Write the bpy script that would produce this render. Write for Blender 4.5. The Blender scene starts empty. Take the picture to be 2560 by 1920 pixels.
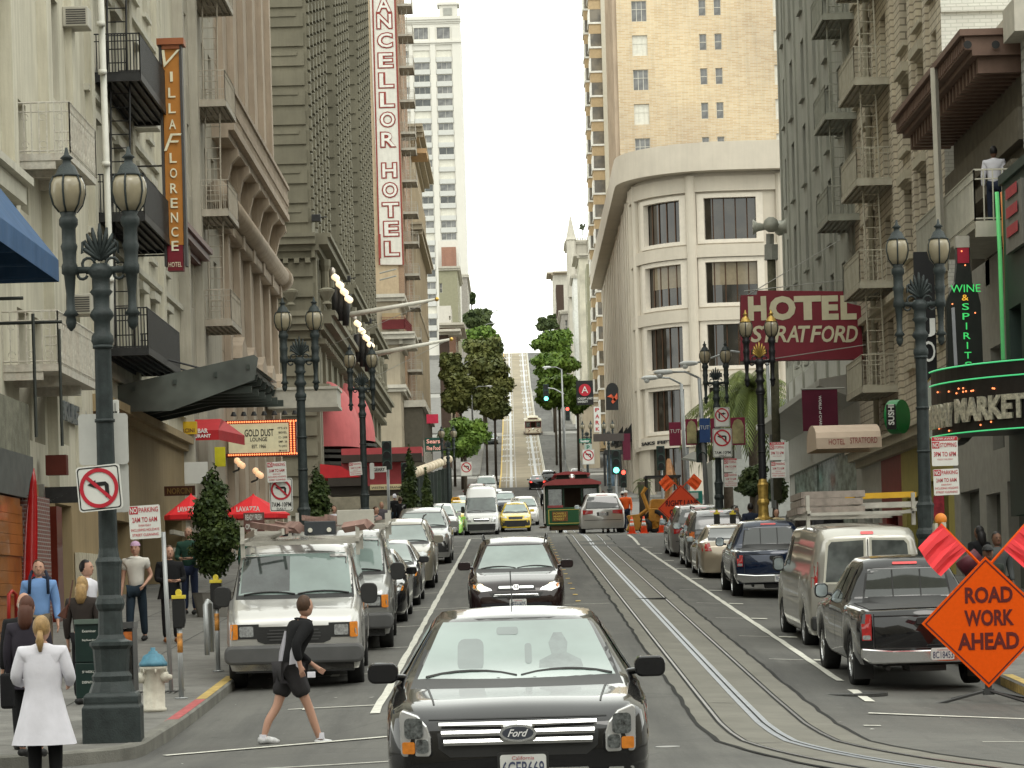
import bpy,bmesh,math,random
from mathutils import Vector,Matrix,Euler
from mathutils.bvhtree import BVHTree
R=math.radians
SC=bpy.context.scene
COL=SC.collection
rnd=random.Random(7)
# ---------------------------------------------------------------- camera, world, sun
F=7200.0
ROLL=0.028
CX,CY=1293.0,1500.0
cam_d=bpy.data.cameras.new('camera')
cam=bpy.data.objects.new('camera',cam_d);COL.objects.link(cam)
cam.matrix_world=Matrix.Rotation(R(90),4,'X')@Matrix.Rotation(-ROLL,4,'Z')
cam_d.sensor_width=36.0
cam_d.lens=F/2560*36
cam_d.shift_x=-(CX-1280)/2560
cam_d.shift_y=(CY-960)/2560
cam_d.clip_start=0.5;cam_d.clip_end=5000
SC.camera=cam
w=bpy.data.worlds.new('World');SC.world=w;w.use_nodes=True
nt=w.node_tree;nt.nodes.clear()
sky=nt.nodes.new('ShaderNodeTexSky');sky.sky_type='NISHITA';sky.sun_disc=False
SUN_EL,SUN_AZ=R(55),R(160)
sky.sun_elevation=SUN_EL;sky.sun_rotation=SUN_AZ
sky.air_density=1.0;sky.dust_density=4.0;sky.ozone_density=1.0
mixn=nt.nodes.new('ShaderNodeMix');mixn.data_type='RGBA'
mixn.inputs[0].default_value=0.93
mixn.inputs[7].default_value=(22.3,22.9,21.2,1)
bg=nt.nodes.new('ShaderNodeBackground');bg.inputs[1].default_value=0.1
out=nt.nodes.new('ShaderNodeOutputWorld')
nt.links.new(sky.outputs[0],mixn.inputs[6]);nt.links.new(mixn.outputs[2],bg.inputs[0]);nt.links.new(bg.outputs[0],out.inputs[0])
sl=bpy.data.lights.new('sun','SUN');sl.energy=0.8;sl.angle=R(25);sl.color=(1,0.96,0.9)
so=bpy.data.objects.new('sun',sl);COL.objects.link(so)
so.rotation_euler=Euler((R(90)-SUN_EL,0,R(180)-SUN_AZ))
SC.view_settings.view_transform='Standard';SC.view_settings.look='None'
SC.view_settings.exposure=0.0;SC.view_settings.gamma=1.0;SC.view_settings.use_curve_mapping=False
SC.render.engine='CYCLES'
SC.cycles.max_bounces=6;SC.cycles.diffuse_bounces=3;SC.cycles.glossy_bounces=3;SC.cycles.transparent_max_bounces=6
# ---------------------------------------------------------------- measuring the photograph
CR,SR=math.cos(ROLL),math.sin(ROLL)
def P(px,py,D):
 'the place at distance D that the photograph shows at pixel px, py'
 u=(px-CX)/F*D;v=(CY-py)/F*D
 return Vector((u*CR+v*SR,D,-u*SR+v*CR))
def D_at(px,py,X):
 'distance at which the line of sight through a pixel meets the vertical plane x = X'
 u=(px-CX)/F;v=(CY-py)/F
 return X/(u*CR+v*SR)
PROF=[(-60,-1.57),(31,-1.58),(34,-1.5),(118,2.56),(131,3.0),(160,3.6),(230,7.4),(300,11.5),(338,14.3),(356,15.6),(440,25.0),(462,27.2),(560,40.5),(580,42.8),(665,57.0),(685,58.5),(720,58.0),(1200,30)]
def prof(y):
 if y<=PROF[0][0]:return PROF[0][1]
 for(a,za),(b,zb)in zip(PROF,PROF[1:]):
  if y<=b:return za+(zb-za)*(y-a)/(b-a)
 return PROF[-1][1]
KL,KR=-4.15,6.85
def cross(x,y):
 k=min(1,max(0,(y-24)/14.0))*min(1,max(0.0,(112-y)/6.0))
 if x<-1:c=-0.07*min(1,(-1-x)/3)
 elif x>2:c=-0.25*min(1,(x-2)/4.5)
 else:c=0
 return c*k
def gz(x,y):return prof(y)+cross(x,y)
def slope(y):return math.atan((prof(y+1.5)-prof(y-1.5))/3.0)
# ---------------------------------------------------------------- materials
MATS={}
def _new(name):
 m=bpy.data.materials.new(name);m.use_nodes=True
 n=m.node_tree.nodes;l=m.node_tree.links
 b=n['Principled BSDF']
 return m,n,l,b
def _mixc(n,l,fac,a,b,bt='MIX'):
 x=n.new('ShaderNodeMix');x.data_type='RGBA';x.blend_type=bt
 for i,v in((0,fac),(6,a),(7,b)):
  if hasattr(v,'links')or hasattr(v,'is_linked'):l.new(v,x.inputs[i])
  elif i==0:x.inputs[0].default_value=v
  else:x.inputs[i].default_value=(*v[:3],1)
 return x.outputs[2]
def _noise(n,l,scale,vec=None,detail=4,rough=0.6):
 t=n.new('ShaderNodeTexNoise');t.inputs['Scale'].default_value=scale;t.inputs['Detail'].default_value=detail
 t.inputs['Roughness'].default_value=rough
 if vec is not None:l.new(vec,t.inputs['Vector'])
 return t.outputs['Fac']
def _ramp(n,l,fac,a,b):
 r=n.new('ShaderNodeMapRange');r.inputs[1].default_value=a;r.inputs[2].default_value=b;l.new(fac,r.inputs[0])
 return r.outputs[0]
def _objvec(n,l,sc=(1,1,1)):
 t=n.new('ShaderNodeTexCoord');mp=n.new('ShaderNodeMapping');mp.inputs['Scale'].default_value=sc
 l.new(t.outputs['Object'],mp.inputs['Vector']);return mp.outputs['Vector']
def mat(name,col,rough=0.6,metal=0.0,var=0.12,scale=3.0,bump=0.0,bscale=40,coat=0.0,emit=None,es=1.0,spec=0.28,streak=0.0,dirt=None):
 if name in MATS:return MATS[name]
 m,n,l,b=_new(name)
 b.inputs['Roughness'].default_value=rough;b.inputs['Metallic'].default_value=metal
 b.inputs['Coat Weight'].default_value=coat;b.inputs['Coat Roughness'].default_value=0.04
 b.inputs['Specular IOR Level'].default_value=spec
 v=_objvec(n,l)
 f=_ramp(n,l,_noise(n,l,scale,v),0.3,0.7)
 dk=tuple(c*(1-var)for c in col);lt=tuple(min(1,c*(1+var))for c in col)
 c=_mixc(n,l,f,dk,lt)
 if streak:
  sv=_objvec(n,l,(1.6,1.6,0.12))
  g=_ramp(n,l,_noise(n,l,2.2,sv,6,0.7),0.42,0.75)
  d=dirt or tuple(x*0.45 for x in col)
  mu=n.new('ShaderNodeMath');mu.operation='MULTIPLY';mu.inputs[1].default_value=streak;l.new(g,mu.inputs[0])
  c=_mixc(n,l,mu.outputs[0],c,d)
 l.new(c,b.inputs['Base Color'])
 if emit:
  b.inputs['Emission Color'].default_value=(*emit,1);b.inputs['Emission Strength'].default_value=es
 if bump:
  bp=n.new('ShaderNodeBump');bp.inputs['Strength'].default_value=bump;bp.inputs['Distance'].default_value=0.02
  l.new(_noise(n,l,bscale,v,6),bp.inputs['Height']);l.new(bp.outputs[0],b.inputs['Normal'])
 MATS[name]=m
 return m
def wallvec(n,l):
 'x or y along the wall, z up, chosen by the face direction'
 g=n.new('ShaderNodeNewGeometry');s=n.new('ShaderNodeSeparateXYZ');l.new(g.outputs['Normal'],s.inputs[0])
 a=n.new('ShaderNodeMath');a.operation='ABSOLUTE';l.new(s.outputs[0],a.inputs[0])
 gt=n.new('ShaderNodeMath');gt.operation='GREATER_THAN';gt.inputs[1].default_value=0.6;l.new(a.outputs[0],gt.inputs[0])
 p=n.new('ShaderNodeSeparateXYZ');l.new(g.outputs['Position'],p.inputs[0])
 mx=n.new('ShaderNodeMix');mx.data_type='FLOAT';l.new(gt.outputs[0],mx.inputs[0]);l.new(p.outputs[0],mx.inputs[2]);l.new(p.outputs[1],mx.inputs[3])
 c=n.new('ShaderNodeCombineXYZ');l.new(mx.outputs[0],c.inputs[0]);l.new(p.outputs[2],c.inputs[1])
 return c.outputs[0]
def brick(name,c1,c2,mortar,bw=0.3,bh=0.09,ms=0.015,rough=0.85,bump=0.4,streak=0.3,big=0.25,bigscale=0.12):
 if name in MATS:return MATS[name]
 m,n,l,b=_new(name)
 v=wallvec(n,l)
 t=n.new('ShaderNodeTexBrick');l.new(v,t.inputs['Vector'])
 t.inputs['Color1'].default_value=(*c1,1);t.inputs['Color2'].default_value=(*c2,1);t.inputs['Mortar'].default_value=(*mortar,1)
 t.inputs['Scale'].default_value=1;t.inputs['Mortar Size'].default_value=ms;t.inputs['Brick Width'].default_value=bw;t.inputs['Row Height'].default_value=bh
 t.inputs['Bias'].default_value=0.0
 c=t.outputs['Color']
 f=_ramp(n,l,_noise(n,l,bigscale,_objvec(n,l),5),0.35,0.7)
 c=_mixc(n,l,f,c,tuple(x*(1-big)for x in c1),'MIX')if False else _mixc(n,l,1.0,c,_mixc(n,l,f,(1,1,1),(1-big,1-big,1-big*0.8)),'MULTIPLY')
 if streak:
  g=_ramp(n,l,_noise(n,l,1.5,_objvec(n,l,(1.2,1.2,0.1)),6,0.7),0.45,0.8)
  c=_mixc(n,l,1.0,c,_mixc(n,l,g,(1,1,1),(1-streak,)*3),'MULTIPLY')
 l.new(c,b.inputs['Base Color']);b.inputs['Roughness'].default_value=rough
 bp=n.new('ShaderNodeBump');bp.inputs['Strength'].default_value=bump;bp.inputs['Distance'].default_value=0.02;bp.invert=True
 l.new(t.outputs['Fac'],bp.inputs['Height']);l.new(bp.outputs[0],b.inputs['Normal'])
 MATS[name]=m
 return m
def glass(name,col=(0.02,0.025,0.025),rough=0.06,var=0.5,scale=0.6,spec=0.8):
 if name in MATS:return MATS[name]
 m,n,l,b=_new(name)
 f=_ramp(n,l,_noise(n,l,scale,_objvec(n,l),3),0.4,0.62)
 l.new(_mixc(n,l,f,tuple(c*(1-var)for c in col),tuple(c*(1+var)for c in col)),b.inputs['Base Color'])
 b.inputs['Roughness'].default_value=rough;b.inputs['Specular IOR Level'].default_value=spec
 MATS[name]=m
 return m
 # ---------------------------------------------------------------- mesh helpers
def finish(name,bm,m,parent=None,smooth=False,loc=None,bevel=0,mats=None):
 me=bpy.data.meshes.new(name);bm.normal_update();bm.to_mesh(me);bm.free()
 for mm in([m]if m else[])+list(mats or[]):me.materials.append(mm)
 if smooth:
  for p in me.polygons:p.use_smooth=True
 o=bpy.data.objects.new(name,me);COL.objects.link(o)
 if parent is not None:o.parent=parent
 if loc is not None:o.location=loc
 if bevel:
  md=o.modifiers.new('bevel','BEVEL');md.width=bevel;md.segments=2;md.limit_method='ANGLE'
 return o
def tag(o,label=None,cat=None,group=None,kind=None):
 if label:o['label']=label
 if cat:o['category']=cat
 if group:o['group']=group
 if kind:o['kind']=kind
 return o
def empty(name,loc,label=None,cat=None,group=None,rz=0,rx=0,ry=0):
 o=bpy.data.objects.new(name,None);COL.objects.link(o);o.empty_display_size=0.2
 o.location=loc;o.rotation_euler=(rx,ry,rz)
 return tag(o,label,cat,group)
def copy_tree(o,loc=None,label=None,parent=None):
 c=o.copy();COL.objects.link(c)
 if parent is not None:c.parent=parent
 if loc is not None:c.location=loc
 if label:c['label']=label
 for ch in[x for x in o.children]:copy_tree(ch,parent=c)
 return c
def box(bm,x0,x1,y0,y1,z0,z1,M=None):
 if x0>x1:x0,x1=x1,x0
 if y0>y1:y0,y1=y1,y0
 if z0>z1:z0,z1=z1,z0
 vs=[bm.verts.new(Vector(p)if M is None else M@Vector(p))for p in((x0,y0,z0),(x1,y0,z0),(x1,y1,z0),(x0,y1,z0),(x0,y0,z1),(x1,y0,z1),(x1,y1,z1),(x0,y1,z1))]
 for f in((0,3,2,1),(4,5,6,7),(0,1,5,4),(1,2,6,5),(2,3,7,6),(3,0,4,7)):
  bm.faces.new([vs[i]for i in f])
def quad(bm,*pts):
 return bm.faces.new([bm.verts.new(p)for p in pts])
def tube(bm,pts,r,n=6,cap=True):
 'a round bar through points; r a number or a list'
 pts=[Vector(p)for p in pts];rs=r if isinstance(r,(list,tuple))else[r]*len(pts)
 rings=[]
 up=None
 for i,p in enumerate(pts):
  d=(pts[min(i+1,len(pts)-1)]-pts[max(i-1,0)])
  if d.length<1e-9:d=Vector((0,0,1))
  d.normalize()
  a=up if up is not None else(Vector((0,0,1))if abs(d.z)<0.9 else Vector((1,0,0)))
  s=d.cross(a)
  if s.length<1e-6:s=d.cross(Vector((0,1,0)))
  s.normalize();t=s.cross(d).normalized();up=t
  rings.append([bm.verts.new(p+(s*math.cos(2*math.pi*k/n)+t*math.sin(2*math.pi*k/n))*rs[i])for k in range(n)])
 for a,b in zip(rings,rings[1:]):
  for k in range(n):bm.faces.new((a[k],a[(k+1)%n],b[(k+1)%n],b[k]))
 if cap:
  bm.faces.new(rings[0][::-1]);bm.faces.new(rings[-1])
def lathe(bm,prof_,n=16,c=(0,0,0),sq=None):
 'profile of (r, z); sq True makes it square in plan'
 c=Vector(c);rings=[]
 for r_,z in prof_:
  if sq:rings.append([bm.verts.new(c+Vector((r_*a,r_*b,z)))for a,b in((-1,-1),(1,-1),(1,1),(-1,1))])
  else:rings.append([bm.verts.new(c+Vector((r_*math.cos(2*math.pi*k/n),r_*math.sin(2*math.pi*k/n),z)))for k in range(n)])
 m_=4 if sq else n
 for a,b in zip(rings,rings[1:]):
  for k in range(m_):bm.faces.new((a[k],a[(k+1)%m_],b[(k+1)%m_],b[k]))
 bm.faces.new(rings[0][::-1]);bm.faces.new(rings[-1])
def ball(bm,c,r,su=12,sv=8,sc=(1,1,1)):
 m_=Matrix.Translation(c)@Matrix.Diagonal((r*sc[0],r*sc[1],r*sc[2],1))
 bmesh.ops.create_uvsphere(bm,u_segments=su,v_segments=sv,radius=1,matrix=m_)
def prism(bm,pts,a,b,M=None):
 'pts in the plane (u, v), extruded from a to b along the third axis; default (u, v) = (x, z), depth = y'
 T=(lambda u,v,d:Vector((u,d,v)))if M is None else(lambda u,v,d:M@Vector((u,d,v)))
 A=[bm.verts.new(T(u,v,a))for u,v in pts];B=[bm.verts.new(T(u,v,b))for u,v in pts]
 n=len(pts)
 try:bm.faces.new(A);bm.faces.new(B[::-1])
 except Exception:pass
 for i in range(n):bm.faces.new((A[(i+1)%n],A[i],B[i],B[(i+1)%n]))
def rrect(w_,h_,r_,n=4,cx=0,cy=0):
 p=[]
 for sx,sy,a0 in((1,1,0),(-1,1,90),(-1,-1,180),(1,-1,270)):
  for k in range(n+1):
   a=R(a0+90*k/n);p.append((cx+sx*(w_/2-r_)+r_*math.cos(a),cy+sy*(h_/2-r_)+r_*math.sin(a)))
 return p
_TXT={}
def text_pts(s,bold=0.0,shear=0.0,spacing=1.0):
 key=(s,bold,shear,spacing)
 if key in _TXT:return _TXT[key]
 cu=bpy.data.curves.new('t','FONT');cu.body=s;cu.size=1;cu.offset=bold;cu.shear=shear;cu.space_character=spacing
 cu.resolution_u=3;cu.fill_mode='FRONT';cu.align_x='LEFT'
 o=bpy.data.objects.new('t',cu);COL.objects.link(o)
 dg=bpy.context.evaluated_depsgraph_get();me=o.evaluated_get(dg).to_mesh()
 vs=[(v.co.x,v.co.y)for v in me.vertices];fs=[tuple(p.vertices)for p in me.polygons]
 o.evaluated_get(dg).to_mesh_clear();bpy.data.objects.remove(o);bpy.data.curves.remove(cu)
 xs=[v[0]for v in vs]or[0,1];ys=[v[1]for v in vs]or[0,1]
 _TXT[key]=(vs,fs,min(xs),max(xs),min(ys),max(ys));return _TXT[key]
def add_text(bm,s,x0,x1,z0,z1,y=0.0,M=None,bold=0.0,shear=0.0,depth=0.0,flip=False,fn=None):
 'lettering filling the box x0..x1, z0..z1 on the plane y facing -y'
 vs,fs,a,b,c,d=text_pts(s,bold,shear)
 def T(v,dy=0.0):
  u=(v[0]-a)/max(1e-6,b-a);t=(v[1]-c)/max(1e-6,d-c)
  if flip:u=1-u
  p=Vector((x0+u*(x1-x0),y+dy,z0+t*(z1-z0)))
  if fn:p=fn(p)
  return p if M is None else M@p
 V=[bm.verts.new(T(v))for v in vs]
 for f in fs:
  try:bm.faces.new([V[i]for i in f])
  except Exception:pass
 if depth:
  W=[bm.verts.new(T(v,depth))for v in vs]
  cnt={}
  for f in fs:
   for i in range(len(f)):
    e=(f[i],f[(i+1)%len(f)]);cnt[e]=1
  for(i,j)in list(cnt):
   if(j,i)not in cnt:
    try:bm.faces.new((V[i],V[j],W[j],W[i]))
    except Exception:pass
def simple(name,fn,m,parent=None,smooth=False,bevel=0):
 bm=bmesh.new();fn(bm);return finish(name,bm,m,parent,smooth,bevel=bevel)
 # ---------------------------------------------------------------- ground, road, pavements
ASPH=mat('asphalt',(0.105,0.102,0.093),0.88,var=0.16,scale=1.1,bump=0.5,bscale=120,streak=0.25,dirt=(0.05,0.05,0.047))
def asphalt_road():
 if 'road' in MATS:return MATS['road']
 m,n,l,b=_new('road')
 v=_objvec(n,l)
 f1=_ramp(n,l,_noise(n,l,0.35,v,6),0.35,0.68)
 c=_mixc(n,l,f1,(0.078,0.076,0.069),(0.118,0.115,0.104))
 sv=_objvec(n,l,(1.3,0.06,1));f2=_ramp(n,l,_noise(n,l,1.1,sv,5),0.48,0.72)
 c=_mixc(n,l,f2,c,(0.05,0.049,0.046))
 f3=_ramp(n,l,_noise(n,l,2.3,v,7,.75),0.6,0.72);c=_mixc(n,l,f3,c,(0.045,0.044,0.041))
 f4=_ramp(n,l,_noise(n,l,7,v,4,.7),0.62,0.75);c=_mixc(n,l,f4,c,(0.15,0.147,0.135))
 vo=n.new('ShaderNodeTexVoronoi');vo.feature='DISTANCE_TO_EDGE';vo.inputs['Scale'].default_value=0.22;l.new(_objvec(n,l),vo.inputs['Vector'])
 cr=n.new('ShaderNodeMapRange');cr.inputs[1].default_value=0.0;cr.inputs[2].default_value=0.006;cr.inputs[3].default_value=0.55;cr.inputs[4].default_value=1;l.new(vo.outputs[0],cr.inputs[0])
 c=_mixc(n,l,cr.outputs[0],(0.04,0.04,0.038),c)
 g=_ramp(n,l,_noise(n,l,60,v,3),0.3,0.7)
 c=_mixc(n,l,1.0,c,_mixc(n,l,g,(0.82,0.82,0.82),(1.15,1.15,1.15)),'MULTIPLY')
 l.new(c,b.inputs['Base Color']);b.inputs['Roughness'].default_value=0.85
 bp=n.new('ShaderNodeBump');bp.inputs['Strength'].default_value=0.4;bp.inputs['Distance'].default_value=0.01
 l.new(_noise(n,l,90,v,4),bp.inputs['Height']);l.new(bp.outputs[0],b.inputs['Normal'])
 MATS['road']=m;return m
CONC=mat('pavement_concrete',(0.165,0.16,0.147),0.85,var=0.25,scale=1.3,bump=0.25,bscale=80,streak=0.4)
KERBC=mat('kerb_concrete',(0.17,0.165,0.145),0.9,var=0.25,scale=2.5,bump=0.5,bscale=50,streak=0.3)
BED=mat('track_concrete',(0.165,0.158,0.135),0.85,var=0.14,scale=1.2,bump=0.25,bscale=70,streak=0.25)
HILLBED=mat('hill_concrete',(0.27,0.232,0.165),0.85,var=0.2,scale=0.3,bump=0.1,streak=.25)
WHITEP=mat('road_paint_white',(0.55,0.54,0.48),0.7,var=0.25,scale=9,bump=0.2)
YELP=mat('road_paint_yellow',(0.55,0.38,0.1),0.7,var=0.2,scale=9)
REDP=mat('kerb_paint_red',(0.36,0.085,0.085),0.75,var=0.25,scale=8,streak=0.3)
YKERB=mat('kerb_paint_yellow',(0.42,0.3,0.1),0.75,var=0.3,scale=8,streak=0.3)
STEEL=mat('rail_steel',(0.3,0.3,0.31),0.3,0.9,var=0.2,scale=6)
SLOTM=mat('slot_steel',(0.33,0.35,0.38),0.4,0.6,var=0.15,scale=5)
GROOVE=mat('groove_dark',(0.015,0.015,0.014),0.9,var=0.3,scale=8)
def ysteps(a,b,step=2.0):
 ys={a,b}
 n=max(1,int((b-a)/step))
 for i in range(1,n):ys.add(a+(b-a)*i/n)
 for y,_ in PROF:
  if a<y<b:ys.add(float(y))
 return sorted(ys)
def strip(name,xa,xb,a,b,lift,m,step=3.0,top=None,parent=None,nx=1,curve=None,kind='structure'):
 bm=bmesh.new();prev=None
 for y in ysteps(a,b,step):
  cx=curve(y)if curve else 0
  fa=xa(y)if callable(xa)else xa;fb=xb(y)if callable(xb)else xb
  row=[bm.verts.new((fa+cx+(fb-fa)*i/nx,y,gz(fa+cx+(fb-fa)*i/nx,y)+lift))for i in range(nx+1)]
  if prev:
   for i in range(nx):bm.faces.new((prev[i],prev[i+1],row[i+1],row[i]))
  prev=row
 o=finish(name,bm,m,parent)
 if parent is None and kind:o['kind']=kind
 return o
 # the ground and roadway in one sheet
bm=bmesh.new();xs=[-900,-120,-30,-9.6,KL,-2.5,-1,0.5,2,4.3,KR,11.3,30,120,900];prev=None
for y in ysteps(-60,1200,3.5):
 row=[bm.verts.new((x,y,gz(x,y)))for x in xs]
 if prev:
  for i in range(len(xs)-1):bm.faces.new((prev[i],prev[i+1],row[i+1],row[i]))
 prev=row
tag(finish('road',bm,asphalt_road()),kind='structure')
# pavements, block by block, with a kerb wall 0.15 m high
def pavement_block(side,a,b,ret=2.5,inner=40):
 k=KL if side<0 else KR
 pts=[]
 o_=k+side*inner
 pts.append((o_,a))
 for i in range(9):
  t=R(90)*i/8
  pts.append((k+side*ret-side*ret*math.sin(t),a+ret-ret*math.cos(t)))
 n=max(2,int((b-a)/4))
 for i in range(1,n):pts.append((k,a+ret+(b-a-2*ret)*i/n))
 for i in range(9):
  t=R(90)*i/8
  pts.append((k+side*ret-side*ret*math.cos(t),b-ret+ret*math.sin(t)))
 pts.append((o_,b))
 KH=0.15
 bm=bmesh.new();prev=None
 # top: from kerb line back to the inside, sliced along y
 ins=[(o_,p[1])for p in pts]
 for p,q in zip(pts,ins):
  xs_=[p[0]+side*0.15 if abs(p[0]-o_)>1 else p[0],(p[0]+q[0])/2 if abs(p[0]-q[0])>10 else p[0]+(q[0]-p[0])*.5,q[0]]
  row=[bm.verts.new((x,p[1],gz(p[0],p[1])+KH))for x in xs_]
  if prev and abs(p[1]-prev[0].co.y)>1e-6:
   for i in range(2):bm.faces.new((prev[i],prev[i+1],row[i+1],row[i])if side>0 else(row[i],row[i+1],prev[i+1],prev[i]))
  prev=row
 top=tag(finish('pavement',bm,CONC),kind='structure')
 kb=bmesh.new();prev=None
 for i,p in enumerate(pts):
  q=pts[min(i+1,len(pts)-1)];r_=pts[max(i-1,0)]
  d=Vector((q[0]-r_[0],q[1]-r_[1])).normalized();nrm=Vector((-d.y,d.x))*(1 if side<0 else-1)
  if nrm.dot(Vector((side,0)))<-0.01 and abs(p[0]-k)<0.1:nrm=-nrm
  inx,iny=p[0]+nrm.x*0.16,p[1]+nrm.y*0.16
  if i<2:inx,iny=p[0],p[1]+0.16
  if i>len(pts)-3:inx,iny=p[0],p[1]-0.16
  z=gz(p[0],p[1])
  row=[kb.verts.new((p[0],p[1],z-0.1)),kb.verts.new((p[0],p[1],z+KH-0.02)),kb.verts.new((p[0]+(inx-p[0])*.15,p[1]+(iny-p[1])*.15,z+KH+0.004)),kb.verts.new((inx,iny,z+KH+0.004)),kb.verts.new((inx,iny,z))]
  if prev:
   for j in range(4):kb.faces.new((prev[j],row[j],row[j+1],prev[j+1]))
  prev=row
 tag(finish('kerb',kb,KERBC),kind='structure')
 return top
for side in(-1,1):
 pavement_block(side,29.3 if side<0 else 33.0,121.5)
 pavement_block(side,140.5,231.5)
 for a,b in((246,336),(351,441),(456,546),(561,651)):pavement_block(side,a,b)
 # painted kerb lengths
def kerb_paint(xk,side,a,b,m):
 def f(bm):
  prev=None
  for y in ysteps(a,b,1.5):
   z=gz(xk,y)+0.15+0.009
   row=[bm.verts.new((xk+side*0.03,y,z)),bm.verts.new((xk+side*0.17,y,z))]+[bm.verts.new((xk-side*0.004,y,z-0.03)),bm.verts.new((xk-side*0.004,y,z-0.15))]
   if prev:
    bm.faces.new((prev[0],prev[1],row[1],row[0]));bm.faces.new((prev[2],row[2],row[3],prev[3]))if m is not None and xk>0 else None
   prev=row
 return tag(simple('kerb_marking',f,m),kind='structure')
kerb_paint(KL,-1,32.6,38.3,REDP);kerb_paint(KL,-1,38.4,42.5,YKERB);kerb_paint(KR,1,36,41,YKERB)
# pavement joints and a grating
def joints(bm):
 for side,k,a in((-1,KL,30),(1,KR,34)):
  for y in[a+1.8*i for i in range(48)]:
   z=gz(k,y)+0.154
   x1=k+side*(5.4 if side<0 else 4.4)
   quad(bm,(k+side*.2,y,z),(x1,y,z),(x1,y+.025,z),(k+side*.2,y+.025,z))
  for x in(1.8,3.6):
   prev=None
   for y in ysteps(a+1,118,3):
    z=gz(k,y)+0.1545;r_=[bm.verts.new((k+side*x,y,z)),bm.verts.new((k+side*(x+.02),y,z))]
    if prev:bm.faces.new((prev[0],prev[1],r_[1],r_[0]))
    prev=r_
tag(simple('pavement_joints',joints,mat('joint_dark',(0.05,0.05,0.045),0.9)),kind='structure')
# the cable car track in the near block: concrete bands, two rails and the slot
def tcurve(y):return 0.013*max(0,33-y)**2
TX=2.85
strip('track_bed',2.07,3.72,-5,262,0.004,BED,1.2,curve=tcurve)
strip('rail_groove',2.30,2.39,-5,330,0.008,GROOVE,1.2,curve=tcurve)
strip('rail_groove',3.31,3.40,-5,330,0.008,GROOVE,1.2,curve=tcurve)
strip('rail',2.33,2.365,-5,330,0.012,STEEL,1.2,curve=tcurve)
strip('rail',3.335,3.37,-5,330,0.012,STEEL,1.2,curve=tcurve)
strip('cable_slot',2.77,2.93,-5,310,0.010,SLOTM,1.2,curve=tcurve)
strip('slot_groove',2.84,2.865,-5,310,0.013,GROOVE,1.2,curve=tcurve)
def seam(bm):
 for s_ in(-1,1):
  prev=None;e=2.07 if s_<0 else 3.72
  for y in ysteps(10,118,0.6):
   j=rnd.uniform(-.02,.02);x=e+tcurve(y)+j;z=gz(x,y)+0.0085
   r_=[bm.verts.new((x-.02,y,z)),bm.verts.new((x+.02+rnd.uniform(0,.02),y,z))]
   if prev:bm.faces.new((prev[0],prev[1],r_[1],r_[0]))
   prev=r_
 for y in(30.5,36.8,47.5,58,70,82,95):quad(bm,(2.4,y,gz(2.5,y)+.009),(2.75,y,gz(2.5,y)+.009),(2.75,y+.04,gz(2.5,y)+.009),(2.4,y+.04,gz(2.5,y)+.009))
tag(simple('track_seam',seam,GROOVE),kind='structure')
# uphill: the wide tan concrete bed with both tracks
strip('hill_track_bed',-1.55,3.95,306,690,0.012,HILLBED,6)
for x0,x1,m_ in((-1.62,-1.45,YELP),(3.86,3.98,WHITEP),(3.70,3.78,WHITEP)):strip('hill_edge_line',x0,x1,306,690,0.03,m_,6)
for xc in(-0.3,2.75):
 strip('hill_slot',xc-0.17,xc+0.17,306,690,0.03,mat('slot_pale',(0.44,0.45,0.46),0.6,0.1),6)
 for dx in(-0.53,0.53):strip('hill_rail',xc+dx-.045,xc+dx+.045,306,690,0.03,mat('hill_rail',(0.33,0.32,0.3),0.5,0.2),6)
for y,z_ in((342,0),(447,0),(552,0)):
 strip('cross_street',-60,60,y-5.5,y+7,0.009,mat('cross_concrete',(0.27,0.262,0.24),0.85,var=0.1,scale=.3),3)
strip('hill_lane_right',4.0,KR-.1,246,336,0.008,mat('lane_concrete',(0.2,0.195,0.17),0.85,var=0.12,scale=.3,streak=.3),4)
# KEEP OUT, painted towards both directions of traffic
def hill_words(bm):
 for i in range(15):
  y0=318+26*i
  if 336<y0<350 or 441<y0<456:continue
  for word,dy in(('KEEP',0),('OUT',11)):
   fn=lambda p,y0=y0,dy=dy:Vector((p.x,y0+dy+p.z,gz(p.x,y0+dy+p.z)+.035))
   add_text(bm,word,1.95,3.6,0,4.0,fn=fn,bold=.03)
   fn2=lambda p,y0=y0,dy=dy:Vector((-0.55-p.x,y0+24-dy-p.z,gz(0,y0+24-dy-p.z)+.035))
   add_text(bm,word,-0.6,1.05,0,4.0,fn=fn2,bold=.03)
tag(simple('road_lettering',hill_words,mat('paint_bright',(0.5,0.49,0.46),0.7)),kind='structure')
# lane lines, yellow dashes, parking ticks, crosswalk lines
def worn(bm,xa,xb,a,b,lift=.014,step=1.0,jag=.012):
 prev=None
 for y in ysteps(a,b,step):
  x0=xa+rnd.uniform(-jag,jag);x1=xb+rnd.uniform(-jag,jag)
  r_=[bm.verts.new((x0,y,gz(x0,y)+lift)),bm.verts.new((x1,y,gz(x1,y)+lift))]
  if prev:bm.faces.new((prev[0],prev[1],r_[1],r_[0]))
  prev=r_
def bar(bm,xa,ya,xb,yb,wd,lift=.014):
 n=max(1,int(abs(xb-xa)/.5));d=Vector((xb-xa,yb-ya)).normalized();nn=Vector((-d.y,d.x))*wd/2;prev=None
 for i in range(n+1):
  x=xa+(xb-xa)*i/n;y=ya+(yb-ya)*i/n
  r_=[bm.verts.new((x-nn.x,y-nn.y,gz(x-nn.x,y-nn.y)+lift)),bm.verts.new((x+nn.x,y+nn.y,gz(x+nn.x,y+nn.y)+lift))]
  if prev:bm.faces.new((prev[0],r_[0],r_[1],prev[1]))
  prev=r_
tag(simple('lane_line',lambda bm:worn(bm,-1.9,-1.79,36.5,117),WHITEP),kind='structure')
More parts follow.
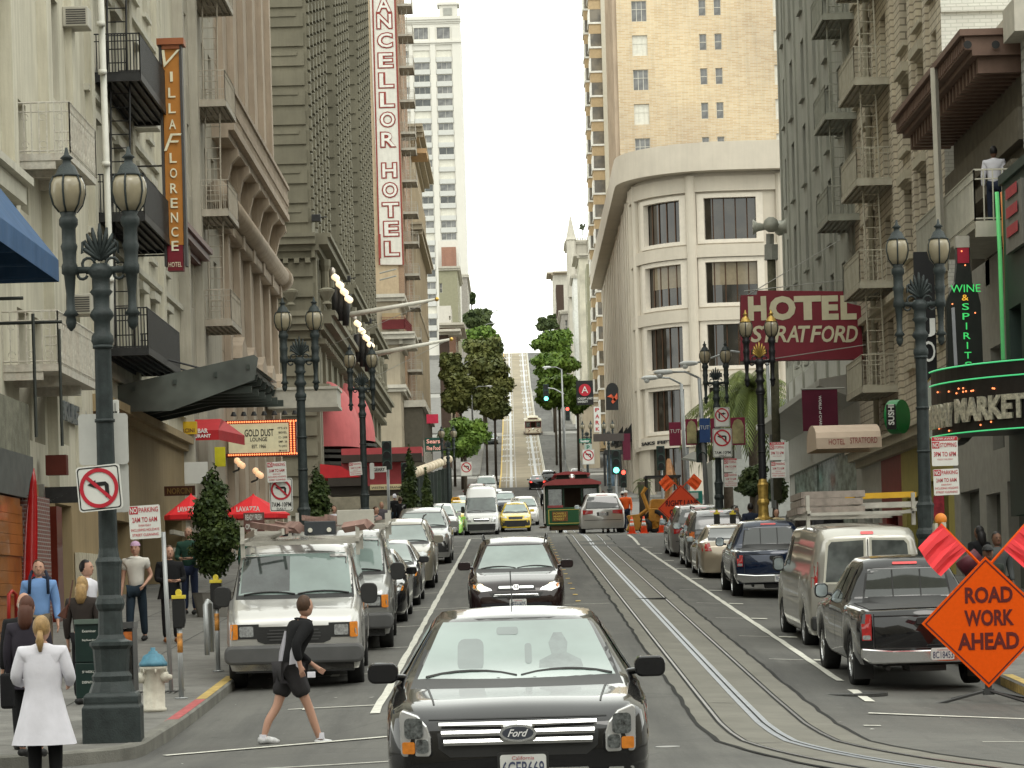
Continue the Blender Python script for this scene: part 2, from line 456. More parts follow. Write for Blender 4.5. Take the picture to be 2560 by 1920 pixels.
tag(simple('lane_line',lambda bm:(worn(bm,4.53,4.64,41.2,117),worn(bm,4.5,4.64,37.6,39.6)),WHITEP),kind='structure')
def dashes(bm):
 y=36
 while y<117:
  worn(bm,1.29,1.40,y,y+.35,step=.4,jag=.004);y+=3.05
tag(simple('centre_dashes',dashes,YELP),kind='structure')
def ticks(bm):
 for y in(37.8,43.6,49.6,56,63,70,77,84,92,100,108):
  bar(bm,-3.05,y,-1.9,y,.07);bar(bm,-2.85,y+.0,-2.72,y,.42)
 for y in(45.5,51.5,57.5,63.5,70,77,84,91,98,105):
  bar(bm,3.95,y,4.5,y,.05);bar(bm,4.66,y,4.98,y,.3,.018)
tag(simple('parking_ticks',ticks,WHITEP),kind='structure')
def xwalk(bm):
 bar(bm,-3.9,31.5,-0.6,33.6,.13);bar(bm,-6,26.6,0.5,29.5,.07)
 bar(bm,4.3,35.6,6.3,35.0,.13);bar(bm,4.9,30.6,12,30.0,.07);bar(bm,4.0,33.6,4.2,33.6,.1)
 bar(bm,-1.85,117.8,1.3,118,.3);bar(bm,1.5,118.2,KR-.2,118.2,.3)
 bar(bm,-4,122.5,KR,122.5,.25);bar(bm,-4,139,KR,139,.25)
 bar(bm,-3.9,62,2,62.2,.06)
tag(simple('crosswalk_lines',xwalk,WHITEP),kind='structure')
def disc(bm,x,y,r_,lift=.02,n=20):
 bm.faces.new([bm.verts.new((x+r_*math.cos(2*math.pi*i/n),y+r_*math.sin(2*math.pi*i/n)*1.0,gz(x,y)+lift))for i in range(n)])
IRON=mat('cast_iron',(0.06,0.06,0.058),0.6,0.5,var=0.3,scale=20,bump=.6,bscale=60)
for i,(x,y,r_)in enumerate(((4.55,38.9,.42),(3.0,65,.36))):
 o=simple('manhole_cover',lambda bm:(lathe(bm,[(r_,-0.02),(r_,.018),(r_*.93,.022),(r_*.9,.016)],24,(x,y,gz(x,y)))),IRON)
 tag(o,['round iron manhole cover on the right lane line','round iron manhole cover on the right lane further off'][i],'manhole cover')
for i,(px,py)in enumerate(((1665,1722),(1730,1862))):
 p=P(px,py,30 if i==0 else 24.5);
 o=simple('utility_plate',lambda bm:lathe(bm,[(.13,-.01),(.13,.012),(.1,.014)],18,(p.x,p.y,gz(p.x,p.y))),mat('plate_steel',(0.3,0.3,0.29),.5,.5))
 tag(o,['small round steel valve cover beside the track bed, farther one','small round steel valve cover beside the track bed, nearer one'][i],'valve cover')
def litter(bm):
 for i in range(46):
  x=rnd.choice((rnd.uniform(-4,-2),rnd.uniform(-4.1,-3.4),rnd.uniform(2,6.6)));y=rnd.uniform(26,60);r_=rnd.uniform(.01,.035)
  a=rnd.uniform(0,6);z=gz(x,y)+.016
  bm.faces.new([bm.verts.new((x+r_*math.cos(a+k*2.1)*1.3,y+r_*math.sin(a+k*2.1),z+(k%2)*.004))for k in range(3)])
tag(simple('litter',litter,mat('paper',(0.6,0.59,0.55),.8)),'scraps of paper litter in the gutter',None,None,'stuff')
o=simple('pavement_grating',lambda bm:[box(bm,-5.6+i*.07,-5.57+i*.07,39.5,41,gz(KL,40)+.152,gz(KL,40)+.16)for i in range(14)],IRON)
tag(o,'flat iron grating set in the left pavement behind the hydrant','grating')
# ---------------------------------------------------------------- architecture helpers
def Q(px,py,X):return P(px,py,D_at(px,py,X))
_fin=finish
WS={}
def finish(name,bm,m,parent=None,smooth=False,loc=None,bevel=0,mats=None):
 o=_fin(name,bm,m,parent,smooth,loc,bevel,mats)
 if parent is not None:
  top=parent
  while top.parent is not None:top=top.parent
  if top.name in WS and parent is top:o.matrix_parent_inverse=Matrix.Translation(-Vector(top.location))
 return o
def place(name,loc,label,cat,group=None):
 'a thing whose parts are modelled in world coordinates'
 e=empty(name,loc,label,cat,group);WS[e.name]=1;return e
class Plane:
 'a wall plane: u along, z up, n outward'
 def __init__(s,o,u,n):s.o=Vector(o);s.u=Vector(u);s.n=Vector(n)
 def p(s,u,z,d=0.0):return s.o+s.u*u+Vector((0,0,1))*z+s.n*d
 def M(s,u,z,d=0.0):
  m=Matrix.Identity(4);m.col[0][:3]=s.u;m.col[1][:3]=-s.n;m.col[2][:3]=(0,0,1);m.translation=s.p(u,z,d);return m
def street_plane(side,X,y0=0):
 return Plane((X,y0,0),(0,1,0),(1 if side<0 else-1,0,0))
def south_plane(y,x0=0):return Plane((x0,y,0),(1,0,0),(0,-1,0))
def wall(bm,pl,u0,u1,z0,z1,holes=(),depth=0.25,d=0.0,sub=0):
 us=sorted({u0,u1,*[h[0]for h in holes],*[h[1]for h in holes]});zs=sorted({z0,z1,*[h[2]for h in holes],*[h[3]for h in holes]})
 us=[u for u in us if u0-1e-6<=u<=u1+1e-6];zs=[z for z in zs if z0-1e-6<=z<=z1+1e-6]
 cache={}
 def v(u,z):
  k=(round(u,4),round(z,4))
  if k not in cache:cache[k]=bm.verts.new(pl.p(u,z,d))
  return cache[k]
 for a,b in zip(us,us[1:]):
  for c,e in zip(zs,zs[1:]):
   mu,mz=(a+b)/2,(c+e)/2
   if any(h[0]<mu<h[1]and h[2]<mz<h[3]for h in holes):continue
   bm.faces.new((v(a,c),v(b,c),v(b,e),v(a,e)))
 for h in holes:
  a,b,c,e=h[:4]
  A=[pl.p(a,c,d),pl.p(b,c,d),pl.p(b,e,d),pl.p(a,e,d)];B=[x-pl.n*depth for x in A]
  for i in range(4):quad(bm,A[i],A[(i+1)%4],B[(i+1)%4],B[i])
def pbox(bm,pl,u0,u1,z0,z1,d0,d1):
 box(bm,u0,u1,-d1,-d0,z0,z1,pl.M(0,0))
_WM={}
def window(parent,pl,u0,u1,z0,z1,depth=0.25,style='sash',fm=None,pm=None,extra=None,name='window'):
 w_,h_=round(u1-u0,2),round(z1-z0,2);key=(w_,h_,style,fm.name,pm.name)
 if key not in _WM:
  bm=bmesh.new();t=0.06;f=0.05
  box(bm,0,w_,0,f,0,t);box(bm,0,w_,0,f,h_-t,h_);box(bm,0,t,0,f,t,h_-t);box(bm,w_-t,w_,0,f,t,h_-t)
  if style=='sash':box(bm,t,w_-t,-.01,f,h_/2-.03,h_/2+.03)
  if style=='cross':box(bm,t,w_-t,-.01,f,h_*.55-.03,h_*.55+.03);box(bm,w_/2-.03,w_/2+.03,-.008,f-.01,t,h_-t)
  if style=='tri':
   for k in(1,2):box(bm,w_*k/3-.03,w_*k/3+.03,-.01,f,t,h_-t)
   box(bm,t,w_-t,-.008,f-.01,h_*.6-.03,h_*.6+.03)
  if style.startswith('v'):
   n=int(style[1:])
   for k in range(1,n):box(bm,w_*k/n-.025,w_*k/n+.025,-.01,f,t,h_-t)
  me=bpy.data.meshes.new(name);bm.to_mesh(me);bm.free();me.materials.append(fm)
  bm=bmesh.new();quad(bm,(t,.04,t),(w_-t,.04,t),(w_-t,.04,h_-t),(t,.04,h_-t))
  pe=bpy.data.meshes.new('pane');bm.to_mesh(pe);bm.free();pe.materials.append(pm)
  _WM[key]=(me,pe)
 me,pe=_WM[key]
 o=bpy.data.objects.new(name,me);COL.objects.link(o);o.parent=parent
 o.matrix_parent_inverse=Matrix.Translation(-Vector(parent.location))
 o.matrix_world=pl.M(u0,z0,-depth)
 o.matrix_basis=pl.M(u0,z0,-depth)
 p_=bpy.data.objects.new('pane',pe);COL.objects.link(p_);p_.parent=o
 return o
GL=glass('window_glass',(.03,.034,.032));GL2=glass('window_glass_grey',(0.12,0.12,0.115),.12,.4)
GLB=mat('window_blind',(0.6,0.58,0.5),.35,var=.1,coat=.6);GLG=glass('green_glass',(0.14,.2,.18),.1,.3)
WF=mat('window_frame_white',(0.6,0.58,0.5),.5);WFD=mat('window_frame_dark',(0.07,0.065,0.06),.5);WFG=mat('window_frame_grey',(0.3,0.3,0.27),.5)
def panes():return rnd.choice((GL,GL,GL2,GLB,GL2))
def iron_rail(bm,pts,h,bar_=0.011,sp=0.13,top=0.018,mid=True):
 'a railing along pts (3d), height h'
 tube(bm,[Vector(p)+Vector((0,0,h))for p in pts],top,5)
 if mid:tube(bm,[Vector(p)+Vector((0,0,h*.82))for p in pts],top*.7,4)
 tube(bm,[Vector(p)+Vector((0,0,.05))for p in pts],top*.8,4)
 for a,b in zip(pts,pts[1:]):
  a,b=Vector(a),Vector(b);n=max(1,int((b-a).length/sp))
  for i in range(n+1):
   q=a+(b-a)*i/n;box(bm,q.x-bar_,q.x+bar_,q.y-bar_,q.y+bar_,q.z,q.z+h)
def fire_escape(parent,side,X,ya,yb,zs,proj,m,ladder=True,solid=False,top=None,ladx=0.35):
 'platforms at heights zs on the street wall x = X between ya and yb'
 s=1 if side<0 else-1;xo=X+s*proj
 for i,z in enumerate(zs):
  bm=bmesh.new()
  box(bm,X,xo,ya,yb,z-.05,z)
  for k in range(6):box(bm,X+(xo-X)*(k+.3)/6,X+(xo-X)*(k+.42)/6,ya,yb,z-.13,z-.05)
  box(bm,X,xo,ya-.03,ya+.02,z-.16,z+.03);box(bm,xo-.03*s,xo+.02*s,ya,yb,z-.14,z+.03)
  box(bm,X,xo,yb-.02,yb+.03,z-.14,z+.03)
  finish('platform',bm,m,parent)
  bm=bmesh.new();iron_rail(bm,[(X,ya,z),(xo,ya,z),(xo,yb,z),(X,yb,z)],.95,.009 if not solid else.012,.13 if not solid else.07)
  if solid:
   box(bm,xo-.01,xo+.01,ya,yb,z-.05,z+.93)
  for k in range(5):
   for cc in range(3):
    pass
  finish('railing',bm,m,parent)
  if ladder:
   zt=zs[i+1]if i+1<len(zs)else(top or z+3)
   bm=bmesh.new();xa=X+s*ladx;xb=xa+s*.45;y0=ya+.25;y1=ya+.75
   for x in(xa,xb):tube(bm,[(x,y0,z),(x,y1,zt)],.025,4)
   n=int((zt-z)/.32)
   for k in range(1,n):
    t=k/n;tube(bm,[(xa,y0+(y1-y0)*t,z+(zt-z)*t),(xb,y0+(y1-y0)*t,z+(zt-z)*t)],.014,4)
   finish('ladder',bm,m,parent)
def cornice(bm,pl,u0,u1,z,steps):
 'stacked mouldings; steps = (height, projection) from the bottom up'
 for h_,d_ in steps:
  pbox(bm,pl,u0-d_*0,u1,z,z+h_,-.02,d_);z+=h_
def wgrid(us,zs,w_,h_):return[(u,u+w_,z,z+h_)for z in zs for u in us]
def sign_text(parent,s,M,x0,x1,z0,z1,m,bold=.02,shear=0,depth=0,name='lettering',y=-.012,flip=False,fn=None):
 bm=bmesh.new();add_text(bm,s,x0,x1,z0,z1,y,M,bold,shear,depth,flip,fn);return finish(name,bm,m,parent)
 # ---------------------------------------------------------------- left side of the street
XL=-9.6
CREAM=mat('cream_stucco',(0.56,0.53,0.43),.85,var=.1,scale=.7,bump=.3,bscale=14,streak=.6,dirt=(.27,.245,.18))
TAN=mat('tan_stucco',(0.33,0.25,0.14),.85,var=.1,scale=.7,bump=.2,streak=.35)
CREAMT=mat('cream_trim',(0.5,0.48,0.4),.7,var=.12,scale=2,streak=.3)
BLK=mat('black_iron',(0.022,0.022,0.022),.5,var=.3,scale=8)
DKGR=mat('dark_grey_metal',(0.05,.055,.05),.45,.3,var=.2)
RUSTW=mat('white_iron',(0.52,.5,.44),.6,var=.2,scale=10,streak=.4,dirt=(.3,.18,.1))
pl=street_plane(-1,XL)
# 1: nearest building
b=place('corner_building',(-14,54,gz(-9,54)),'cream stucco corner building with white iron balconies and a blue awning, nearest on the left','building')
zr=34
h1=[(u,u+1.3,z,z+2.3)for z in(9.2,13.2,17.2)for u in(41,44.5,48,51.3)];h1+=[(56.2,57.6,3.45,6.0),(57.9,59.2,3.45,6.0),(61,62.4,3.6,5.8),(61,62.4,7.4,9.6),(61,62.4,11,13.2),(56.3,57.9,8,10.2)]
bm=bmesh.new();wall(bm,pl,38,66,2.6,zr,h1,.35);pbox(bm,pl,59.5,60.1,2.6,zr,0,.22);pbox(bm,pl,55.0,55.5,6.6,zr,0,.25);pbox(bm,pl,63.3,63.8,2.6,zr,0,.16)
quad(bm,(XL,38,2.6),(-26,38,2.6),(-26,38,zr),(XL,38,zr));quad(bm,(XL,66,2.6),(-26,66,2.6),(-26,66,zr),(XL,66,zr))
finish('wall',bm,CREAM,b)
for h in h1:window(b,pl,*h,.3,'sash',WFD,rnd.choice((GL,GL2)))
bm=bmesh.new();cornice(bm,pl,38,55,7.6,[(.2,.2),(.35,.45),(.15,.6)]);cornice(bm,pl,38,56,12.4,[(.15,.2),(.25,.35)]);finish('cornice',bm,CREAMT,b)
def balcony(parent,ya,yb,z,proj,m):
 bm=bmesh.new();xo=XL+proj
 box(bm,XL,xo,ya,yb,z-.14,z);box(bm,XL,xo-.3,ya+.02,ya+.1,z-.3,z-.141)
 for k in(.25,.75):box(bm,XL,xo-.15,ya+(yb-ya)*k-.06,ya+(yb-ya)*k+.06,z-.34,z-.141)
 finish('balcony_floor',bm,m,parent)
 bm=bmesh.new();iron_rail(bm,[(XL-.0,ya,z),(xo,ya,z),(xo,yb,z),(XL,yb,z)],1.0,.012,.14,.02)
 for pa,pb in(((XL,ya),(xo,ya)),((xo,ya),(xo,yb))):
  L=math.hypot(pb[0]-pa[0],pb[1]-pa[1]);n=int(L/.28);d=Vector((pb[0]-pa[0],pb[1]-pa[1],0))/n
  for i in range(n):
   for zz,r_ in((.72,.07),(.18,.07)):
    c=Vector((pa[0],pa[1],z+zz))+d*(i+.5);dn=d.normalized()
    tube(bm,[c+dn*(r_*math.cos(t*.9))+Vector((0,0,r_*math.sin(t*.9)))for t in range(7)],.009,4,False)
 finish('railing',bm,m,parent)
zb=Q(140,905,XL+1.05).z
balcony(b,54.5,59.5,zb,1.05,RUSTW)
balcony(b,56.7,60.2,Q(166,372,XL+1.05).z,1.05,RUSTW)
# ground floor with dark fascia, brick pier, entrance
bm=bmesh.new()
g0=1.0
wall(bm,pl,53.5,66,gz(XL,60)-.6,2.6,[(56.5,59.3,-.3,2.1),(60.2,62.4,-.3,2.3)],.8)
finish('shopfront_wall',bm,TAN,b)
simple('fascia',lambda bm:box(bm,XL-.5,XL+.55,36,54.3,2.15,2.75+.2),mat('slate_metal',(0.09,.095,.09),.6,var=.2),b)
simple('stone_band',lambda bm:box(bm,XL-.5,XL+.35,36,55.2,2.96,4.0),mat('stained_stone',(.2,.195,.15),.9,var=.3,scale=3,bump=.6,bscale=12,streak=.6),b)
simple('brick_pier',lambda bm:box(bm,XL-.2,XL+.66,53.5,55.4,-1.2,2.2),brick('red_brick',(.2,.07,.05),(.15,.06,.045),(.3,.27,.24),.22,.075,.01),b)
simple('doorway',lambda bm:quad(bm,(XL-.7,56.3,-1),(XL-.7,64,-1),(XL-.7,64,2.4),(XL-.7,56.3,2.4)),glass('dark_shop',(.03,.02,.015),.2),b)
for q in((XL,XL+.15,59.4,60.1,-.8,2.2),(XL-.1,XL+.1,62.5,66,-.8,.3)):simple('shop_bulkhead',lambda bm:box(bm,*q),mat('dark_red_tile',(.12,.02,.012),.3,coat=.4),b)
simple('planter_panel',lambda bm:[box(bm,XL+.02,XL+.12+.03*(i%2),62.6+i*.13,62.7+i*.13,.1,1.3)for i in range(24)],mat('ribbed_cream',(.5,.46,.36),.6),b)
# wood clad shop front
WOOD=mat('orange_wood',(.27,.1,.02),.45,var=.35,scale=1.5,bump=.2,coat=.3)
def planks(bm):
 z=-1.5;k=0
 while z<2.1:
  h_=rnd.uniform(.16,.3);o_=rnd.choice((0,.03,.06));box(bm,XL-1,XL+.47+o_,45,53.0+o_,z,min(2.12,z+h_-.006));z+=h_;k+=1
simple('plank_cladding',planks,WOOD,b)
# blue awning
aw=place('awning',(XL,46,5.5),'large dark blue canvas awning on the nearest cream building','awning')
BLUE=mat('blue_canvas',(0.035,.085,.18),.8,var=.15,scale=2,streak=.3,dirt=(.12,.17,.25))
def awn(bm):
 a0=Q(148,705,XL+1.7);a1=Q(148,652,XL+1.7);yb_=a0.y;xo=XL+1.7;zt=Q(95,480,XL).z-.2
 for ya in(36,):
  quad(bm,(xo,ya,a0.z),(xo,yb_,a0.z),(xo,yb_,a1.z),(xo,ya,a1.z));quad(bm,(xo,ya,a1.z),(xo,yb_,a1.z),(XL,yb_-.3,zt),(XL,ya,zt))
  quad(bm,(xo,yb_,a0.z),(XL,yb_,a0.z),(XL,yb_-.3,zt),(xo,yb_,a1.z));quad(bm,(xo,ya,a0.z),(XL,ya,a0.z),(XL,ya,zt),(xo,ya,a1.z))
 for k in range(9):y=37+k*1.9;box(bm,XL,xo-.02,y,y+.03,a0.z+.02,a0.z+.06)if y<yb_ else None
simple('canvas',awn,BLUE,aw)
simple('awning_frame',lambda bm:[tube(bm,[(XL+.1,y,5.15),(XL+1.68,y,5.15)],.03,5)for y in(39,43,47,51)]and[tube(bm,[(XL+1.5,y,5.1),(XL+1.5,y,3)],.03,5)for y in(49,51.8)],DKGR,aw)
# surfboard
sb=place('surfboard',Q(70,1500,XL+.75),'tall red surfboard standing upright by the brick pier','surfboard')
def surf(bm):
 c=P(80,1425,53.1);top=P(92,1170,53.1).z;bot=-1.1;N=14;prev=None
 for i in range(N+1):
  t=i/N;z=bot+(top-bot)*t;w_=.13*math.sqrt(max(0,1-(2*t-.9)**2/1.21))*(1 if t<.9 else 1.0);th=.035
  lean=.16*t*t
  x=c.x-.07+lean;y=c.y
  r_=[bm.verts.new((x+a*max(.004,w_),y+bb*th,z))for a,bb in((-1,0),(-.6,-1),(.6,-1),(1,0),(.6,1),(-.6,1))]
  if prev:
   for k in range(6):bm.faces.new((prev[k],prev[(k+1)%6],r_[(k+1)%6],r_[k]))
  else:bm.faces.new(r_[::-1])
  prev=r_
 bm.faces.new(prev)
simple('board',surf,mat('red_gloss',(.36,.008,.01),.25,coat=.6),sb,True)
qs=place('shop_sign',Q(150,1235,-8.9),'black projecting shop sign with white script beside the brick pier','sign')
Dq=57.0;a=P(112,1218,Dq);c=P(196,1256,Dq)
simple('panel',lambda bm:box(bm,a.x,c.x,Dq,Dq+.1,c.z,a.z),BLK,qs)
simple('bracket',lambda bm:box(bm,a.x-.12,a.x-.02,Dq-.02,Dq+.12,c.z-.12,a.z+.06),mat('sign_steel',(.3,.3,.28),.4,.6),qs)
sign_text(qs,'Quiksilver',None,a.x+.05,c.x-.03,c.z+.04,a.z-.08,mat('sign_white',(.75,.75,.72),.6),.02,.25,y=Dq-.01)
# metal letters on tan wall, dark red panel over the doorway
dl=place('wall_sign',Q(175,1050,XL),'weathered row of metal wall letters on the tan wall','sign')
sign_text(dl,'KULETO',street_plane(-1,XL).M(0,0,.09),D_at(150,1050,XL),D_at(207,1050,XL),Q(175,1060,XL).z,Q(175,1012,XL).z,mat('aged_steel',(.2,.22,.23),.4,.7,var=.4,scale=12),.06,depth=.06)
ad=place('door_panel',P(140,1165,58),'dark red panel above the shop doorway at left','panel');rbx=lambda bm,x0,y0,x1,y1,D,dp:box(bm,P(x0,y0,D).x,P(x1,y1,D).x,D,D+dp,P(x0,y1,D).z,P(x0,y0,D).z)
simple('panel',lambda bm:rbx(bm,113,1138,166,1188,58,.3),mat('red_brown_panel',(.1,.02,.012),.6),ad)
# 2: cream building with black fire escapes
b=place('fire_escape_building',(-14,75,gz(-9,75)),'cream building with black iron fire escapes and a white downpipe','building')
zs2=[Q(340,y,XL+1.15).z for y in(848,512,168)];zs2.append(zs2[-1]+3.3);zs2=[z-.02 for z in zs2]
h2=[(u,u+1.05,z+.2,z+2.2)for z in zs2+[zs2[-1]+3.3,zs2[-1]+6.6]for u in(66.8,69.0,70.8,74.8,77.2,80.2)]
bm=bmesh.new();wall(bm,pl,66,84,5.0,36,h2,.3)
for u in(66.2,73.2,79.0):pbox(bm,pl,u,u+.5,5,36,0,.16)
quad(bm,(XL,66,30),(-26,66,30),(-26,66,36),(XL,66,36));finish('wall',bm,CREAM,b)
for h in h2:window(b,pl,*h,.26,'sash',WF,panes())
for z in zs2:simple('string_course',lambda bm:pbox(bm,pl,66,84,z-.55,z-.4,0,.12),CREAMT,b)
for h in h2:simple('window_trim',lambda bm:(pbox(bm,pl,h[0]-.1,h[1]+.1,h[2]-.12,h[2],0,.1),pbox(bm,pl,h[0]-.12,h[1]+.12,h[3]+.02,h[3]+.22,0,.14)),CREAMT,b)
bm=bmesh.new();wall(bm,pl,66,84,-1,5.0,[(67,72,-1,2.2),(73.5,78,-1,2.6),(79,83,-1,2.6)],.5);cornice(bm,pl,66,84,4.6,[(.2,.15),(.2,.3)]);finish('lower_wall',bm,TAN,b)
simple('shop_interior',lambda bm:quad(bm,(XL-.5,66,-1.2),(XL-.5,84,-1.2),(XL-.5,84,2.9),(XL-.5,66,2.9)),glass('shop_glass',(.022,.018,.012),.15),b)
fire_escape(b,-1,XL,67.2,73.6,zs2,1.15,BLK,True,True)
bm=bmesh.new();xp=XL+.5
tube(bm,[Q(278,862,xp),Q(276,700,xp),Q(250,-60,xp)],.075,10)
for py in(60,180,410,700):p=Q(250+py*.035,py,xp);lathe(bm,[(.1,-.05),(.1,.05)],10,p)
finish('downpipe',bm,mat('pipe_white',(.6,.59,.53),.5,var=.1,streak=.3),b,True)
for i,(px,py,X_)in enumerate(((184,40,XL+.25),(365,300,XL+.3),(194,760,XL+.25))):
 p=Q(px,py,X_);o=place('air_conditioner',p,['small grey air conditioner high on the cream wall at top left','window air conditioner above the second black fire escape','window air conditioner by the lower white balcony'][i],'air conditioner')
 simple('case',lambda bm:box(bm,XL,X_+.3,p.y,p.y+.65,p.z-.22,p.z+.22),mat('ac_case',(.4,.38,.32),.5),o,bevel=.02)
 simple('grille',lambda bm:[box(bm,XL+.08,X_+.26,p.y-.012,p.y,p.z-.17+k*.05,p.z-.145+k*.05)for k in range(7)],WFD,o)
 # vertical hotel sign
vs_=place('vertical_sign',P(430,380,72),'tall thin orange vertical hotel sign with cream letters','sign')
Dv=72.0;MS=None
tl=P(408,112,Dv);br=P(452,665,Dv)
def panel(bm):
 a=P(405,112,Dv);b_=P(449,112,Dv);c=P(459,612,Dv);d=P(417,612,Dv)
 for q in((a,b_,c,d),):
  A=[bm.verts.new(p)for p in q];B=[bm.verts.new(p+Vector((0,.28,0)))for p in q]
  bm.faces.new(A);bm.faces.new(B[::-1]);[bm.faces.new((A[(i+1)%4],A[i],B[i],B[(i+1)%4]))for i in range(4)]
simple('panel',panel,mat('sign_orange',(.42,.17,.03),.5,var=.08),vs_)
def vedge(bm):
 for x0,x1 in((-.07,-.005),(.005,.07)):
  a=P(405 if x0<0 else 449,112,Dv);d=P(417 if x0<0 else 459,665,Dv)
  box(bm,(a.x+d.x)/2+x0,(a.x+d.x)/2+x1,Dv-.02,Dv+.3,d.z,a.z)
simple('edge',vedge,WFD,vs_)
t0=P(392,100,Dv);t1=P(460,112,Dv)
simple('cap',lambda bm:(box(bm,t0.x,t1.x,Dv-.12,Dv+.4,t1.z,t0.z+.02),box(bm,t0.x+.12,t1.x-.12,Dv-.06,Dv+.34,t1.z-.1,t1.z)),mat('cap_brown',(.3,.1,.04),.5),vs_)
f0=P(418,614,Dv);f1=P(459,676,Dv)
simple('foot_panel',lambda bm:box(bm,f0.x,f1.x,Dv-.015,Dv+.29,f1.z,f0.z),mat('sign_maroon',(.16,.012,.02),.5),vs_)
LC=mat('sign_cream',(.75,.7,.5),.5)
for ch,py,big in[('V',148,1),('I',191,0),('L',232,0),('L',272,0),('A',312,0),('F',358,1),('L',396,0),('O',433,0),('R',472,0),('E',509,0),('E',505,0),('N',545,0),('C',583,0),('E',618,0)]:
 pass
letters=[('V',147,1),('I',192,0),('L',232,0),('L',271,0),('A',311,0),('F',356,1),('L',395,0),('O',433,0),('R',471,0),('E',508,0),('N',544,0),('C',580,0),('E',617-2,0)]
for ch,py,big in letters:
 xc=427+(py-112)*.022;hw=8.5 if not big else 22;hh=12.5 if not big else 22
 if ch=='I':hw=3
 p0=P(xc-hw,py+hh,Dv);p1=P(xc+hw,py-hh,Dv)
 sign_text(vs_,ch,None,p0.x,p1.x,p0.z,p1.z,LC,.01 if not big else-.005,.35 if big else 0,y=Dv-.03 if not big else Dv-.06,depth=.02)
p0=P(422,668,Dv);p1=P(455,655,Dv);sign_text(vs_,'HOTEL',None,p0.x,p1.x,p0.z,p1.z,LC,0,y=Dv-.03)
simple('bracket',lambda bm:[tube(bm,[(XL,Dv+.15,z),(tl.x,Dv+.15,z)],.025,5)for z in(tl.z-.6,tl.z-3,br.z+.3)],WFD,vs_)
# glass entrance canopy
gc=place('glass_canopy',Q(500,1000,-7.5),'dark steel and glass hotel entrance canopy with upswept end','canopy')
CZ=1.3
def canopy(bm):
 for k in range(6):
  t=k/5;y=70.5+t*6.5
  box(bm,XL,-6.35+.05*k,y-.045,y+.045,CZ+3.95+.02*k,CZ+4.12+.02*k)
  prism(bm,[(XL,CZ+3.7),(XL,CZ+3.95),(-6.3,CZ+4.5),(-6.35,CZ+4.33)],y-.05,y+.05)
 for x,z in((-9.2,4.1),(-8.2,4.25),(-7.2,4.4),(-6.4,4.56)):box(bm,x-.04,x+.04,70.2,77.2,CZ+z-.06,CZ+z+.06)
simple('ribs',canopy,mat('canopy_steel',(.05,.06,.052),.5,.3),gc)
simple('glazing',lambda bm:(quad(bm,(XL,70.3,CZ+4.02),(-6.25,70.3,CZ+4.6),(-6.25,77.1,CZ+4.7),(XL,77.1,CZ+4.12)),quad(bm,(XL,70.25,CZ+3.55),(-8.3,70.25,CZ+3.55),(-6.25,70.25,CZ+4.25),(-6.15,70.25,CZ+4.78)),quad(bm,(XL,70.25,CZ+3.55),(-6.15,70.25,CZ+4.78),(-6.25,70.25,CZ+4.86),(XL,70.25,CZ+4.2))),glass('canopy_glass',(.075,.085,.075),.18,.4),gc)
for y in(71,74,76.5):simple('stay_rod',lambda bm:tube(bm,[(XL,y,CZ+5.2),(-7.2,y,CZ+4.5)],.025,5),BLK,gc)
# 3: building with cream fire escape
PINK=mat('pinkish_stone',(0.42,0.345,0.265),.85,var=.12,scale=.8,bump=.3,bscale=12,streak=.5,dirt=(.22,.17,.13))
b=place('narrow_building',(-14,88,gz(-9,88)),'greyish cream building with a cream iron fire escape and maroon cornice','building')
GCR=mat('grey_cream_stucco',(.43,.4,.33),.85,var=.12,scale=.7,bump=.3,bscale=12,streak=.5,dirt=(.2,.18,.14))
zs3=[Q(557,y,XL+1.05).z for y in(780,508,242)];zs3+=[zs3[-1]+3.4,zs3[-1]+6.8]
h3=[(u,u+1.0,z+.3,z+2.5)for z in zs3 for u in(84.8,86.8,89.5,92,94)]
bm=bmesh.new();wall(bm,pl,84,96,1.5,38,h3,.35);pbox(bm,pl,84.1,84.5,3,38,0,.3);pbox(bm,pl,88.2,88.7,3,38,0,.25)
finish('wall',bm,GCR,b)
for h in h3:window(b,pl,*h,.3,'sash',WF,panes())
simple('cornice',lambda bm:(cornice(bm,pl,79,88.5,Q(520,700,XL).z,[(.15,.2),(.2,.45),(.15,.55)])),mat('maroon_trim',(.1,.02,.018),.4),b)
fire_escape(b,-1,XL,88.6,91.8,zs3,1.05,mat('iron_cream',(.42,.38,.31),.6,var=.15,streak=.4,dirt=(.2,.15,.1)))
bm=bmesh.new();wall(bm,pl,84,96,-1,1.5,[(85,88,-1,1.3),(89,95,-1,1.3)],.3)
for z in(1.6,2.1,2.6):pbox(bm,pl,80,96,z,z+.12,0,.12)
finish('lower_wall',bm,GCR,b)
# 4: pink stone with balustrade
b=place('ornate_building',(-14,108,gz(-9,108)),'pinkish stone building with carved balustrade, brackets and round moulding','building')
zb1=Q(673,459,-8.9).z;zb2=Q(700,662,-8.95).z
h4=[(u,u+1.5,z,z+3)for z in(zb1+2.2,zb1+6.2,zb1+10.2)for u in(98,102,106,110,114)]+[(u,u+1.7,z,z+2.2)for z in(zb2-3.8,zb2+1)for u in(98,102,106,110,114)]+[(u,u+1.6,zb2-7.6,zb2-5)for u in(98,102,106,110,114)]
bm=bmesh.new();wall(bm,pl,96,118,3.2,42,h4,.45)
sp=south_plane(118.0);quad(bm,(XL,118,-2),(-30,118,-2),(-30,118,42),(XL,118,42))
for u in(97.2,101.0,105.0,109.0,113.0,116.8):pbox(bm,pl,u-.3,u+.3,3.2,42,0,.22);pbox(bm,pl,u-.4,u+.4,zb2-.9,zb2-.3,0,.4)
z=3.2
while z<40:
 pbox(bm,pl,96.0,97.0,z,z+.03,0,.01);z+=.6
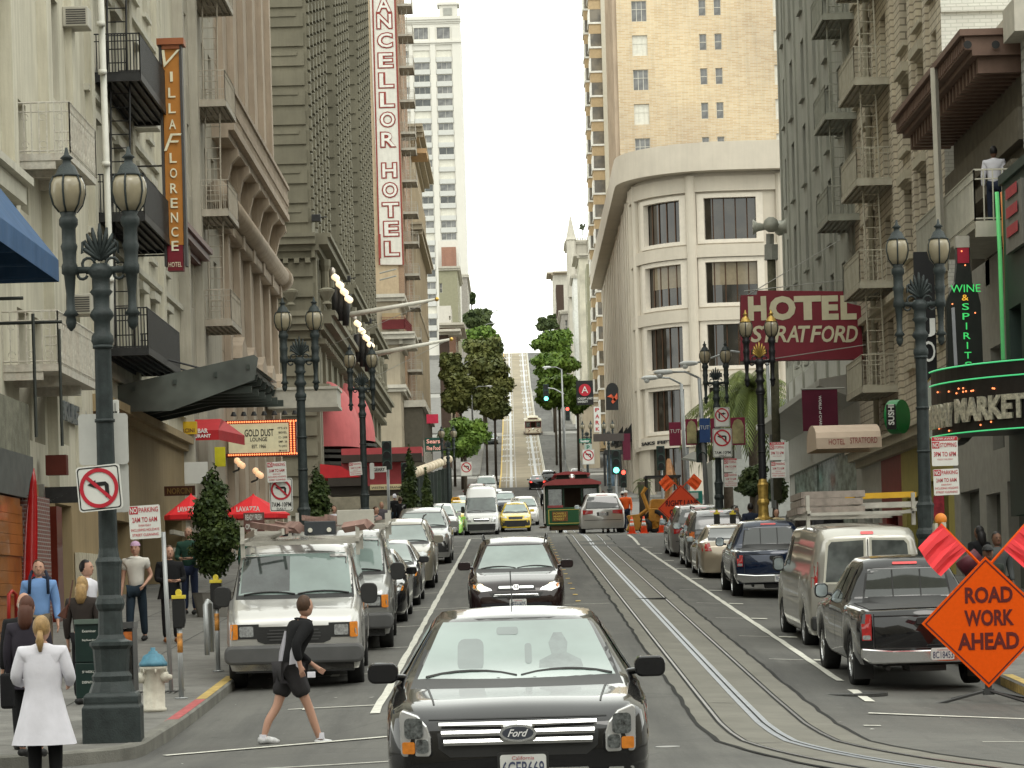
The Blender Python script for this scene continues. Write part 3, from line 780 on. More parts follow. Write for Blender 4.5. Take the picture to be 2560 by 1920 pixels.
finish('wall',bm,PINK,b)
for h in h4:window(b,pl,*h,.4,'cross',WF,panes())
bm=bmesh.new();pbox(bm,pl,94.5,117.5,zb1-.25,zb1,0,.75);pbox(bm,pl,94.5,117.5,zb1-.5,zb1-.25,0,.55);pbox(bm,pl,94.5,117.5,zb1+1.0,zb1+1.15,.5,.78)
for k in range(76):
 u=94.6+k*.3;pbox(bm,pl,u,u+.14,zb1,zb1+1.0,.58,.72);pbox(bm,pl,u-.03,u+.17,zb1+.3,zb1+.6,.54,.76)
for u in(97,101,105,109,113,116.8):
 prism(bm,[(0,0),(.62,0),(.66,-.25),(.4,-.5),(.22,-1.2),(0,-1.5)],u-.2,u+.2,Matrix(((1,0,0,XL),(0,1,0,0),(0,0,1,zb1-.5),(0,0,0,1))))
finish('balustrade',bm,PINK,b)
bm=bmesh.new();tube(bm,[(XL+.35,92.5,zb2-.05),(XL+.35,117.5,zb2-.05)],.38,14);tube(bm,[(XL+.35,116.9,zb2-.05),(XL+.35,118.0,zb2-.05)],.46,14);pbox(bm,pl,95,117.5,zb2-.85,zb2-.5,0,.35);finish('round_moulding',bm,PINK,b,True)
for u in(98,102,106,110,114):simple('window_hood',lambda bm:prism(bm,[(-.2,0),(1.9,0),(1.7,.45),(.85,.8),(0,.45)],-.5,0,street_plane(-1,XL).M(u,zb2-5+.05)),PINK,b)
simple('lower_wall',lambda bm:wall(bm,pl,96,118,-.5,3.2,[(98,103,.5,2.9),(105,110,.8,2.9),(112,116,.8,2.9)],.4),PINK,b)
# small ground level bits on the left: red restaurant awning, yellow sign, marquee
ra=place('restaurant_awning',Q(520,1080,XL+1.5),'red canvas restaurant awning with white lettering','awning')
Dr=86.0
a0=P(432,1098,Dr);a1=P(548,1088,Dr);a2=P(580,1115,Dr)
REDC=mat('red_canvas',(.42,.02,.025),.7,var=.1)
def rawn(bm):
 x0=P(432,1100,Dr).x;x1=P(547,1100,Dr).x;xo=P(578,1100,Dr+2).x;zb_=P(500,1101,Dr).z;zm=P(500,1076,Dr).z;zt=P(500,1042,Dr).z
 quad(bm,(x0,Dr,zb_),(x1,Dr,zb_),(x1,Dr,zm),(x0,Dr,zm));quad(bm,(x0,Dr,zm),(x1,Dr,zm),(P(492,1042,Dr).x+.6,Dr+1.2,zt),(x0+.2,Dr+1.2,zt))
 quad(bm,(x1,Dr,zb_),(xo+.3,Dr+3.2,zb_+.0),(xo+.3,Dr+3.2,zm),(x1,Dr,zm));quad(bm,(x1,Dr,zm),(xo+.3,Dr+3.2,zm),(P(492,1042,Dr).x+.6,Dr+2.2,zt),(P(492,1042,Dr).x+.6,Dr+1.2,zt))
simple('canvas',rawn,REDC,ra)
q0=P(495,1083,Dr);q1=P(520,1071,Dr);sign_text(ra,'BAR',None,q0.x,q1.x,q0.z,q1.z,mat('sign_white',(.75,.75,.72),.6),.03,y=Dr-.03)
q0=P(452,1096,Dr);q1=P(527,1085,Dr);sign_text(ra,'RESTAURANT',None,q0.x,q1.x,q0.z,q1.z,MATS['sign_white'],.03,y=Dr-.03)
ys=place('yellow_sign',P(458,1070,84),'small yellow box sign overlapping the red awning','sign')
a=P(428,1055,84);c=P(492,1085,84)
simple('panel',lambda bm:box(bm,a.x,c.x,84,84.2,c.z,a.z),mat('sign_yellow',(.55,.35,.02),.5),ys)
sign_text(ys,'NORCINI',None,a.x+.06,c.x-.06,c.z+.05,c.z+.17,mat('sign_brown',(.12,.05,.02),.6),.02,y=83.985)
mq=place('marquee',P(660,1070,96),'cream letterboard marquee with rows of small red bulbs','marquee')
Dm=96.0;a=P(570,1052,Dm);c=P(742,1138,Dm)
simple('letterboard',lambda bm:box(bm,a.x,c.x-.25,Dm-.02,Dm+.5,c.z+.12,a.z-.12),mat('letterboard',(.62,.58,.38),.5,emit=(1,.9,.6),es=.12),mq)
simple('frame',lambda bm:(box(bm,a.x-.1,c.x,Dm,Dm+.6,c.z,c.z+.12),box(bm,a.x-.1,c.x,Dm,Dm+.6,a.z-.12,a.z),box(bm,c.x-.25,c.x,Dm,Dm+.6,c.z+.12,a.z-.12)),mat('marquee_red',(.14,.03,.02),.4),mq)
DK=mat('sign_black',(.02,.02,.02),.6)
for s_,p0,p1 in(('GOLD DUST',(612,1092),(684,1072)),('LOUNGE',(626,1104),(668,1093)),('EST. 1966',(630,1121),(665,1111)),("IT'S 6'S",(695,1073),(718,1067)),('BEVEL',(697,1084),(718,1078)),('12 - 2AM',(697,1096),(718,1090)),('EMP. 26',(697,1107),(718,1101)),('TU JARO',(697,1119),(718,1112)),('JIM NUGE',(697,1130),(718,1124))):
 q0=P(*p0,Dm);q1=P(*p1,Dm);sign_text(mq,s_,None,q0.x,q1.x,q0.z,q1.z,DK,.015,y=Dm-.035)
BULB=mat('red_bulb',(.6,.2,.1),.4,emit=(1,.25,.08),es=2.2)
def bulbs(bm):
 for k in range(30):
  x=a.x+(c.x-a.x)*k/29
  for z in(a.z-.06,c.z+.06):ball(bm,(x,Dm-.04,z),.032,6,4)
 for k in range(14):
  for dx in(-.07,-.18):ball(bm,(c.x+dx,Dm-.04,c.z+.1+(a.z-c.z-.2)*k/13),.032,6,4)
simple('bulbs',bulbs,BULB,mq)
simple('spotlights',lambda bm:[lathe(bm,[(.05,.12),(.1,.0),(.1,-.02)],8,(a.x+.2+i*.34,Dm-.1,a.z+.16))for i in range(7)],BLK,mq)
wc=place('white_canopy',P(760,1010,104),'plain cream box canopy behind the second street lamp','canopy')
a=P(668,970,112);c=P(843,1017,112)
simple('box',lambda bm:(box(bm,a.x,c.x,112,114.5,c.z+.12,a.z-.1),box(bm,a.x,c.x+.06,111.94,114.56,a.z-.1,a.z),box(bm,a.x,c.x+.04,111.96,114.5,c.z,c.z+.12)),mat('canopy_cream',(.52,.5,.43),.6),wc)
# 5: the grey green hotel with three wings
SG=mat('sage_stone',(0.175,0.162,0.118),.85,var=.16,scale=.5,bump=.3,bscale=10,streak=.35,dirt=(.09,.085,.06))
XS=-9.75
b=place('grand_hotel',(-20,170,gz(-9,170)),'massive grey-green stone hotel with banded walls and three wings','hotel')
pls=street_plane(-1,XS)
ZT=60.0;zc1=Q(799,560,XS+.5).z;zc2=Q(825,771,XS+.8).z
wings=((144,158.5),(167.5,183),(193,211))
def bands(bm,pl_,u0,u1,z0,z1,st=.62,d=.09):
 z=z0
 while z<z1-.3:
  pbox(bm,pl_,u0,u1,z,z+st*.72,0,d);z+=st
bm=bmesh.new()
holes=[]
for(a_,c_)in wings:
 hs=[(u,u+1.1,z,z+1.9)for z in[zc1+1.5+3.1*k for k in range(13)]for u in[a_+1.2+2.6*j for j in range(int((c_-a_-1.5)/2.6))]]
 holes+=hs
 wall(bm,pls,a_,c_,zc1-.6,ZT,hs,.3)
 for u in[a_+.3+2.6*j for j in range(int((c_-a_)/2.6)+1)]:
  z=zc1+.4
  while z<ZT:pbox(bm,pls,u-.25,u+.45,z,z+.42,0,.13);z+=.58
 quad(bm,(XS,a_,zc1-.6),(XS-22,a_,zc1-.6),(XS-22,a_,ZT),(XS,a_,ZT))
 bands(bm,south_plane(a_-.0),XS-(14 if a_<150 else 8),XS-.15,zc1+.3,ZT,.98)
 z=zc1+.3
 while z<ZT-1:pbox(bm,south_plane(a_),XS-4.2,XS-.5,z+.5,z+.7,0,.14);z+=1.96
for a_,c_ in((158.5,167.5),(183,193)):quad(bm,(XS-9,a_,zc1-.6),(XS-9,c_,zc1-.6),(XS-9,c_,ZT),(XS-9,a_,ZT))
finish('upper_wall',bm,SG,b)
rnd.shuffle(holes)
for h in holes[:100]:window(b,pls,*h,.24,'sash',WFG,GL)
# lower storeys: one long wall with arched bays, banded stone
bm=bmesh.new();hl=[(u,u+2.0,z,z+hh)for(z,hh)in((zc2+.6,2.6),(zc2-8.5,5.0))for u in(147,151.5,156,161,166,171,176,181,186,191,196,201,206)]
wall(bm,pls,144,212,2.5,zc1-.6,hl,.5);quad(bm,(XS,144,2.5),(XS-22,144,2.5),(XS-22,144,zc1-.6),(XS,144,zc1-.6));quad(bm,(XS,212,2.5),(XS-22,212,2.5),(XS-22,212,ZT),(XS,212,ZT))
bands(bm,south_plane(144.0),XS-14,XS,4.5,zc2-1.6,1.0,.12);bands(bm,south_plane(144.0),XS-14,XS,zc2+.6,zc1-1.4,1.02,.12)
for u in(144.0,145.2,149.5,154,159,164,169,174,179,184,189,194,199,204,209.5):
 pbox(bm,pls,u,u+.9,4,zc1-1.4,0,.16)
 if u>145:lathe(bm,[(.22,zc2+.6),(.3,zc2+.8),(.22,zc2+1),(.19,zc1-2),(.3,zc1-1.7),(.3,zc1-1.4)],8,(XS+.5,u+.45,0))
finish('lower_wall',bm,SG,b)
for h in hl:window(b,pls,*h,.45,'cross',WFG,GL)
bm=bmesh.new()
for(a_,c_)in((143.6,160),(167,184),(192,212.4)):
 cornice(bm,pls,a_,c_,zc1-1.5,[(.35,.15),(.3,.35),(.35,.8),(.2,.95)])
cornice(bm,south_plane(143.99),XS-22,XS+.2,zc1-1.5,[(.35,.15),(.3,.35),(.35,.7),(.2,.8)])
cornice(bm,pls,143.4,212.5,zc2-1.5,[(.4,.2),(.3,.5),(.4,.9),(.25,1.1)]);cornice(bm,south_plane(143.98),XS-22,XS+.3,zc2-1.5,[(.4,.2),(.3,.5),(.4,.7),(.25,.8)])
cornice(bm,pls,143.4,212.5,zc2-4.8,[(.4,.2),(.3,.5),(.3,.7)])
for k in range(60):pbox(bm,pls,144+k*1.14,144.5+k*1.14,zc2-1.75,zc2-1.5,0,.55)
for k in range(24):pbox(bm,south_plane(143.98),XS-13+k*.55,XS-12.75+k*.55,zc1-1.75,zc1-1.5,0,.4)
finish('cornices',bm,SG,b)
for x in(XS-1.1,XS-4.6,XS+.7):simple('urn',lambda bm:lathe(bm,[(.25,0),(.12,.15),(.4,.6),(.42,.7),(.2,.8)],10,(x,143.3,zc2+.15)),SG,b)
# hotel dome awnings
DOMER=mat('faded_red_canvas',(.42,.1,.1),.75,var=.12,scale=1,streak=.3)
def dome_awning(yc,z,r_,label):
 o=place('dome_awning',(XS,yc,z),label,'awning','domed awnings of the grey hotel')
 def f(bm):
  N,M_=10,14;g=[]
  for i in range(N+1):
   el=R(90)*i/N;g.append([bm.verts.new((XS+math.cos(el)*r_*.62*math.sin(R(180)*j/M_),yc+math.cos(el)*r_*math.cos(R(180)*j/M_),z+r_*1.15*math.sin(el)))for j in range(M_+1)])
  for i in range(N):
   for j in range(M_):bm.faces.new((g[i][j],g[i][j+1],g[i+1][j+1],g[i+1][j]))
 simple('canvas',f,DOMER,o,True)
 def rings(bm):
  for k,(rr,dz)in enumerate(((r_*1.08,-.3),(r_*1.15,-.6),(r_*1.22,-.95))):
   lathe(bm,[(rr,z+dz),(rr,z+dz+.16)],24,(XS-rr*.4,yc,0))
 simple('rings',rings,mat('awning_dark',(.03,.028,.022),.6),o)
dome_awning(150.5,Q(862,1075,XS+1.8).z-.15,3.1,'red domed hotel awning, the nearer and larger of two')
dome_awning(165.5,Q(940,1095,XS+1.8).z-.35,3.0,'red domed hotel awning, the farther and smaller of two')
# hotel porte cochere in red
pc=place('hotel_entrance_canopy',(-8.5,146,6),'red and dark brown entrance canopy of the grey hotel','canopy')
Dp=142.0
def rb(bm,px0,py0,px1,py1,D,dep):
 a,c=P(px0,py0,D),P(px1,py1,D);box(bm,a.x,c.x,D,D+dep,c.z,a.z)
DKBR=mat('canopy_brown',(.035,.028,.022),.6)
simple('red_band',lambda bm:(rb(bm,853,1122,1055,1138,143,1.5),rb(bm,853,1152,1020,1212,143.6,1.0)),mat('band_red',(.33,.055,.06),.6),pc)
simple('dark_bands',lambda bm:(rb(bm,853,1138,1055,1152,142.9,1.6),rb(bm,820,1195,905,1214,139,3),rb(bm,820,1218,1015,1232,139.4,3)),DKBR,pc)
simple('roof_slope',lambda bm:prism(bm,[(P(800,1195,139).x,P(800,1195,139).z),(P(902,1195,139).x,P(902,1195,139).z),(P(850,1165,139).x,P(850,1165,139).z),(P(800,1160,139).x,P(800,1160,139).z)],139,142.5),REDC,pc)
simple('name_board',lambda bm:rb(bm,925,1212,1012,1223,139.3,.2),mat('board_cream',(.5,.42,.25),.5),pc)
q0=P(928,1222,139);q1=P(1008,1214,139);sign_text(pc,'WESTIN ST FRANCIS',None,q0.x,q1.x,q0.z,q1.z,DK,.01,y=139.27)
simple('entrance_wall',lambda bm:(rb(bm,790,1235,1010,1345,143.7,.3),),mat('hotel_stone',(.3,.27,.2),.8,var=.2),pc)
# flagpoles and torch lamps
for i,(p0,p1,D0)in enumerate((((845,792),(1092,748),141.5),((938,885),(1128,848),141.5))):
 a,c=P(*p0,150+14*i),P(*p1,150+14*i)
 o=place('flagpole',a,['bare white flagpole slanting out over the street, the upper one','bare white flagpole slanting out over the street, the lower one'][i],'flagpole')
 simple('pole',lambda bm:tube(bm,[a-(c-a)*.0+Vector((0,0,0)),c],[.16,.07],8),mat('pole_white',(.6,.58,.5),.4),o,True)
 simple('finial',lambda bm:ball(bm,c,.12,8,6),mat('gold',(.6,.4,.1),.3,.8),o,True)
 simple('stay',lambda bm:tube(bm,[c*.97+a*.03,a+Vector((-.5,0,-1.5))],.015,4),WFG,o)
GLOBE=mat('lit_globe',(.85,.8,.65),.3,emit=(1,.75,.45),es=1.1)
for i,(px,py,n_)in enumerate(((848,700,4),(903,815,4))):
 D0=146+19*i
 o=place('torch_lamps',P(px,py+60,D0),['cluster of round globe lamps on black brackets, upper pair of clusters','cluster of round globe lamps on black brackets beside the third street lamp'][i],'lamp')
 simple('bracket',lambda bm:[(tube(bm,[P(px-10+13*k,py+90+12*k,D0),P(px-8+13*k,py+20+8*k,D0)],[.16,.26],8))for k in range(n_-1)],BLK,o,True)
 for k in range(n_*2):
  g=P(px-12+5.5*k,py-8+9*k+(k%2)*-5,D0-.1*k)
  simple('globe',lambda bm:ball(bm,g,.17,8,6),GLOBE,o,True)
 simple('top_globe',lambda bm:ball(bm,P(px-17,py-20,D0),.14,8,6,(1,1,1.8)),mat('globe_top',(.5,.45,.4),.3,.5),o,True)
for i,(px,py)in enumerate(((712,541),(792,545),(868,697),(922,802))):
 D0=(144,144,168,194)[i];p=P(px,py,D0)
 o=place('floodlight',p,'small black floodlight on the cornice of the grey hotel, '+('first from the left','second from the left','third from the left','fourth from the left')[i],'floodlight')
 simple('case',lambda bm:(box(bm,p.x-.25,p.x+.2,p.y-.3,p.y+.1,p.z-.2,p.z+.15),tube(bm,[p,p+Vector((.5,0,0.05))],.04,5)),BLK,o,bevel=.03)
 # two cornice-fronted low buildings and the painted-wall hotel
def simple_building(name,label,y0,y1,X,side,z0,z1,m,floors,fw,win,back=20,south_holes=(),base=None,zf0=None,fm=WF,corn=None,wst='sash',pl_off=0,scat='building',pane=None,south=True):
 b=place(name,(X+(-10 if side<0 else 10),(y0+y1)/2,z0),label,scat)
 pl_=street_plane(side,X);w_,h_,sp_=win;zf0=z0+4.5 if zf0 is None else zf0
 us=[];u=y0+sp_*.35
 while u+w_<y1-.3:us.append(u);u+=sp_
 hs=[(u,u+w_,zf0+fw*k,zf0+fw*k+h_)for k in range(floors)for u in us if zf0+fw*k+h_<z1-.5]
 bm=bmesh.new();wall(bm,pl_,y0,y1,z0-4,z1,hs,.28)
 sx=-1 if side<0 else 1;xb=X+sx*back
 if south:
  s_=south_plane(y0,0);xs_=sorted((X,xb));wall(bm,s_,xs_[0],xs_[1],z0-4,z1,south_holes,.25)
 quad(bm,(X,y0,z1),(X,y1,z1),(xb,y1,z1),(xb,y0,z1));quad(bm,(X,y1,z0),(xb,y1,z0),(xb,y1,z1),(X,y1,z1))
 finish('wall',bm,m,b)
 for h in hs[:100]:window(b,pl_,*h,.22,wst,fm,pane or panes())
 for h in south_holes:window(b,south_plane(y0,0),*h[:4],.2,wst,fm,(h[4]if len(h)>4 else None)or pane or panes())
 if corn:
  bm=bmesh.new();cm=corn[0]
  for z,st in corn[1]:
   cornice(bm,pl_,y0-(st[-1][1]if len(st)else 0)*.5,y1,z,st);xs_=sorted((X,xb));p=south_plane(y0-.005,0)
   cornice(bm,p,xs_[0]-(0),xs_[1]+(st[-1][1]if side<0 else 0),z,st)
  finish('cornice',bm,cm,b)
 return b,pl_
BUFF=mat('buff_stone',(.36,.31,.23),.85,var=.12,scale=.6,streak=.4);PALE=mat('pale_trim',(.5,.47,.4),.7,var=.1,streak=.3)
z1=P(970,745,250).z
b,_=simple_building('cornice_building','four storey buff building with pale cornices and a dark red balcony',250,262,XL,-1,gz(0,250),z1,BUFF,4,4.6,(1.3,2.4,3),12,corn=(PALE,[(z1-.3,[(.3,.3),(.3,.6)]),(P(970,862,250).z,[(.4,.3),(.4,1.2),(.2,1.4)]),(P(970,980,250).z,[(.3,.3),(.3,.5)])]))
simple('red_balcony',lambda bm:(rb(bm,955,800,1012,822,249.2,.3),iron_rail(bm,[P(955,822,249),P(1012,822,249),P(1030,840,262)],1.0)),mat('oxblood',(.13,.02,.022),.5),b)
simple('recess',lambda bm:rb(bm,955,783,1002,800,249.6,.3),TAN,b)
ORB=brick('orange_brick',(.36,.22,.12),(.3,.17,.09),(.4,.33,.25),.25,.08,.01,streak=.2)
CHB=mat('buff_wall',(.42,.33,.22),.85,var=.1,streak=.25)
b,plc=simple_building('painted_sign_hotel','tall orange brick hotel with a white painted vertical sign on its side wall',266,288,XL,-1,gz(0,266),62,ORB,14,3.3,(1.1,1.9,2.8),20,fm=WFG)
simple('side_wall',lambda bm:quad(bm,(XL-20,265.95,10),(XL-.5,265.95,10),(XL-.5,265.95,66),(XL-20,265.95,66)),CHB,b)
DW=265.8
a=P(930,-40,DW);c=P(1005,662,DW)
def spanel(bm):
 q=[P(922,-60,DW),P(985,-60,DW),P(1008,662,DW),P(949,662,DW)]
 bm.faces.new([bm.verts.new(p)for p in q][::-1])
simple('sign_ground',spanel,mat('sign_offwhite',(.6,.58,.52),.8,var=.06,streak=.2),b)
def sborder(bm):
 q=[P(949,662,DW-.03),P(1008,662,DW-.03),P(985,-60,DW-.03)]
 tube(bm,[q[2],q[1],q[0],P(930,-60,DW-.03)],.07,4)
MAR=mat('sign_dark_red',(.24,.045,.035),.7);simple('sign_border',sborder,MAR,b)
lets=[('A',12),('N',53),('C',101),('E',151),('L',201),('L',250),('O',299),('R',349),('H',426),('O',475),('T',525),('E',572),('L',622)]
for ch,py in lets:
 xc=959+(py)*.0335;hw=20 if ch!='T' else 22;p0=P(xc-hw,py+21,DW);p1=P(xc+hw,py-21,DW)
 sign_text(b,ch,None,p0.x,p1.x,p0.z,p1.z,MAR,.075,y=DW-.04)
 p0=P(xc-hw+3.2,py+17.8,DW);p1=P(xc+hw-3.2,py-17.8,DW)
 sign_text(b,ch,None,p0.x,p1.x,p0.z,p1.z,mat('letter_white',(.62,.6,.55),.7),.012,y=DW-.07)
fz=[P(1035,y,268).z for y in(1005,925,845,765,685,605,530,450,370,330,250,165,85,10)]
fire_escape(b,-1,XL,268,272,fz,1.3,mat('iron_pale',(.42,.4,.34),.6,streak=.4,dirt=(.25,.15,.1)))
simple('dark_red_sign',lambda bm:rb(bm,945,585,953,645,265,.3),MAR,b)
simple('wall_lamps',lambda bm:[tube(bm,[P(950,y,265),P(990,y-10,263)],.08,5)for y in(683,700)],WFG,b)
# 7: buff corinthian office building
b,plb=simple_building('column_building','tall buff stone building with heavy cornices and tall pilasters',291,330,XL,-1,gz(0,300),47.5,mat('buff_stone_light',(.4,.33,.23),.85,var=.12,scale=.5,streak=.4),9,3.7,(1.3,2.4,2.6),16,corn=(mat('cornice_buff',(.38,.33,.24),.8,streak=.4),[(47,[(.4,.3),(.5,.9),(.3,1.4)]),(P(1080,585,291).z,[(.4,.3),(.5,.9),(.2,1.1)]),(P(1080,770,291).z,[(.3,.2),(.3,.4)])]))
simple('pilasters',lambda bm:[pbox(bm,plb,292+k*2.6,292.7+k*2.6,14,44,0,.35)for k in range(15)],MATS['buff_stone_light'],b)
simple('rooftop_room',lambda bm:(rb(bm,1015,372,1066,382,292,6),),mat('orange_pale',(.5,.33,.18),.8),b)
# 8: tall white tower up the hill
TW=mat('white_tower',(.62,.6,.54),.7,var=.05,scale=.1,streak=.12,dirt=(.5,.48,.44));TB=mat('tower_spandrel',(.52,.52,.49),.7,var=.05)
D8=668.0;b=place('white_tower',P(1110,780,D8),'very tall white hotel tower with a pointed turret at the top of the hill','tower')
hol=[]
ps=south_plane(D8)
TOPS=[270,410]
rows=[(127,144)]+[(127+30.3*(k),143+30.3*k)for k in range(1,21)]
for r_,(ya,yb_)in enumerate(rows):
 for xa,xb_ in((1018,1042),(1053,1086),(1102,1136)):
  dx=(ya-127)*.019
  A=P(xa+dx,ya,D8);C=P(xb_+dx,yb_,D8);hol.append((A.x,C.x,C.z,A.z,GLB if rnd.random()<.15 else None))
for xa,xb_ in((1018,1040),(1051,1086),(1098,1135)):
 A=P(xa,66,D8);C=P(xb_,97,D8);hol.append((A.x,C.x,C.z,A.z))
xr=P(1149,60,D8).x;xl=xr-22;zt=P(1100,42,D8).z
# windows drift with the roll of the camera, so square them to shared columns
cols=[(xr-14.4,xr-12.0),(xr-10.9,xr-7.2),(xr-5.6,xr-2.1)]
ztop=P(1100,125,D8).z;hs=[]
for k in range(24):
 z_=ztop-2.83*k
 for c0,c1 in cols:hs.append((c0,c1,z_-1.6,z_))
for c0,c1 in cols:hs.append((c0+.2,c1-.2,P(1100,97,D8).z,P(1100,68,D8).z))
bm=bmesh.new();wall(bm,ps,xl,xr,50,zt,[h for h in hs if h[2]>52],.3);quad(bm,(xr,D8,50),(xr,D8+30,50),(xr,D8+30,zt),(xr,D8,zt))
for k in range(5):
 x=xr-.15-5.0*k+(.0)
for x0,x1 in((xr-1.9,xr),(xr-7.0,xr-5.8),(xr-11.9,xr-11.1),(xr-17,xr-14.6)):pbox(bm,ps,x0,x1,50,zt-2.5,0,.35)
finish('wall',bm,TW,b)
for h in[h for h in hs if h[2]>52][:99]:
 window(b,ps,*h,.25,'v3' if rnd.random()<.6 else 'v2',WF,rnd.choice((GL2,GL2,GLB,GL)))
bm=bmesh.new()
for k in range(24):
 z_=ztop-2.83*k
 if z_<53:continue
 for c0,c1 in cols:pbox(bm,ps,c0-.1,c1+.1,z_-2.75,z_-1.65,0,.2)
finish('spandrels',bm,TB,b)
bm=bmesh.new();cornice(bm,ps,xl,xr+.3,zt-1.6,[(.4,.2),(.5,.5),(.7,.8)]);cornice(bm,ps,xl,xr+.2,P(1100,112,D8).z,[(.4,.3),(.5,.7)]);finish('cornice',bm,TW,b)
def turret(bm):
 x0=P(1098,40,D8).x;x1=P(1143,40,D8).x;z0=zt;zz=P(1120,8,D8).z
 box(bm,x0,x1,D8+2,D8+6,z0,zz);box(bm,x0-.5,x1+.5,D8+1.5,D8+6.5,zz,zz+.5);xc=(x0+x1)/2
 lathe(bm,[(2.0,zz+.5),(1.5,zz+2),(.2,zz+5)],4,(xc,D8+4,0),sq=True)
simple('turret',turret,TW,b);simple('turret_grille',lambda bm:rb(bm,1108,20,1130,38,D8+1.8,.2),WFG,b)
# 9: jumble of smaller buildings on the left hillside
def blk(name,label,x0,y0,x1,y1,D,dep,m,holes=(),cat='building',corn=None,X=None,street_right=True):
 b=place(name,P((x0+x1)/2,y1,D),label,cat)
 a,c=P(x0,y0,D),P(x1,y1,D);hs=[]
 for h in holes:
  p0,p1=P(h[0],h[1],D),P(h[2],h[3],D);hs.append((p0.x,p1.x,p1.z,p0.z))
 bm=bmesh.new();wall(bm,south_plane(D),a.x,c.x,c.z-8,a.z,hs,.25)
 sx=c.x if street_right else a.x
 quad(bm,(sx,D,c.z-8),(sx,D+dep,c.z-8),(sx,D+dep,a.z),(sx,D,a.z));quad(bm,(a.x,D,a.z),(c.x,D,a.z),(c.x,D+dep,a.z),(a.x,D+dep,a.z))
 finish('wall',bm,m,b)
 for h in hs:window(b,south_plane(D),*h,.2,'sash',WF,panes())
 pl_=street_plane(-1 if street_right else 1,sx)
 z=c.z+1
 while z<a.z-3:
  u=D+1.5
  while u<D+dep-2.2:
   w_=window(b,pl_,u,u+1.2,z,z+1.9,-.02,'sash',WF,panes());u+=3.4
  z+=3.5
 if corn:
  bm=bmesh.new();cornice(bm,pl_,D,D+dep,a.z-.3,[(.3,.3),(.3,corn)]);cornice(bm,south_plane(D-.01),a.x,c.x+(corn if street_right else 0),a.z-.3,[(.3,.3),(.3,corn)]);finish('cornice',bm,PALE if m is not PALE else BUFF,b)
 return b
OLIVE=mat('olive_plaster',(.3,.29,.2),.85,var=.08);WHP=mat('white_plaster',(.62,.6,.54),.8,var=.06);RBK=brick('brick_far',(.36,.15,.08),(.3,.12,.07),(.35,.25,.2));GRP=mat('grey_plaster',(.27,.25,.22),.85)
blk('terraced_building','white and red brick stepped building below the white tower',1094,602,1148,700,470,20,WHP)
blk('brick_building','small red brick penthouse building below the white tower',1103,618,1140,640,465,4,RBK)
blk('olive_building','olive green house wall with white trim above the left trees',1096,672,1146,800,430,22,OLIVE,[(1098,708,1106,732)],corn=.5)
blk('white_block','plain white party wall block above the left trees',1096,765,1128,806,400,8,WHP,[(1122,790,1127,800)])
blk('brown_building','brown house with orange cornice stepping down behind the flagpole tip',1098,815,1142,960,385,20,mat('brown_plaster',(.16,.09,.06),.85),corn=1.2)
blk('dark_gabled_building','dark brown building with deep eaves beside the left trees',1097,832,1125,1010,360,6,mat('dark_brown',(.06,.04,.03),.85),corn=1.6)
blk('grey_building','grey building with a white corner balcony far up on the left',1140,690,1170,790,560,30,GRP,corn=.4)
blk('pale_shop_building','narrow pale building with one window beside the left trees',1119,880,1134,960,375,8,BUFF,[(1121,906,1131,932)])
# low shops at the far left corner
blk('low_shops','low dark shopfronts beyond the grey hotel with fire stairs',1010,1010,1060,1180,256,30,mat('shop_dark',(.09,.08,.06),.8),corn=.3)
# ---------------------------------------------------------------- right side of the street
XR=11.3
plr=street_plane(1,XR)
BRC=brick('cream_brick',(.62,.55,.41),(.54,.47,.35),(.27,.23,.17),.62,.2,.022,bump=.6,streak=.25)
WBR=brick('white_painted_brick',(.66,.65,.58),(.62,.6,.54),(.5,.49,.43),.3,.1,.012,streak=.1,big=.08)
GRS=mat('grey_stucco',(.3,.3,.255),.85,var=.14,scale=.6,bump=.3,bscale=10,streak=.45,dirt=(.15,.15,.125))
BRN=mat('brown_cornice',(.16,.1,.075),.6,var=.15,streak=.2)
# nearest: dark green corner shop building
b=place('green_building',(18,58,gz(11,58)),'dark green painted corner building with red and grey wall panels','building')
DG=mat('dark_green_paint',(.03,.05,.042),.5,var=.2,scale=1.5)
XG=10.66;plg=street_plane(1,XG)
hl=[(55.2,56.6,3.2,6.3),(57.4,58.6,3.2,5.8),(60.0,61.4,3.4,5.9)]
simple('wall',lambda bm:(wall(bm,plg,50,61.9,1.5,8.7,hl,.4),pbox(bm,plg,50,61.9,8.6,8.8,0,.08),quad(bm,(XG,61.9,1.5),(XG+1,61.9,1.5),(XG+1,61.9,8.7),(XG,61.9,8.7))),DG,b)
for h in hl:window(b,plg,*h,.3,'v2',WF,GL)
def pan(bm,y0,y1,z0,z1,d=.12):pbox(bm,plg,y0,y1,z0,z1,.02,d)
PG=mat('panel_grey',(.2,.19,.17),.6);
for(y0,y1)in((58.9,60.9),(55.2,57.2)):
 zt,zbm=Q(2530,462,XG).z,Q(2530,600,XG).z
 simple('wall_panel',lambda bm:pan(bm,y0,y1,zbm-.3,zt-.1),PG,b)
 M_=plg.M(0,0,.16)
 bm=bmesh.new()
 for k in range(3):box(bm,y0+.35,y1-.35,-.0,.01,zbm+k*.4,zbm+.22+k*.4,M_)
 finish('panel_stripes',bm,mat('sign_pinkred',(.4,.06,.07),.6),b)
for nm,px,m_ in(('green_neon_tube',2500,mat('neon_green',(.1,.5,.15),.3,emit=(.25,1,.35),es=.2)),('orange_neon_tube',2514,mat('neon_orange',(.6,.2,.06),.3,emit=(1,.35,.12),es=.2))):
 x_=XG-.35+(px-2500)*.008
 simple(nm,lambda bm:tube(bm,[P(px-8,480,62),P(px,640,62),P(px+8,900,62)],.045,8),m_,b,True)
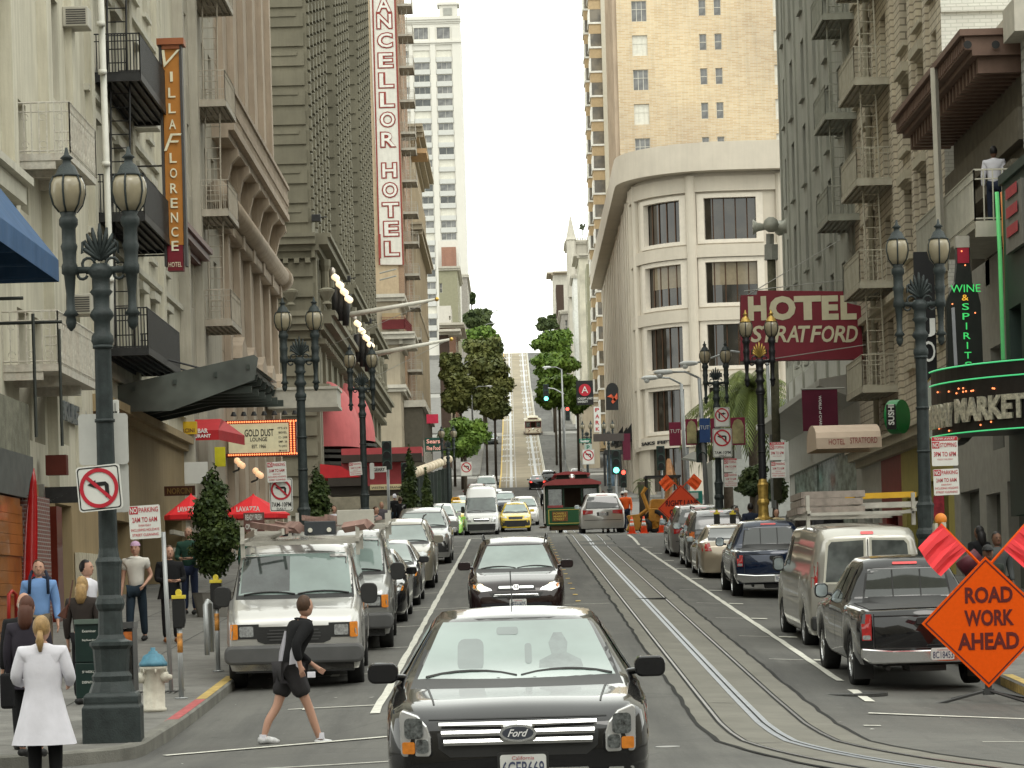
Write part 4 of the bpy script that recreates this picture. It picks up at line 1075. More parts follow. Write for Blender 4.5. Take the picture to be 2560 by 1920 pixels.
simple('lower_wall',lambda bm:wall(bm,plr,48,62,-1.8,1.5,[(49,52,-1.8,1.3),(53,55.5,-1.6,1.2),(56.5,59,-1.6,1.2),(60,61.5,-1.7,1.1)],.4),mat('shop_grey',(.2,.2,.18),.5,var=.15),b)
simple('shop_glass',lambda bm:quad(bm,(XR+.35,48,-1.6),(XR+.35,62,-1.6),(XR+.35,62,1.4),(XR+.35,48,1.4)),glass('storefront_glass',(.035,.04,.03),.05,.6),b)
# curved marquee
mk=place('curved_marquee',(11.5,58,4),'black curved shop marquee with silver lettering, green neon bands and small red bulbs','marquee')
MC=Vector((12.7,61.5));MR=3.75;A0,A1=R(181),R(275)
def arc(t,r_=MR):a=A0+(A1-A0)*t;return MC+Vector((math.cos(a),math.sin(a)))*r_
zt_,zb_=P(2440,903,59).z,P(2440,1078,59).z
def drum(bm):
 prev=None
 for i in range(25):
  p=arc(i/24);o_=arc(i/24,MR-.8)
  r_=[bm.verts.new((*o_,zb_)),bm.verts.new((*p,zb_)),bm.verts.new((*p,zt_)),bm.verts.new((*o_,zt_))]
  if prev:
   for k in range(4):bm.faces.new((prev[k],prev[(k+1)%4],r_[(k+1)%4],r_[k]))
  prev=r_
 bm.faces.new([bm.verts.new((*arc(i/12,MR-.3),zb_+.02))for i in range(13)]+[bm.verts.new((MC.x,MC.y,zb_+.02))])
simple('drum',drum,mat('marquee_black',(.02,.016,.014),.35,var=.3),mk,False)
NG=mat('neon_bright_green',(.1,.6,.25),.3,emit=(.1,1,.35),es=.35)
for z in(zt_-.03,zt_-.33,zb_+.02):simple('neon_band',lambda bm:tube(bm,[(*arc(t/20,MR+.03),z)for t in range(21)],.016,5),NG,mk,True)
def arctext(bm,s_,t0,t1,z0,z1,bold):
 def fn(p):q=arc(t0+(t1-t0)*p.x,MR+.1-p.y);return Vector((q.x,q.y,p.z))
 add_text(bm,s_,0,1,z0,z1,0,None,bold,0,.06,fn=fn)
LS=mat('brushed_letters',(.55,.52,.42),.35,.5,var=.45,scale=14)
bm=bmesh.new();zq=P(2480,1042,58).z;arctext(bm,'MURRAY',.03,.235,zq-.06,zq+.45,.05);arctext(bm,'MARKET',.25,.56,zq,zq+.5,.05);finish('lettering',bm,LS,mk)
def mb(bm):
 r2=random.Random(4)
 for k in range(26):
  t=r2.uniform(.02,.98);z=r2.choice((r2.uniform(zt_-.6,zt_-.42),r2.uniform(zb_+.08,zb_+.25)));ball(bm,(*arc(t,MR+.02),z),.02,6,4)
simple('bulbs',mb,BULB,mk)
# bottle shaped sign
bt=place('bottle_sign',P(2415,780,62),'black wine bottle shaped sign with green neon letters','sign')
Db=62.5
out=[(2372,1010),(2366,760),(2374,735),(2388,705),(2392,660),(2392,612),(2425,612),(2426,660),(2430,705),(2446,735),(2452,760),(2462,1010)]
simple('bottle',lambda bm:prism(bm,[(P(x,y,Db).x,P(x,y,Db).z)for x,y in out],Db,Db+.25),mat('bottle_black',(.015,.018,.015),.3,var=.2),bt)
simple('neck_label',lambda bm:rb(bm,2393,618,2423,657,Db-.02,.29),mat('label_red',(.3,.012,.03),.5),bt)
simple('neck_top',lambda bm:rb(bm,2389,590,2424,618,Db-.03,.3),mat('cap_grey',(.35,.33,.28),.5),bt)
simple('side_strip',lambda bm:prism(bm,[(P(x,y,Db).x,P(x,y,Db).z)for x,y in((2378,770),(2386,768),(2398,1000),(2390,1005))],Db-.03,Db),mat('strip_grey',(.3,.31,.33),.5),bt)
NGL=mat('neon_letter_green',(.05,.5,.1),.4,emit=(.08,1,.25),es=.4)
p0=P(2376,732,Db);p1=P(2450,711,Db);sign_text(bt,'WINE',None,p0.x,p1.x,p0.z,p1.z,NGL,.0,y=Db-.05)
p0=P(2404,752,Db);p1=P(2420,737,Db);sign_text(bt,'&',None,p0.x,p1.x,p0.z,p1.z,mat('neon_amber',(.6,.3,.02),.4,emit=(1,.5,.05),es=.7),.0,y=Db-.05)
for k,ch in enumerate('SPIRITS'):
 py=767+k*24.3;xc=2413+k*1.2;hw=8.5 if ch!='I' else 1.4;p0=P(xc-hw,py+8.5,Db);p1=P(xc+hw,py-8.5,Db);sign_text(bt,ch,None,p0.x,p1.x,p0.z,p1.z,NGL,.005,y=Db-.05)
simple('bulbs',lambda bm:[ball(bm,P(x,y,Db-.06),.018,6,4)for x,y in((2413,663),(2381,760),(2438,782),(2404,628))],BULB,bt)
# round clock sign with brackets
ck=place('clock',P(2375,1020,64),'round double faced clock with brass rim seen from the side','clock')
pc_=P(2362,1022,64)
def clockp(bm,r0,r1,x0,x1):
 N=28;A=[bm.verts.new((x0,pc_.y+r0*math.cos(2*math.pi*k/N),pc_.z+r0*math.sin(2*math.pi*k/N)))for k in range(N)];B=[bm.verts.new((x1,pc_.y+r1*math.cos(2*math.pi*k/N),pc_.z+r1*math.sin(2*math.pi*k/N)))for k in range(N)]
 for k in range(N):bm.faces.new((A[k],A[(k+1)%N],B[(k+1)%N],B[k]))
 bm.faces.new(A[::-1]);bm.faces.new(B)
MZ=Matrix.Translation(pc_)@Matrix.Rotation(R(28),4,'Z')@Matrix.Translation(-pc_)
o=simple('case',lambda bm:(clockp(bm,.83,.83,pc_.x-.0,pc_.x+.35),bmesh.ops.transform(bm,matrix=MZ,verts=bm.verts)),mat('clock_black',(.03,.03,.03),.4),ck)
simple('rim',lambda bm:(clockp(bm,.8,.88,pc_.x-.12,pc_.x-.0),bmesh.ops.transform(bm,matrix=MZ,verts=bm.verts)),mat('brass',(.5,.36,.12),.3,.7),ck)
simple('face',lambda bm:(clockp(bm,.74,.74,pc_.x-.14,pc_.x-.11),bmesh.ops.transform(bm,matrix=MZ,verts=bm.verts)),mat('clock_face',(.4,.42,.38),.2,coat=.5),ck)
# cornice building
b=place('cornice_shop',(18,68,gz(11,68)),'low dark building with a deep brown bracketed cornice and an open balcony','building')
zk=Q(2404,150,10.0).z
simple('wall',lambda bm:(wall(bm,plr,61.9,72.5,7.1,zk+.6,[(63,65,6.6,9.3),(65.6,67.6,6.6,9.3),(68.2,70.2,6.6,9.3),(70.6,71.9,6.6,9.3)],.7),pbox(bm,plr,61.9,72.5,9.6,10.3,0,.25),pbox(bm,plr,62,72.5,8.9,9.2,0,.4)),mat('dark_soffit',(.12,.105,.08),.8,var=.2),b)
for y0,y1 in((63,65),(65.6,67.6),(68.2,70.2),(70.6,71.9)):window(b,plr,y0,y1,6.62,9.3,.6,'cross',mat('bronze_frame',(.16,.12,.09),.5),GL)
def corn_b(bm):
 pbox(bm,plr,62.2,73.4,zk-.0,zk+.12,0,1.15);pbox(bm,plr,62.2,73.4,zk+.12,zk+.42,0,1.3);pbox(bm,plr,62.1,73.5,zk+.42,zk+.56,0,1.42)
 for k in range(22):pbox(bm,plr,62.4+k*.5,62.6+k*.5,zk-.35,zk,0,1.0)
 for k in range(44):pbox(bm,plr,62.3+k*.25,62.42+k*.25,zk+.16,zk+.4,1.3,1.34)
simple('cornice',corn_b,BRN,b)
def rosette(bm):
 for px in(2419,2489):c=P(px,112,62.15);lathe(bm,[(.09,0),(.09,.06),(.03,.09)],10);
 bm.clear()
 for px in(2419,2489):
  c=P(px,112,62.1);N=12
  bm.faces.new([bm.verts.new((c.x+.09*math.cos(2*math.pi*k/N),c.y-.02,c.z+.09*math.sin(2*math.pi*k/N)))for k in range(N)])
simple('rosettes',rosette,DK,b)
simple('upper_wall',lambda bm:(box(bm,XR+.0,XR+6,61.95,74,zk+.56,zk+.9),box(bm,XR-.25,XR+6,62.1,66,zk+.7,zk+1.0),box(bm,XR-.5,XR+.6,60.6,62.0,zk+.2,zk+.9)),PALE,b)
simple('brick_edge',lambda bm:(box(bm,XR-.15,XR+5,60.8,61.9,9.4,zk+1.5),),brick('ashlar',(.55,.54,.5),(.5,.5,.46),(.3,.3,.28),.5,.25,.03,bump=1,streak=.2),b)
zfl=Q(2385,596,10.1).z
simple('balcony_floor',lambda bm:(box(bm,XR,10.1,62.1,68,zfl-.15,zfl),box(bm,XR,10.1,62.05,62.15,zfl-.35,zfl-.02)),mat('balcony_cream',(.42,.4,.33),.6,streak=.3),b)
simple('railing',lambda bm:iron_rail(bm,[(XR,62.1,zfl),(10.1,62.1,zfl),(10.1,71,zfl)],1.1,.014,.19,.022),MATS['balcony_cream'],b)
simple('slotted_post',lambda bm:tube(bm,[P(2335,170,66),P(2352,600,66)],.09,4),PALE,b)
simple('lower_wall',lambda bm:(wall(bm,plr,61.9,74,-1.5,zfl-.2,[(62.5,66,-1.4,2.4),(67,69,-1.4,2.2),(66.2,67.8,3.2,5.6),(63,65,3.2,5.6),(70,73,-1.4,2.4)],.3)),mat('mid_grey_paint',(.3,.29,.26),.6,var=.12),b)
simple('shop_glass',lambda bm:quad(bm,(XR+.25,62,-1.6),(XR+.25,74,-1.6),(XR+.25,74,5.9),(XR+.25,62,5.9)),MATS['storefront_glass'],b)
# cream brick building with fire escape
b=place('cream_brick_building',(20,84,gz(11,84)),'cream brick hotel building with cream fire escapes and a white painted side wall','building')
zs=[Q(2122,y,10.25).z for y in(990,733,476,220)];zs+=[zs[-1]+3.2,zs[-1]+6.4]
hs=[(u,u+w_,z+dz,z+dz+2.0)for z in[zs[0]-0]+zs[1:]for(u,w_,dz)in((74.9,.9,.6),(77.0,1.5,.35),(80.2,1.5,.35),(84.8,1.2,.1),(88.6,1.4,.35),(91.4,.9,.6))]
bm=bmesh.new();wall(bm,plr,74,93.5,4.2,40,hs,.4)
for u in(76.4,79.2,83.2,87.2):pbox(bm,plr,u-.25,u+.25,4.2,40,0,.1)
finish('wall',bm,BRC,b)
simple('side_wall',lambda bm:(quad(bm,(XR,74,4),(XR+30,74,4),(XR+30,74,40),(XR,74,40)),pbox(bm,south_plane(74),XR+3,XR+3.5,zk+2,40,0,.1),pbox(bm,south_plane(74),XR,XR+4,zk+3.3,zk+3.45,0,.1)),WBR,b)
for h in hs:window(b,plr,*h,.35,'sash',WF,rnd.choice((GL,GL2,GLB)))
TR=mat('cream_brick_trim',(.42,.38,.29),.8,var=.1,streak=.3)
for h in hs:simple('window_trim',lambda bm:(pbox(bm,plr,h[0]-.1,h[1]+.1,h[2]-.12,h[2],0,.14),(pbox(bm,plr,h[0]-.1,h[1]+.1,h[3]+.02,h[3]+.1,0,.08),pbox(bm,plr,h[0]-.15,h[1]+.15,h[3]+.1,h[3]+.35,0,.2))if h[1]-h[0]>1.3 else None),TR,b)
bm=bmesh.new()
cornice(bm,plr,74,93.5,3.95,[(.2,.2),(.25,.45),(.1,.55)]);finish('cornice',bm,TR,b);bm=bmesh.new();cornice(bm,plr,74,93.5,Q(2230,775,XR).z-.1,[(.2,.12),(.2,.3)]);finish('string_course',bm,TR,b)
FEC=mat('fire_escape_cream',(.4,.375,.3),.6,var=.15,streak=.35,dirt=(.25,.2,.13))
fire_escape(b,1,XR,84,88,zs,1.05,FEC,top=zs[-1]+3)
simple('downpipe',lambda bm:tube(bm,[(XR-.12,88.4,4),(XR-.12,88.4,38)],.09,8),FEC,b,True)
simple('lower_wall',lambda bm:(wall(bm,plr,74,84,-1,3.95,[(75,78.5,-.9,2.9),(79.3,83,-.9,2.6)],.4)),mat('yellow_paint',(.42,.36,.1),.6,var=.1,streak=.2),b)
simple('red_front',lambda bm:(wall(bm,plr,84,88.6,-1,3.95,[(85,87.6,-1,2.2)],.4)),mat('red_paint',(.22,.03,.025),.5,var=.2),b)
simple('shop_glass',lambda bm:(quad(bm,(XR+.3,74,-1.2),(XR+.3,94,-1.2),(XR+.3,94,3),(XR+.3,74,3))),MATS['storefront_glass'],b)
simple('entrance_wall',lambda bm:wall(bm,plr,88.6,93.5,-1,3.95,[(89.3,90.6,0,2.6),(91,93,.2,2.6)],.3),mat('light_grey_paint',(.42,.42,.38),.6,var=.1),b)
# grey building
b=place('grey_stucco_building',(22,106,gz(11,106)),'tall plain grey stucco corner building with narrow windows','building')
zg=[Q(2050,y,10.3).z for y in(565,308,50)];zg+=[zg[-1]+3.3,zg[-1]+6.6]
hg=[(u,u+1.1,z+.15,z+2.35)for z in[zg[0]-3.3]+zg for u in(96.4,100,103.8,108,112.4)]+[(u,u+.9,z+.3,z+2.2)for z in zg for u in(94.3,115.4)]
bm=bmesh.new();wall(bm,plr,93.5,118,Q(1965,735,XR).z-3,44,hg,.35)
for u in(94.0,99.0,102.6,106.6,111,114.8,117.5):pbox(bm,plr,u-.12,u+.22,7,44,0,.07)
quad(bm,(XR,118,4),(XR+20,118,4),(XR+20,118,44),(XR,118,44));finish('wall',bm,GRS,b)
for h in hg:window(b,plr,*h,.3,'sash',WFG,rnd.choice((GL,GL2)))
for h in hg:simple('sill',lambda bm:pbox(bm,plr,h[0]-.1,h[1]+.1,h[2]-.1,h[2]-.0,0,.12),GRS,b)
FEG=mat('fire_escape_grey',(.3,.3,.25),.6,var=.15,streak=.3)
fire_escape(b,1,XR,92.2,95.6,zg,1.0,FEG,top=zg[-1]+3)
WGS=mat('white_grey_stucco',(.46,.46,.42),.8,var=.06,streak=.2)
def lowst(bm):
 ztop=Q(2080,842,XR).z
 wall(bm,plr,93.5,118,-.5,8.5,[(95,116,.5,4.6)],.3)
 prism(bm,[(0,0),(1.3,.5),(1.3,.7),(0,.9)],93.6,118.3,Matrix(((-1,0,0,XR),(0,1,0,0),(0,0,1,6.2),(0,0,0,1))))
 pbox(bm,plr,93.5,118.2,4.7,5.2,0,.2)
simple('lower_wall',lowst,WGS,b)
def gglass(bm):
 for k in range(54):
  y=95+k*.385;a_=.1*(k%2);quad(bm,(XR+.1-a_,y,.5),(XR-.05+a_,y+.37,.5),(XR-.05+a_,y+.37,4.7),(XR+.1-a_,y,4.7))
simple('slatted_glass',gglass,glass('pale_green_glass',(.2,.25,.225),.1,.45,2.5),b)
# hotel signs on the right
hs_=place('hotel_sign',P(2000,815,91),'large dark red projecting hotel sign with cream letters','sign')
Dh=91.0;SRED=mat('hotel_sign_red',(.2,.022,.035),.5,var=.1,scale=1.2,streak=.15)
def hsign(bm):
 out_=[(1852,738),(1893,737),(1895,726),(2108,728),(2110,755),(2152,765),(2158,898),(1852,902)]
 prism(bm,[(P(x,y,Dh).x,P(x,y,Dh).z)for x,y in out_],Dh,Dh+.4)
simple('board',hsign,SRED,hs_)
LCR=mat('letter_cream',(.62,.57,.4),.5,var=.08)
for ch,x0,x1 in(('H',1871,1915),('O',1924,1988),('T',1986,2052),('E',2055,2095),('L',2102,2140)):
 p0=P(x0,802-(x0-1871)*.01,Dh);p1=P(x1,740-(x1-1915)*.01,Dh);sign_text(hs_,ch,None,p0.x,p1.x,p0.z,p1.z,LCR,.055,y=Dh-.02,depth=.0)
for i,ch in enumerate('STRATFORD'):
 x0=1877+i*29.6;p0=P(x0,856,Dh);p1=P(x0+30,814,Dh);sign_text(hs_,ch,None,p0.x,p1.x,p0.z,p1.z,LCR,.02,.22,y=Dh-.02)
simple('stay_wires',lambda bm:[tube(bm,[P(x0,y0,Dh),P(x1,y1,d1)],.015,4)for x0,y0,x1,y1,d1 in((1860,728,2110,700,91),(1870,737,2100,600,92),(1880,905,2165,862,90.5))],WFG,hs_)
bn=place('banner',P(2050,1020,88),'maroon cloth shop banner with small white vertical writing','banner')
Dn=88.0
simple('cloth',lambda bm:prism(bm,[(P(x,y,Dn).x,P(x,y,Dn).z)for x,y in((2004,974),(2093,970),(2096,1076),(2008,1078))],Dn,Dn+.03),mat('maroon_cloth',(.085,.01,.025),.8,var=.15,scale=1.5),bn)
simple('pole',lambda bm:tube(bm,[P(2002,973,Dn),P(2112,970,Dn)],.03,6),WFG,bn)
bm=bmesh.new();pm=P(2050,1032,Dn);Mr=Matrix.Translation((pm.x,Dn-.02,pm.z))@Matrix.Rotation(R(90),4,'Y');add_text(bm,'WORLD of CHARMS',-.52,.52,-.03,.05,0,Mr,.01);finish('lettering',bm,MATS['sign_white'],bn)
ba=place('hotel_awning',P(2130,1090,80),'cream barrel vaulted hotel awning with red lettering','awning')
Da=80.0
def barrel(bm):
 x0,x1=P(2040,1090,Da).x,P(2204,1090,Da).x;zt=P(2100,1056,Da).z;zm=P(2100,1094,Da).z;zb_=P(2100,1121,Da).z;N=8;prev=None
 w_=2.6
 for i in range(N+1):
  a_=R(180)*i/N;y=Da+w_/2-w_/2*math.cos(a_);z=zm+(zt-zm)*math.sin(a_)
  r_=[bm.verts.new((x0,y,z)),bm.verts.new((x1-.02,y,z))]
  if prev:bm.faces.new((prev[0],prev[1],r_[1],r_[0]))
  prev=r_
 bm.faces.new([bm.verts.new((x0,Da+w_/2-w_/2*math.cos(R(180)*i/N),zm+(zt-zm)*math.sin(R(180)*i/N)))for i in range(N+1)])
 quad(bm,(x0,Da,zb_),(x1,Da,zb_),(x1,Da,zm),(x0,Da,zm));quad(bm,(x0,Da,zb_),(x0,Da+w_,zb_),(x0,Da+w_,zm),(x0,Da,zm));quad(bm,(x0,Da+w_,zb_),(x1,Da+w_,zb_),(x1,Da+w_,zm),(x0,Da+w_,zm))
simple('canvas',barrel,mat('awning_cream',(.58,.46,.36),.75,var=.06),ba,False)
p0=P(2072,1112,Da);p1=P(2112,1097,Da);RL=mat('letter_red',(.3,.05,.05),.6);sign_text(ba,'HOTEL',None,p0.x,p1.x,p0.z,p1.z,RL,.0,y=Da-.015)
p0=P(2125,1109,Da);p1=P(2193,1092,Da);sign_text(ba,'STRATFORD',None,p0.x,p1.x,p0.z,p1.z,RL,.0,y=Da-.015)
gs=place('green_round_sign',P(2240,1040,76),'green round projecting shop sign with white letters','sign')
p=P(2243,1042,76)
simple('disc',lambda bm:(lathe(bm,[(.45,-.16),(.45,.16)],24),bmesh.ops.transform(bm,matrix=Matrix.Translation(p)@Matrix.Rotation(R(55),4,'Z')@Matrix.Rotation(R(90),4,'X'),verts=bm.verts)),mat('sign_green',(.02,.22,.06),.4,var=.1),gs)
simple('letter_plate',lambda bm:box(bm,p.x-.34,p.x-.1,p.y-.5,p.y-.42,p.z-.35,p.z+.3),DK,gs)
q0,q1=P(2222,1063,75.4),P(2234,1010,75.4);bm=bmesh.new();Mr=Matrix.Translation(((q0.x+q1.x)/2,75.4,(q0.z+q1.z)/2))@Matrix.Rotation(R(-90),4,'Y');add_text(bm,'SUSHI',-.27,.27,-.08,.08,0,Mr,.03);finish('lettering',bm,MATS['sign_white'],gs)
js=place('black_banner',P(2320,760,64.5),'tall black vertical sign with thin white curved letters behind the street lamp','sign')
simple('panel',lambda bm:rb(bm,2284,630,2345,1000,64.5,.12),mat('sign_black_matt',(.012,.012,.013),.6),js)
for ch,ya,yb_ in(('J',795,843),('O',852,905)):
 p0=P(2306,yb_,64.4);p1=P(2338,ya,64.4);sign_text(js,ch,None,p0.x,p1.x,p0.z,p1.z,MATS['sign_white'],.0,y=64.42)
 # curved corner department store
SAK=mat('pale_precast',(.55,.495,.41),.85,var=.07,scale=.4,bump=.25,bscale=30,streak=.12)
b=place('curved_department_store',(26,260,gz(15,260)),'pale stone department store with a rounded corner, big dark windows and a projecting roof band','building')
RC=7.5;C0=Vector((XR+RC,249+RC))
def spath(off=0.0):
 'plan outline from far up the street, around the corner and east along the cross street; returns function of length'
 segs=34.0;L1=60;La=math.pi/2*(RC+0)
 def f(s_):
  if s_<0:return Vector((XR-off,C0.y-s_))
  if s_<La:
   a=s_/RC;return C0+Vector((-math.cos(a),-math.sin(a)))*(RC+off)
  return Vector((C0.x+(s_-La),C0.y-RC-off))
 return f
def sweep(bm,s0,s1,z0,z1,off,dep=.0,n=None,ends=True):
 f=spath(off);g=spath(off-dep);n=n or max(2,int((s1-s0)/.9));prev=None
 for i in range(n+1):
  s_=s0+(s1-s0)*i/n;p,q=f(s_),g(s_)
  r_=[bm.verts.new((*q,z0)),bm.verts.new((*p,z0)),bm.verts.new((*p,z1)),bm.verts.new((*q,z1))]
  if prev:
   for k in range(4):bm.faces.new((prev[k],prev[(k+1)%4],r_[(k+1)%4],r_[k]))
  elif ends:bm.faces.new(r_)
  prev=r_
 if ends:bm.faces.new(prev[::-1])
Ds=250.0
zz=lambda y:P(1700,y,Ds).z
roof_t,roof_b=zz(368),zz(438)
rows=[(zz(605),zz(500)),(zz(763),zz(660)),(zz(920),zz(815)),(zz(1075),zz(972))]
La=math.pi/2*RC
wins=[(3.3,8.1),(9.8,14.8),(18.5,23.5),(25.2,30.2)]
bm=bmesh.new()
sweep(bm,-84,40,roof_b,roof_t,1.6,4.5)
finish('roof_band',bm,SAK,b,False)
bm=bmesh.new()
edges=sorted({-84.0,40.0,*[x for w_ in wins for x in w_]})
zed=[gz(XR,250)-3,zz(1215),zz(1110)]
for(zb0,zt0)in rows[::-1]:zed+=[zb0,zt0]
zed.append(roof_b)
def solid(s0,s1,z0,z1):sweep(bm,s0,s1,z0,z1,0,.6,ends=True)
prevz=zz(1110)
for(zb0,zt0)in rows[::-1]:
 solid(-84,40,prevz,zb0)
 s_=-84
 for(a_,c_)in wins:solid(s_,a_,zb0,zt0);s_=c_
 solid(s_,40,zb0,zt0);prevz=zt0
solid(-84,40,prevz,roof_b)
s_=-84
for(a_,c_)in wins:solid(s_,a_,gz(XR,250)-3,prevz if False else zz(1110));s_=c_
solid(s_,40,gz(XR,250)-3,zz(1110))
for row in rows:sweep(bm,-84,40,row[0]-1.5,row[0]-.45,.3,.32)
sweep(bm,-84,40,zz(485),zz(448),.35,.4)
finish('wall',bm,SAK,b)
for(zb0,zt0)in rows:
 for(a_,c_)in wins:
  bm=bmesh.new()
  for x0,x1,z0,z1 in((a_-.35,a_+.25,zb0-.3,zt0+.35),(c_-.25,c_+.35,zb0-.3,zt0+.35),(a_+.25,c_-.25,zt0-.02,zt0+.35),(a_+.25,c_-.25,zb0-.3,zb0+.02)):sweep(bm,x0,x1,z0,z1,.12,.5,4)
  finish('window_surround',bm,mat('precast_light',(.66,.6,.51),.8,var=.06),b)
simple('columns',lambda bm:[lathe(bm,[(.45,zz(1110)),(.45,zz(445))],12,(*spath(.22)(s_),0))for s_ in(8.95,16.7,24.4,31)]+[lathe(bm,[(.4,zz(1110)),(.4,zz(445))],10,(*spath(.05)(s_),0))for s_ in(1.8,-1.0,-9,-17,-25,-33)],SAK,b,False)
DKG=glass('bronze_glass',(.022,.018,.013),.08,.5);BLD=mat('window_blind_tan',(.2,.16,.1),.4,coat=.7)
for ri,(zb0,zt0)in enumerate(rows+[(gz(XR,250)+.6,zz(1115))]):
 for(a_,c_)in wins:
  bm=bmesh.new();sweep(bm,a_,c_,zb0,zt0,-.42,.05,6);w_=finish('window',bm,DKG,b)
  bm=bmesh.new()
  for k in range(1,5):q=spath(-.38)(a_+(c_-a_)*k/5);tube(bm,[(*q,zb0),(*q,zt0)],.05,4)
  finish('mullions',bm,mat('bronze',(.09,.05,.03),.4,.5),w_)
  if ri==1:
   bm=bmesh.new();sweep(bm,a_+.8,c_,zb0+1.6,zt0,-.39,.02,6);finish('blind',bm,BLD,w_)
q=spath(.35)
def sfn(p):v=spath(.36)(p.x);return Vector((v.x,v.y,p.z))
p_z0,p_z1=zz(1108),zz(1099)
simple('lettering',lambda bm:add_text(bm,'SAKS FIFTH AVENUE',2.4,11.6,zz(1107),zz(1098),0,None,.05,fn=sfn),DK,b)
# street side of the store: pilasters and slots
bm=bmesh.new()
for k in range(15):
 y=C0.y+3+k*5.2;pbox(bm,plr,y,y+2.4,9,roof_b-1,0,.45)
 for row in rows:pbox(bm,plr,y+2.9,y+4.6,row[0]-2.6,row[0]-1.0,0,.25)
finish('pilasters',bm,SAK,b)
pls2=street_plane(1,XR)
for k in range(10):
 y=C0.y+3+k*5.2
 for row in rows:window(b,pls2,y+2.9,y+4.6,row[0]-.4,row[1],-.03,'v2',DK if False else mat('bronze',(.09,.05,.03)),DKG)
 # tall tan brick hotel
TBR=brick('tan_brick',(.66,.52,.33),(.55,.39,.22),(.62,.56,.42),.9,.2,.03,bump=.3,streak=.18,big=.3,bigscale=.06)
Dt=356.0;b=place('tan_brick_hotel',P(1700,1150,Dt),'very tall tan brick hotel tower above the department store','hotel')
st_=south_plane(Dt);x0=P(1548,300,Dt).x;x1=P(1990,300,Dt).x+6
def col(xa,xb_):a=P(xa,200,Dt).x;c=P(xb_,200,Dt).x;return a,c
fh=P(0,87,Dt).z-P(0,173,Dt).z;hz=[]
zref=P(1590,140,Dt).z
for k in range(-7,5):
 z=zref+fh*k
 a,c=col(1583,1621);hz.append((a,c,z,z+2.55,GLB if k%2==0 else GL2))
 for xa,xb_ in((1751,1769),(1789,1807)):a,c=col(xa,xb_);hz.append((a,c,z+.5,z+2.5,GL2))
 a,c=col(1937,1962);hz.append((a,c,z+.2,z+2.7,GLB))
bm=bmesh.new();wall(bm,st_,x0,x1,8,80,[h[:4]for h in hz if h[2]>9],.3);finish('wall',bm,TBR,b)
for h in hz:
 if h[2]>9:window(b,st_,*h[:4],.22,'tri' if h[1]-h[0]>1.5 else 'sash',WF,h[4])
plt=street_plane(1,x0)
hs=[(u,u+1.2,z,z+2.2)for z in[14+4.25*k for k in range(15)]for u in(358.5,362,366,370,374,378)]
simple('street_wall',lambda bm:(wall(bm,plt,Dt,382,8,80,hs,.3),[pbox(bm,plt,u,u+.5,8,80,0,.5)for u in(356.5,360.6,364.5,368.5,372.5,376.5,380.5)]),mat('pink_stone_far',(.45,.36,.27),.85,var=.12,scale=.3,streak=.3),b)
for h in hs:window(b,plt,*h,.25,'sash',WFG,GL)
# slim hotel with stacked bay windows
Dy=386.0;b=place('bay_window_building',P(1490,1150,Dy),'slim cream building with a tall stack of white bay windows','building')
xa,xb_=P(1478,400,Dy).x,P(1512,400,Dy).x
BAYC=mat('bay_cream',(.5,.46,.37),.8,var=.06,streak=.1);
simple('wall',lambda bm:(box(bm,xb_,xb_+2.1,Dy+.3,Dy+24,15,92),box(bm,xb_-1.0,xb_,Dy+1,Dy+24,15,92)),BAYC,b)
fhh=(P(0,200,Dy).z-P(0,261,Dy).z)
BT=mat('bay_tan',(.42,.31,.18),.8);WTR=mat('bright_white_trim',(.7,.68,.62),.6)
z=20;zl=[]
while z<92:zl.append(z);z+=fhh
for dy in(0,7):
 bm=bmesh.new()
 for z in zl:
  xo=xb_-1.6-(.5 if dy else 0)
  prism(bm,[(xb_+.1,0),(xo,.9),(xo,3.2),(xb_+.1,4)],0,1.35,Matrix(((1,0,0,0),(0,1,0,Dy+dy+.2),(0,0,1,z),(0,0,0,1)))@Matrix(((1,0,0,0),(0,0,1,0),(0,1,0,0),(0,0,0,1))))if False else box(bm,xo,xb_,Dy+dy,Dy+dy+4,z,z+1.3)
 finish('bay_panel_stack',bm,BT,b)
for dy in(0,7):
 bm=bmesh.new();bg_=bmesh.new()
 for z in zl:
  xo=xb_-1.6-(.5 if dy else 0)
  box(bm,xo-.15,xb_+.02,Dy+dy-.15,Dy+dy+4.1,z+1.3,z+1.55);box(bm,xo-.08,xo+.12,Dy+dy-.05,Dy+dy+4,z+1.55,z+fhh)
  box(bg_,xo+.12,xb_,Dy+dy+.05,Dy+dy+3.9,z+1.55,z+fhh)
 finish('bay_trim',bm,WTR,b);finish('bay_glass',bg_,glass('bay_glass',(.11,.09,.06),.15,.4),b)
simple('front_pier',lambda bm:box(bm,xb_-.0,xb_+.85,Dy-.3,Dy+.31,15,92),BAYC,b)
# right hillside buildings
def blkR(name,label,x0,y0,x1,y1,D,dep,m,holes=(),corn=None):return blk(name,label,x0,y0,x1,y1,D,dep,m,holes,corn=corn,street_right=False)
WST=mat('weathered_white_stone',(.5,.47,.4),.8,var=.15,scale=.3,streak=.35)
b=blkR('turreted_building','pale stone building with a pointed corner turret and battlements',1419,606,1480,960,470,12,WST,corn=.5)
def gothic(bm):
 D_=469.5;a=P(1426,606,D_)
 for px,w_,yt in((1428,.75,540),(1478,.6,560)):
  p=P(px,620,D_);t_=P(px,yt,D_).z;lathe(bm,[(w_,p.z-8),(w_,p.z+1.2),(w_*1.25,p.z+1.3),(w_*1.0,p.z+1.8),(.08,t_)],8,(p.x,D_,0))
 for k in range(7):p=P(1437+k*6,600,D_);box(bm,p.x,p.x+.22,D_,D_+.3,p.z,p.z+.45)
 rb(bm,1418,640,1482,650,D_-.3,.4)
simple('turret',gothic,WST,b)
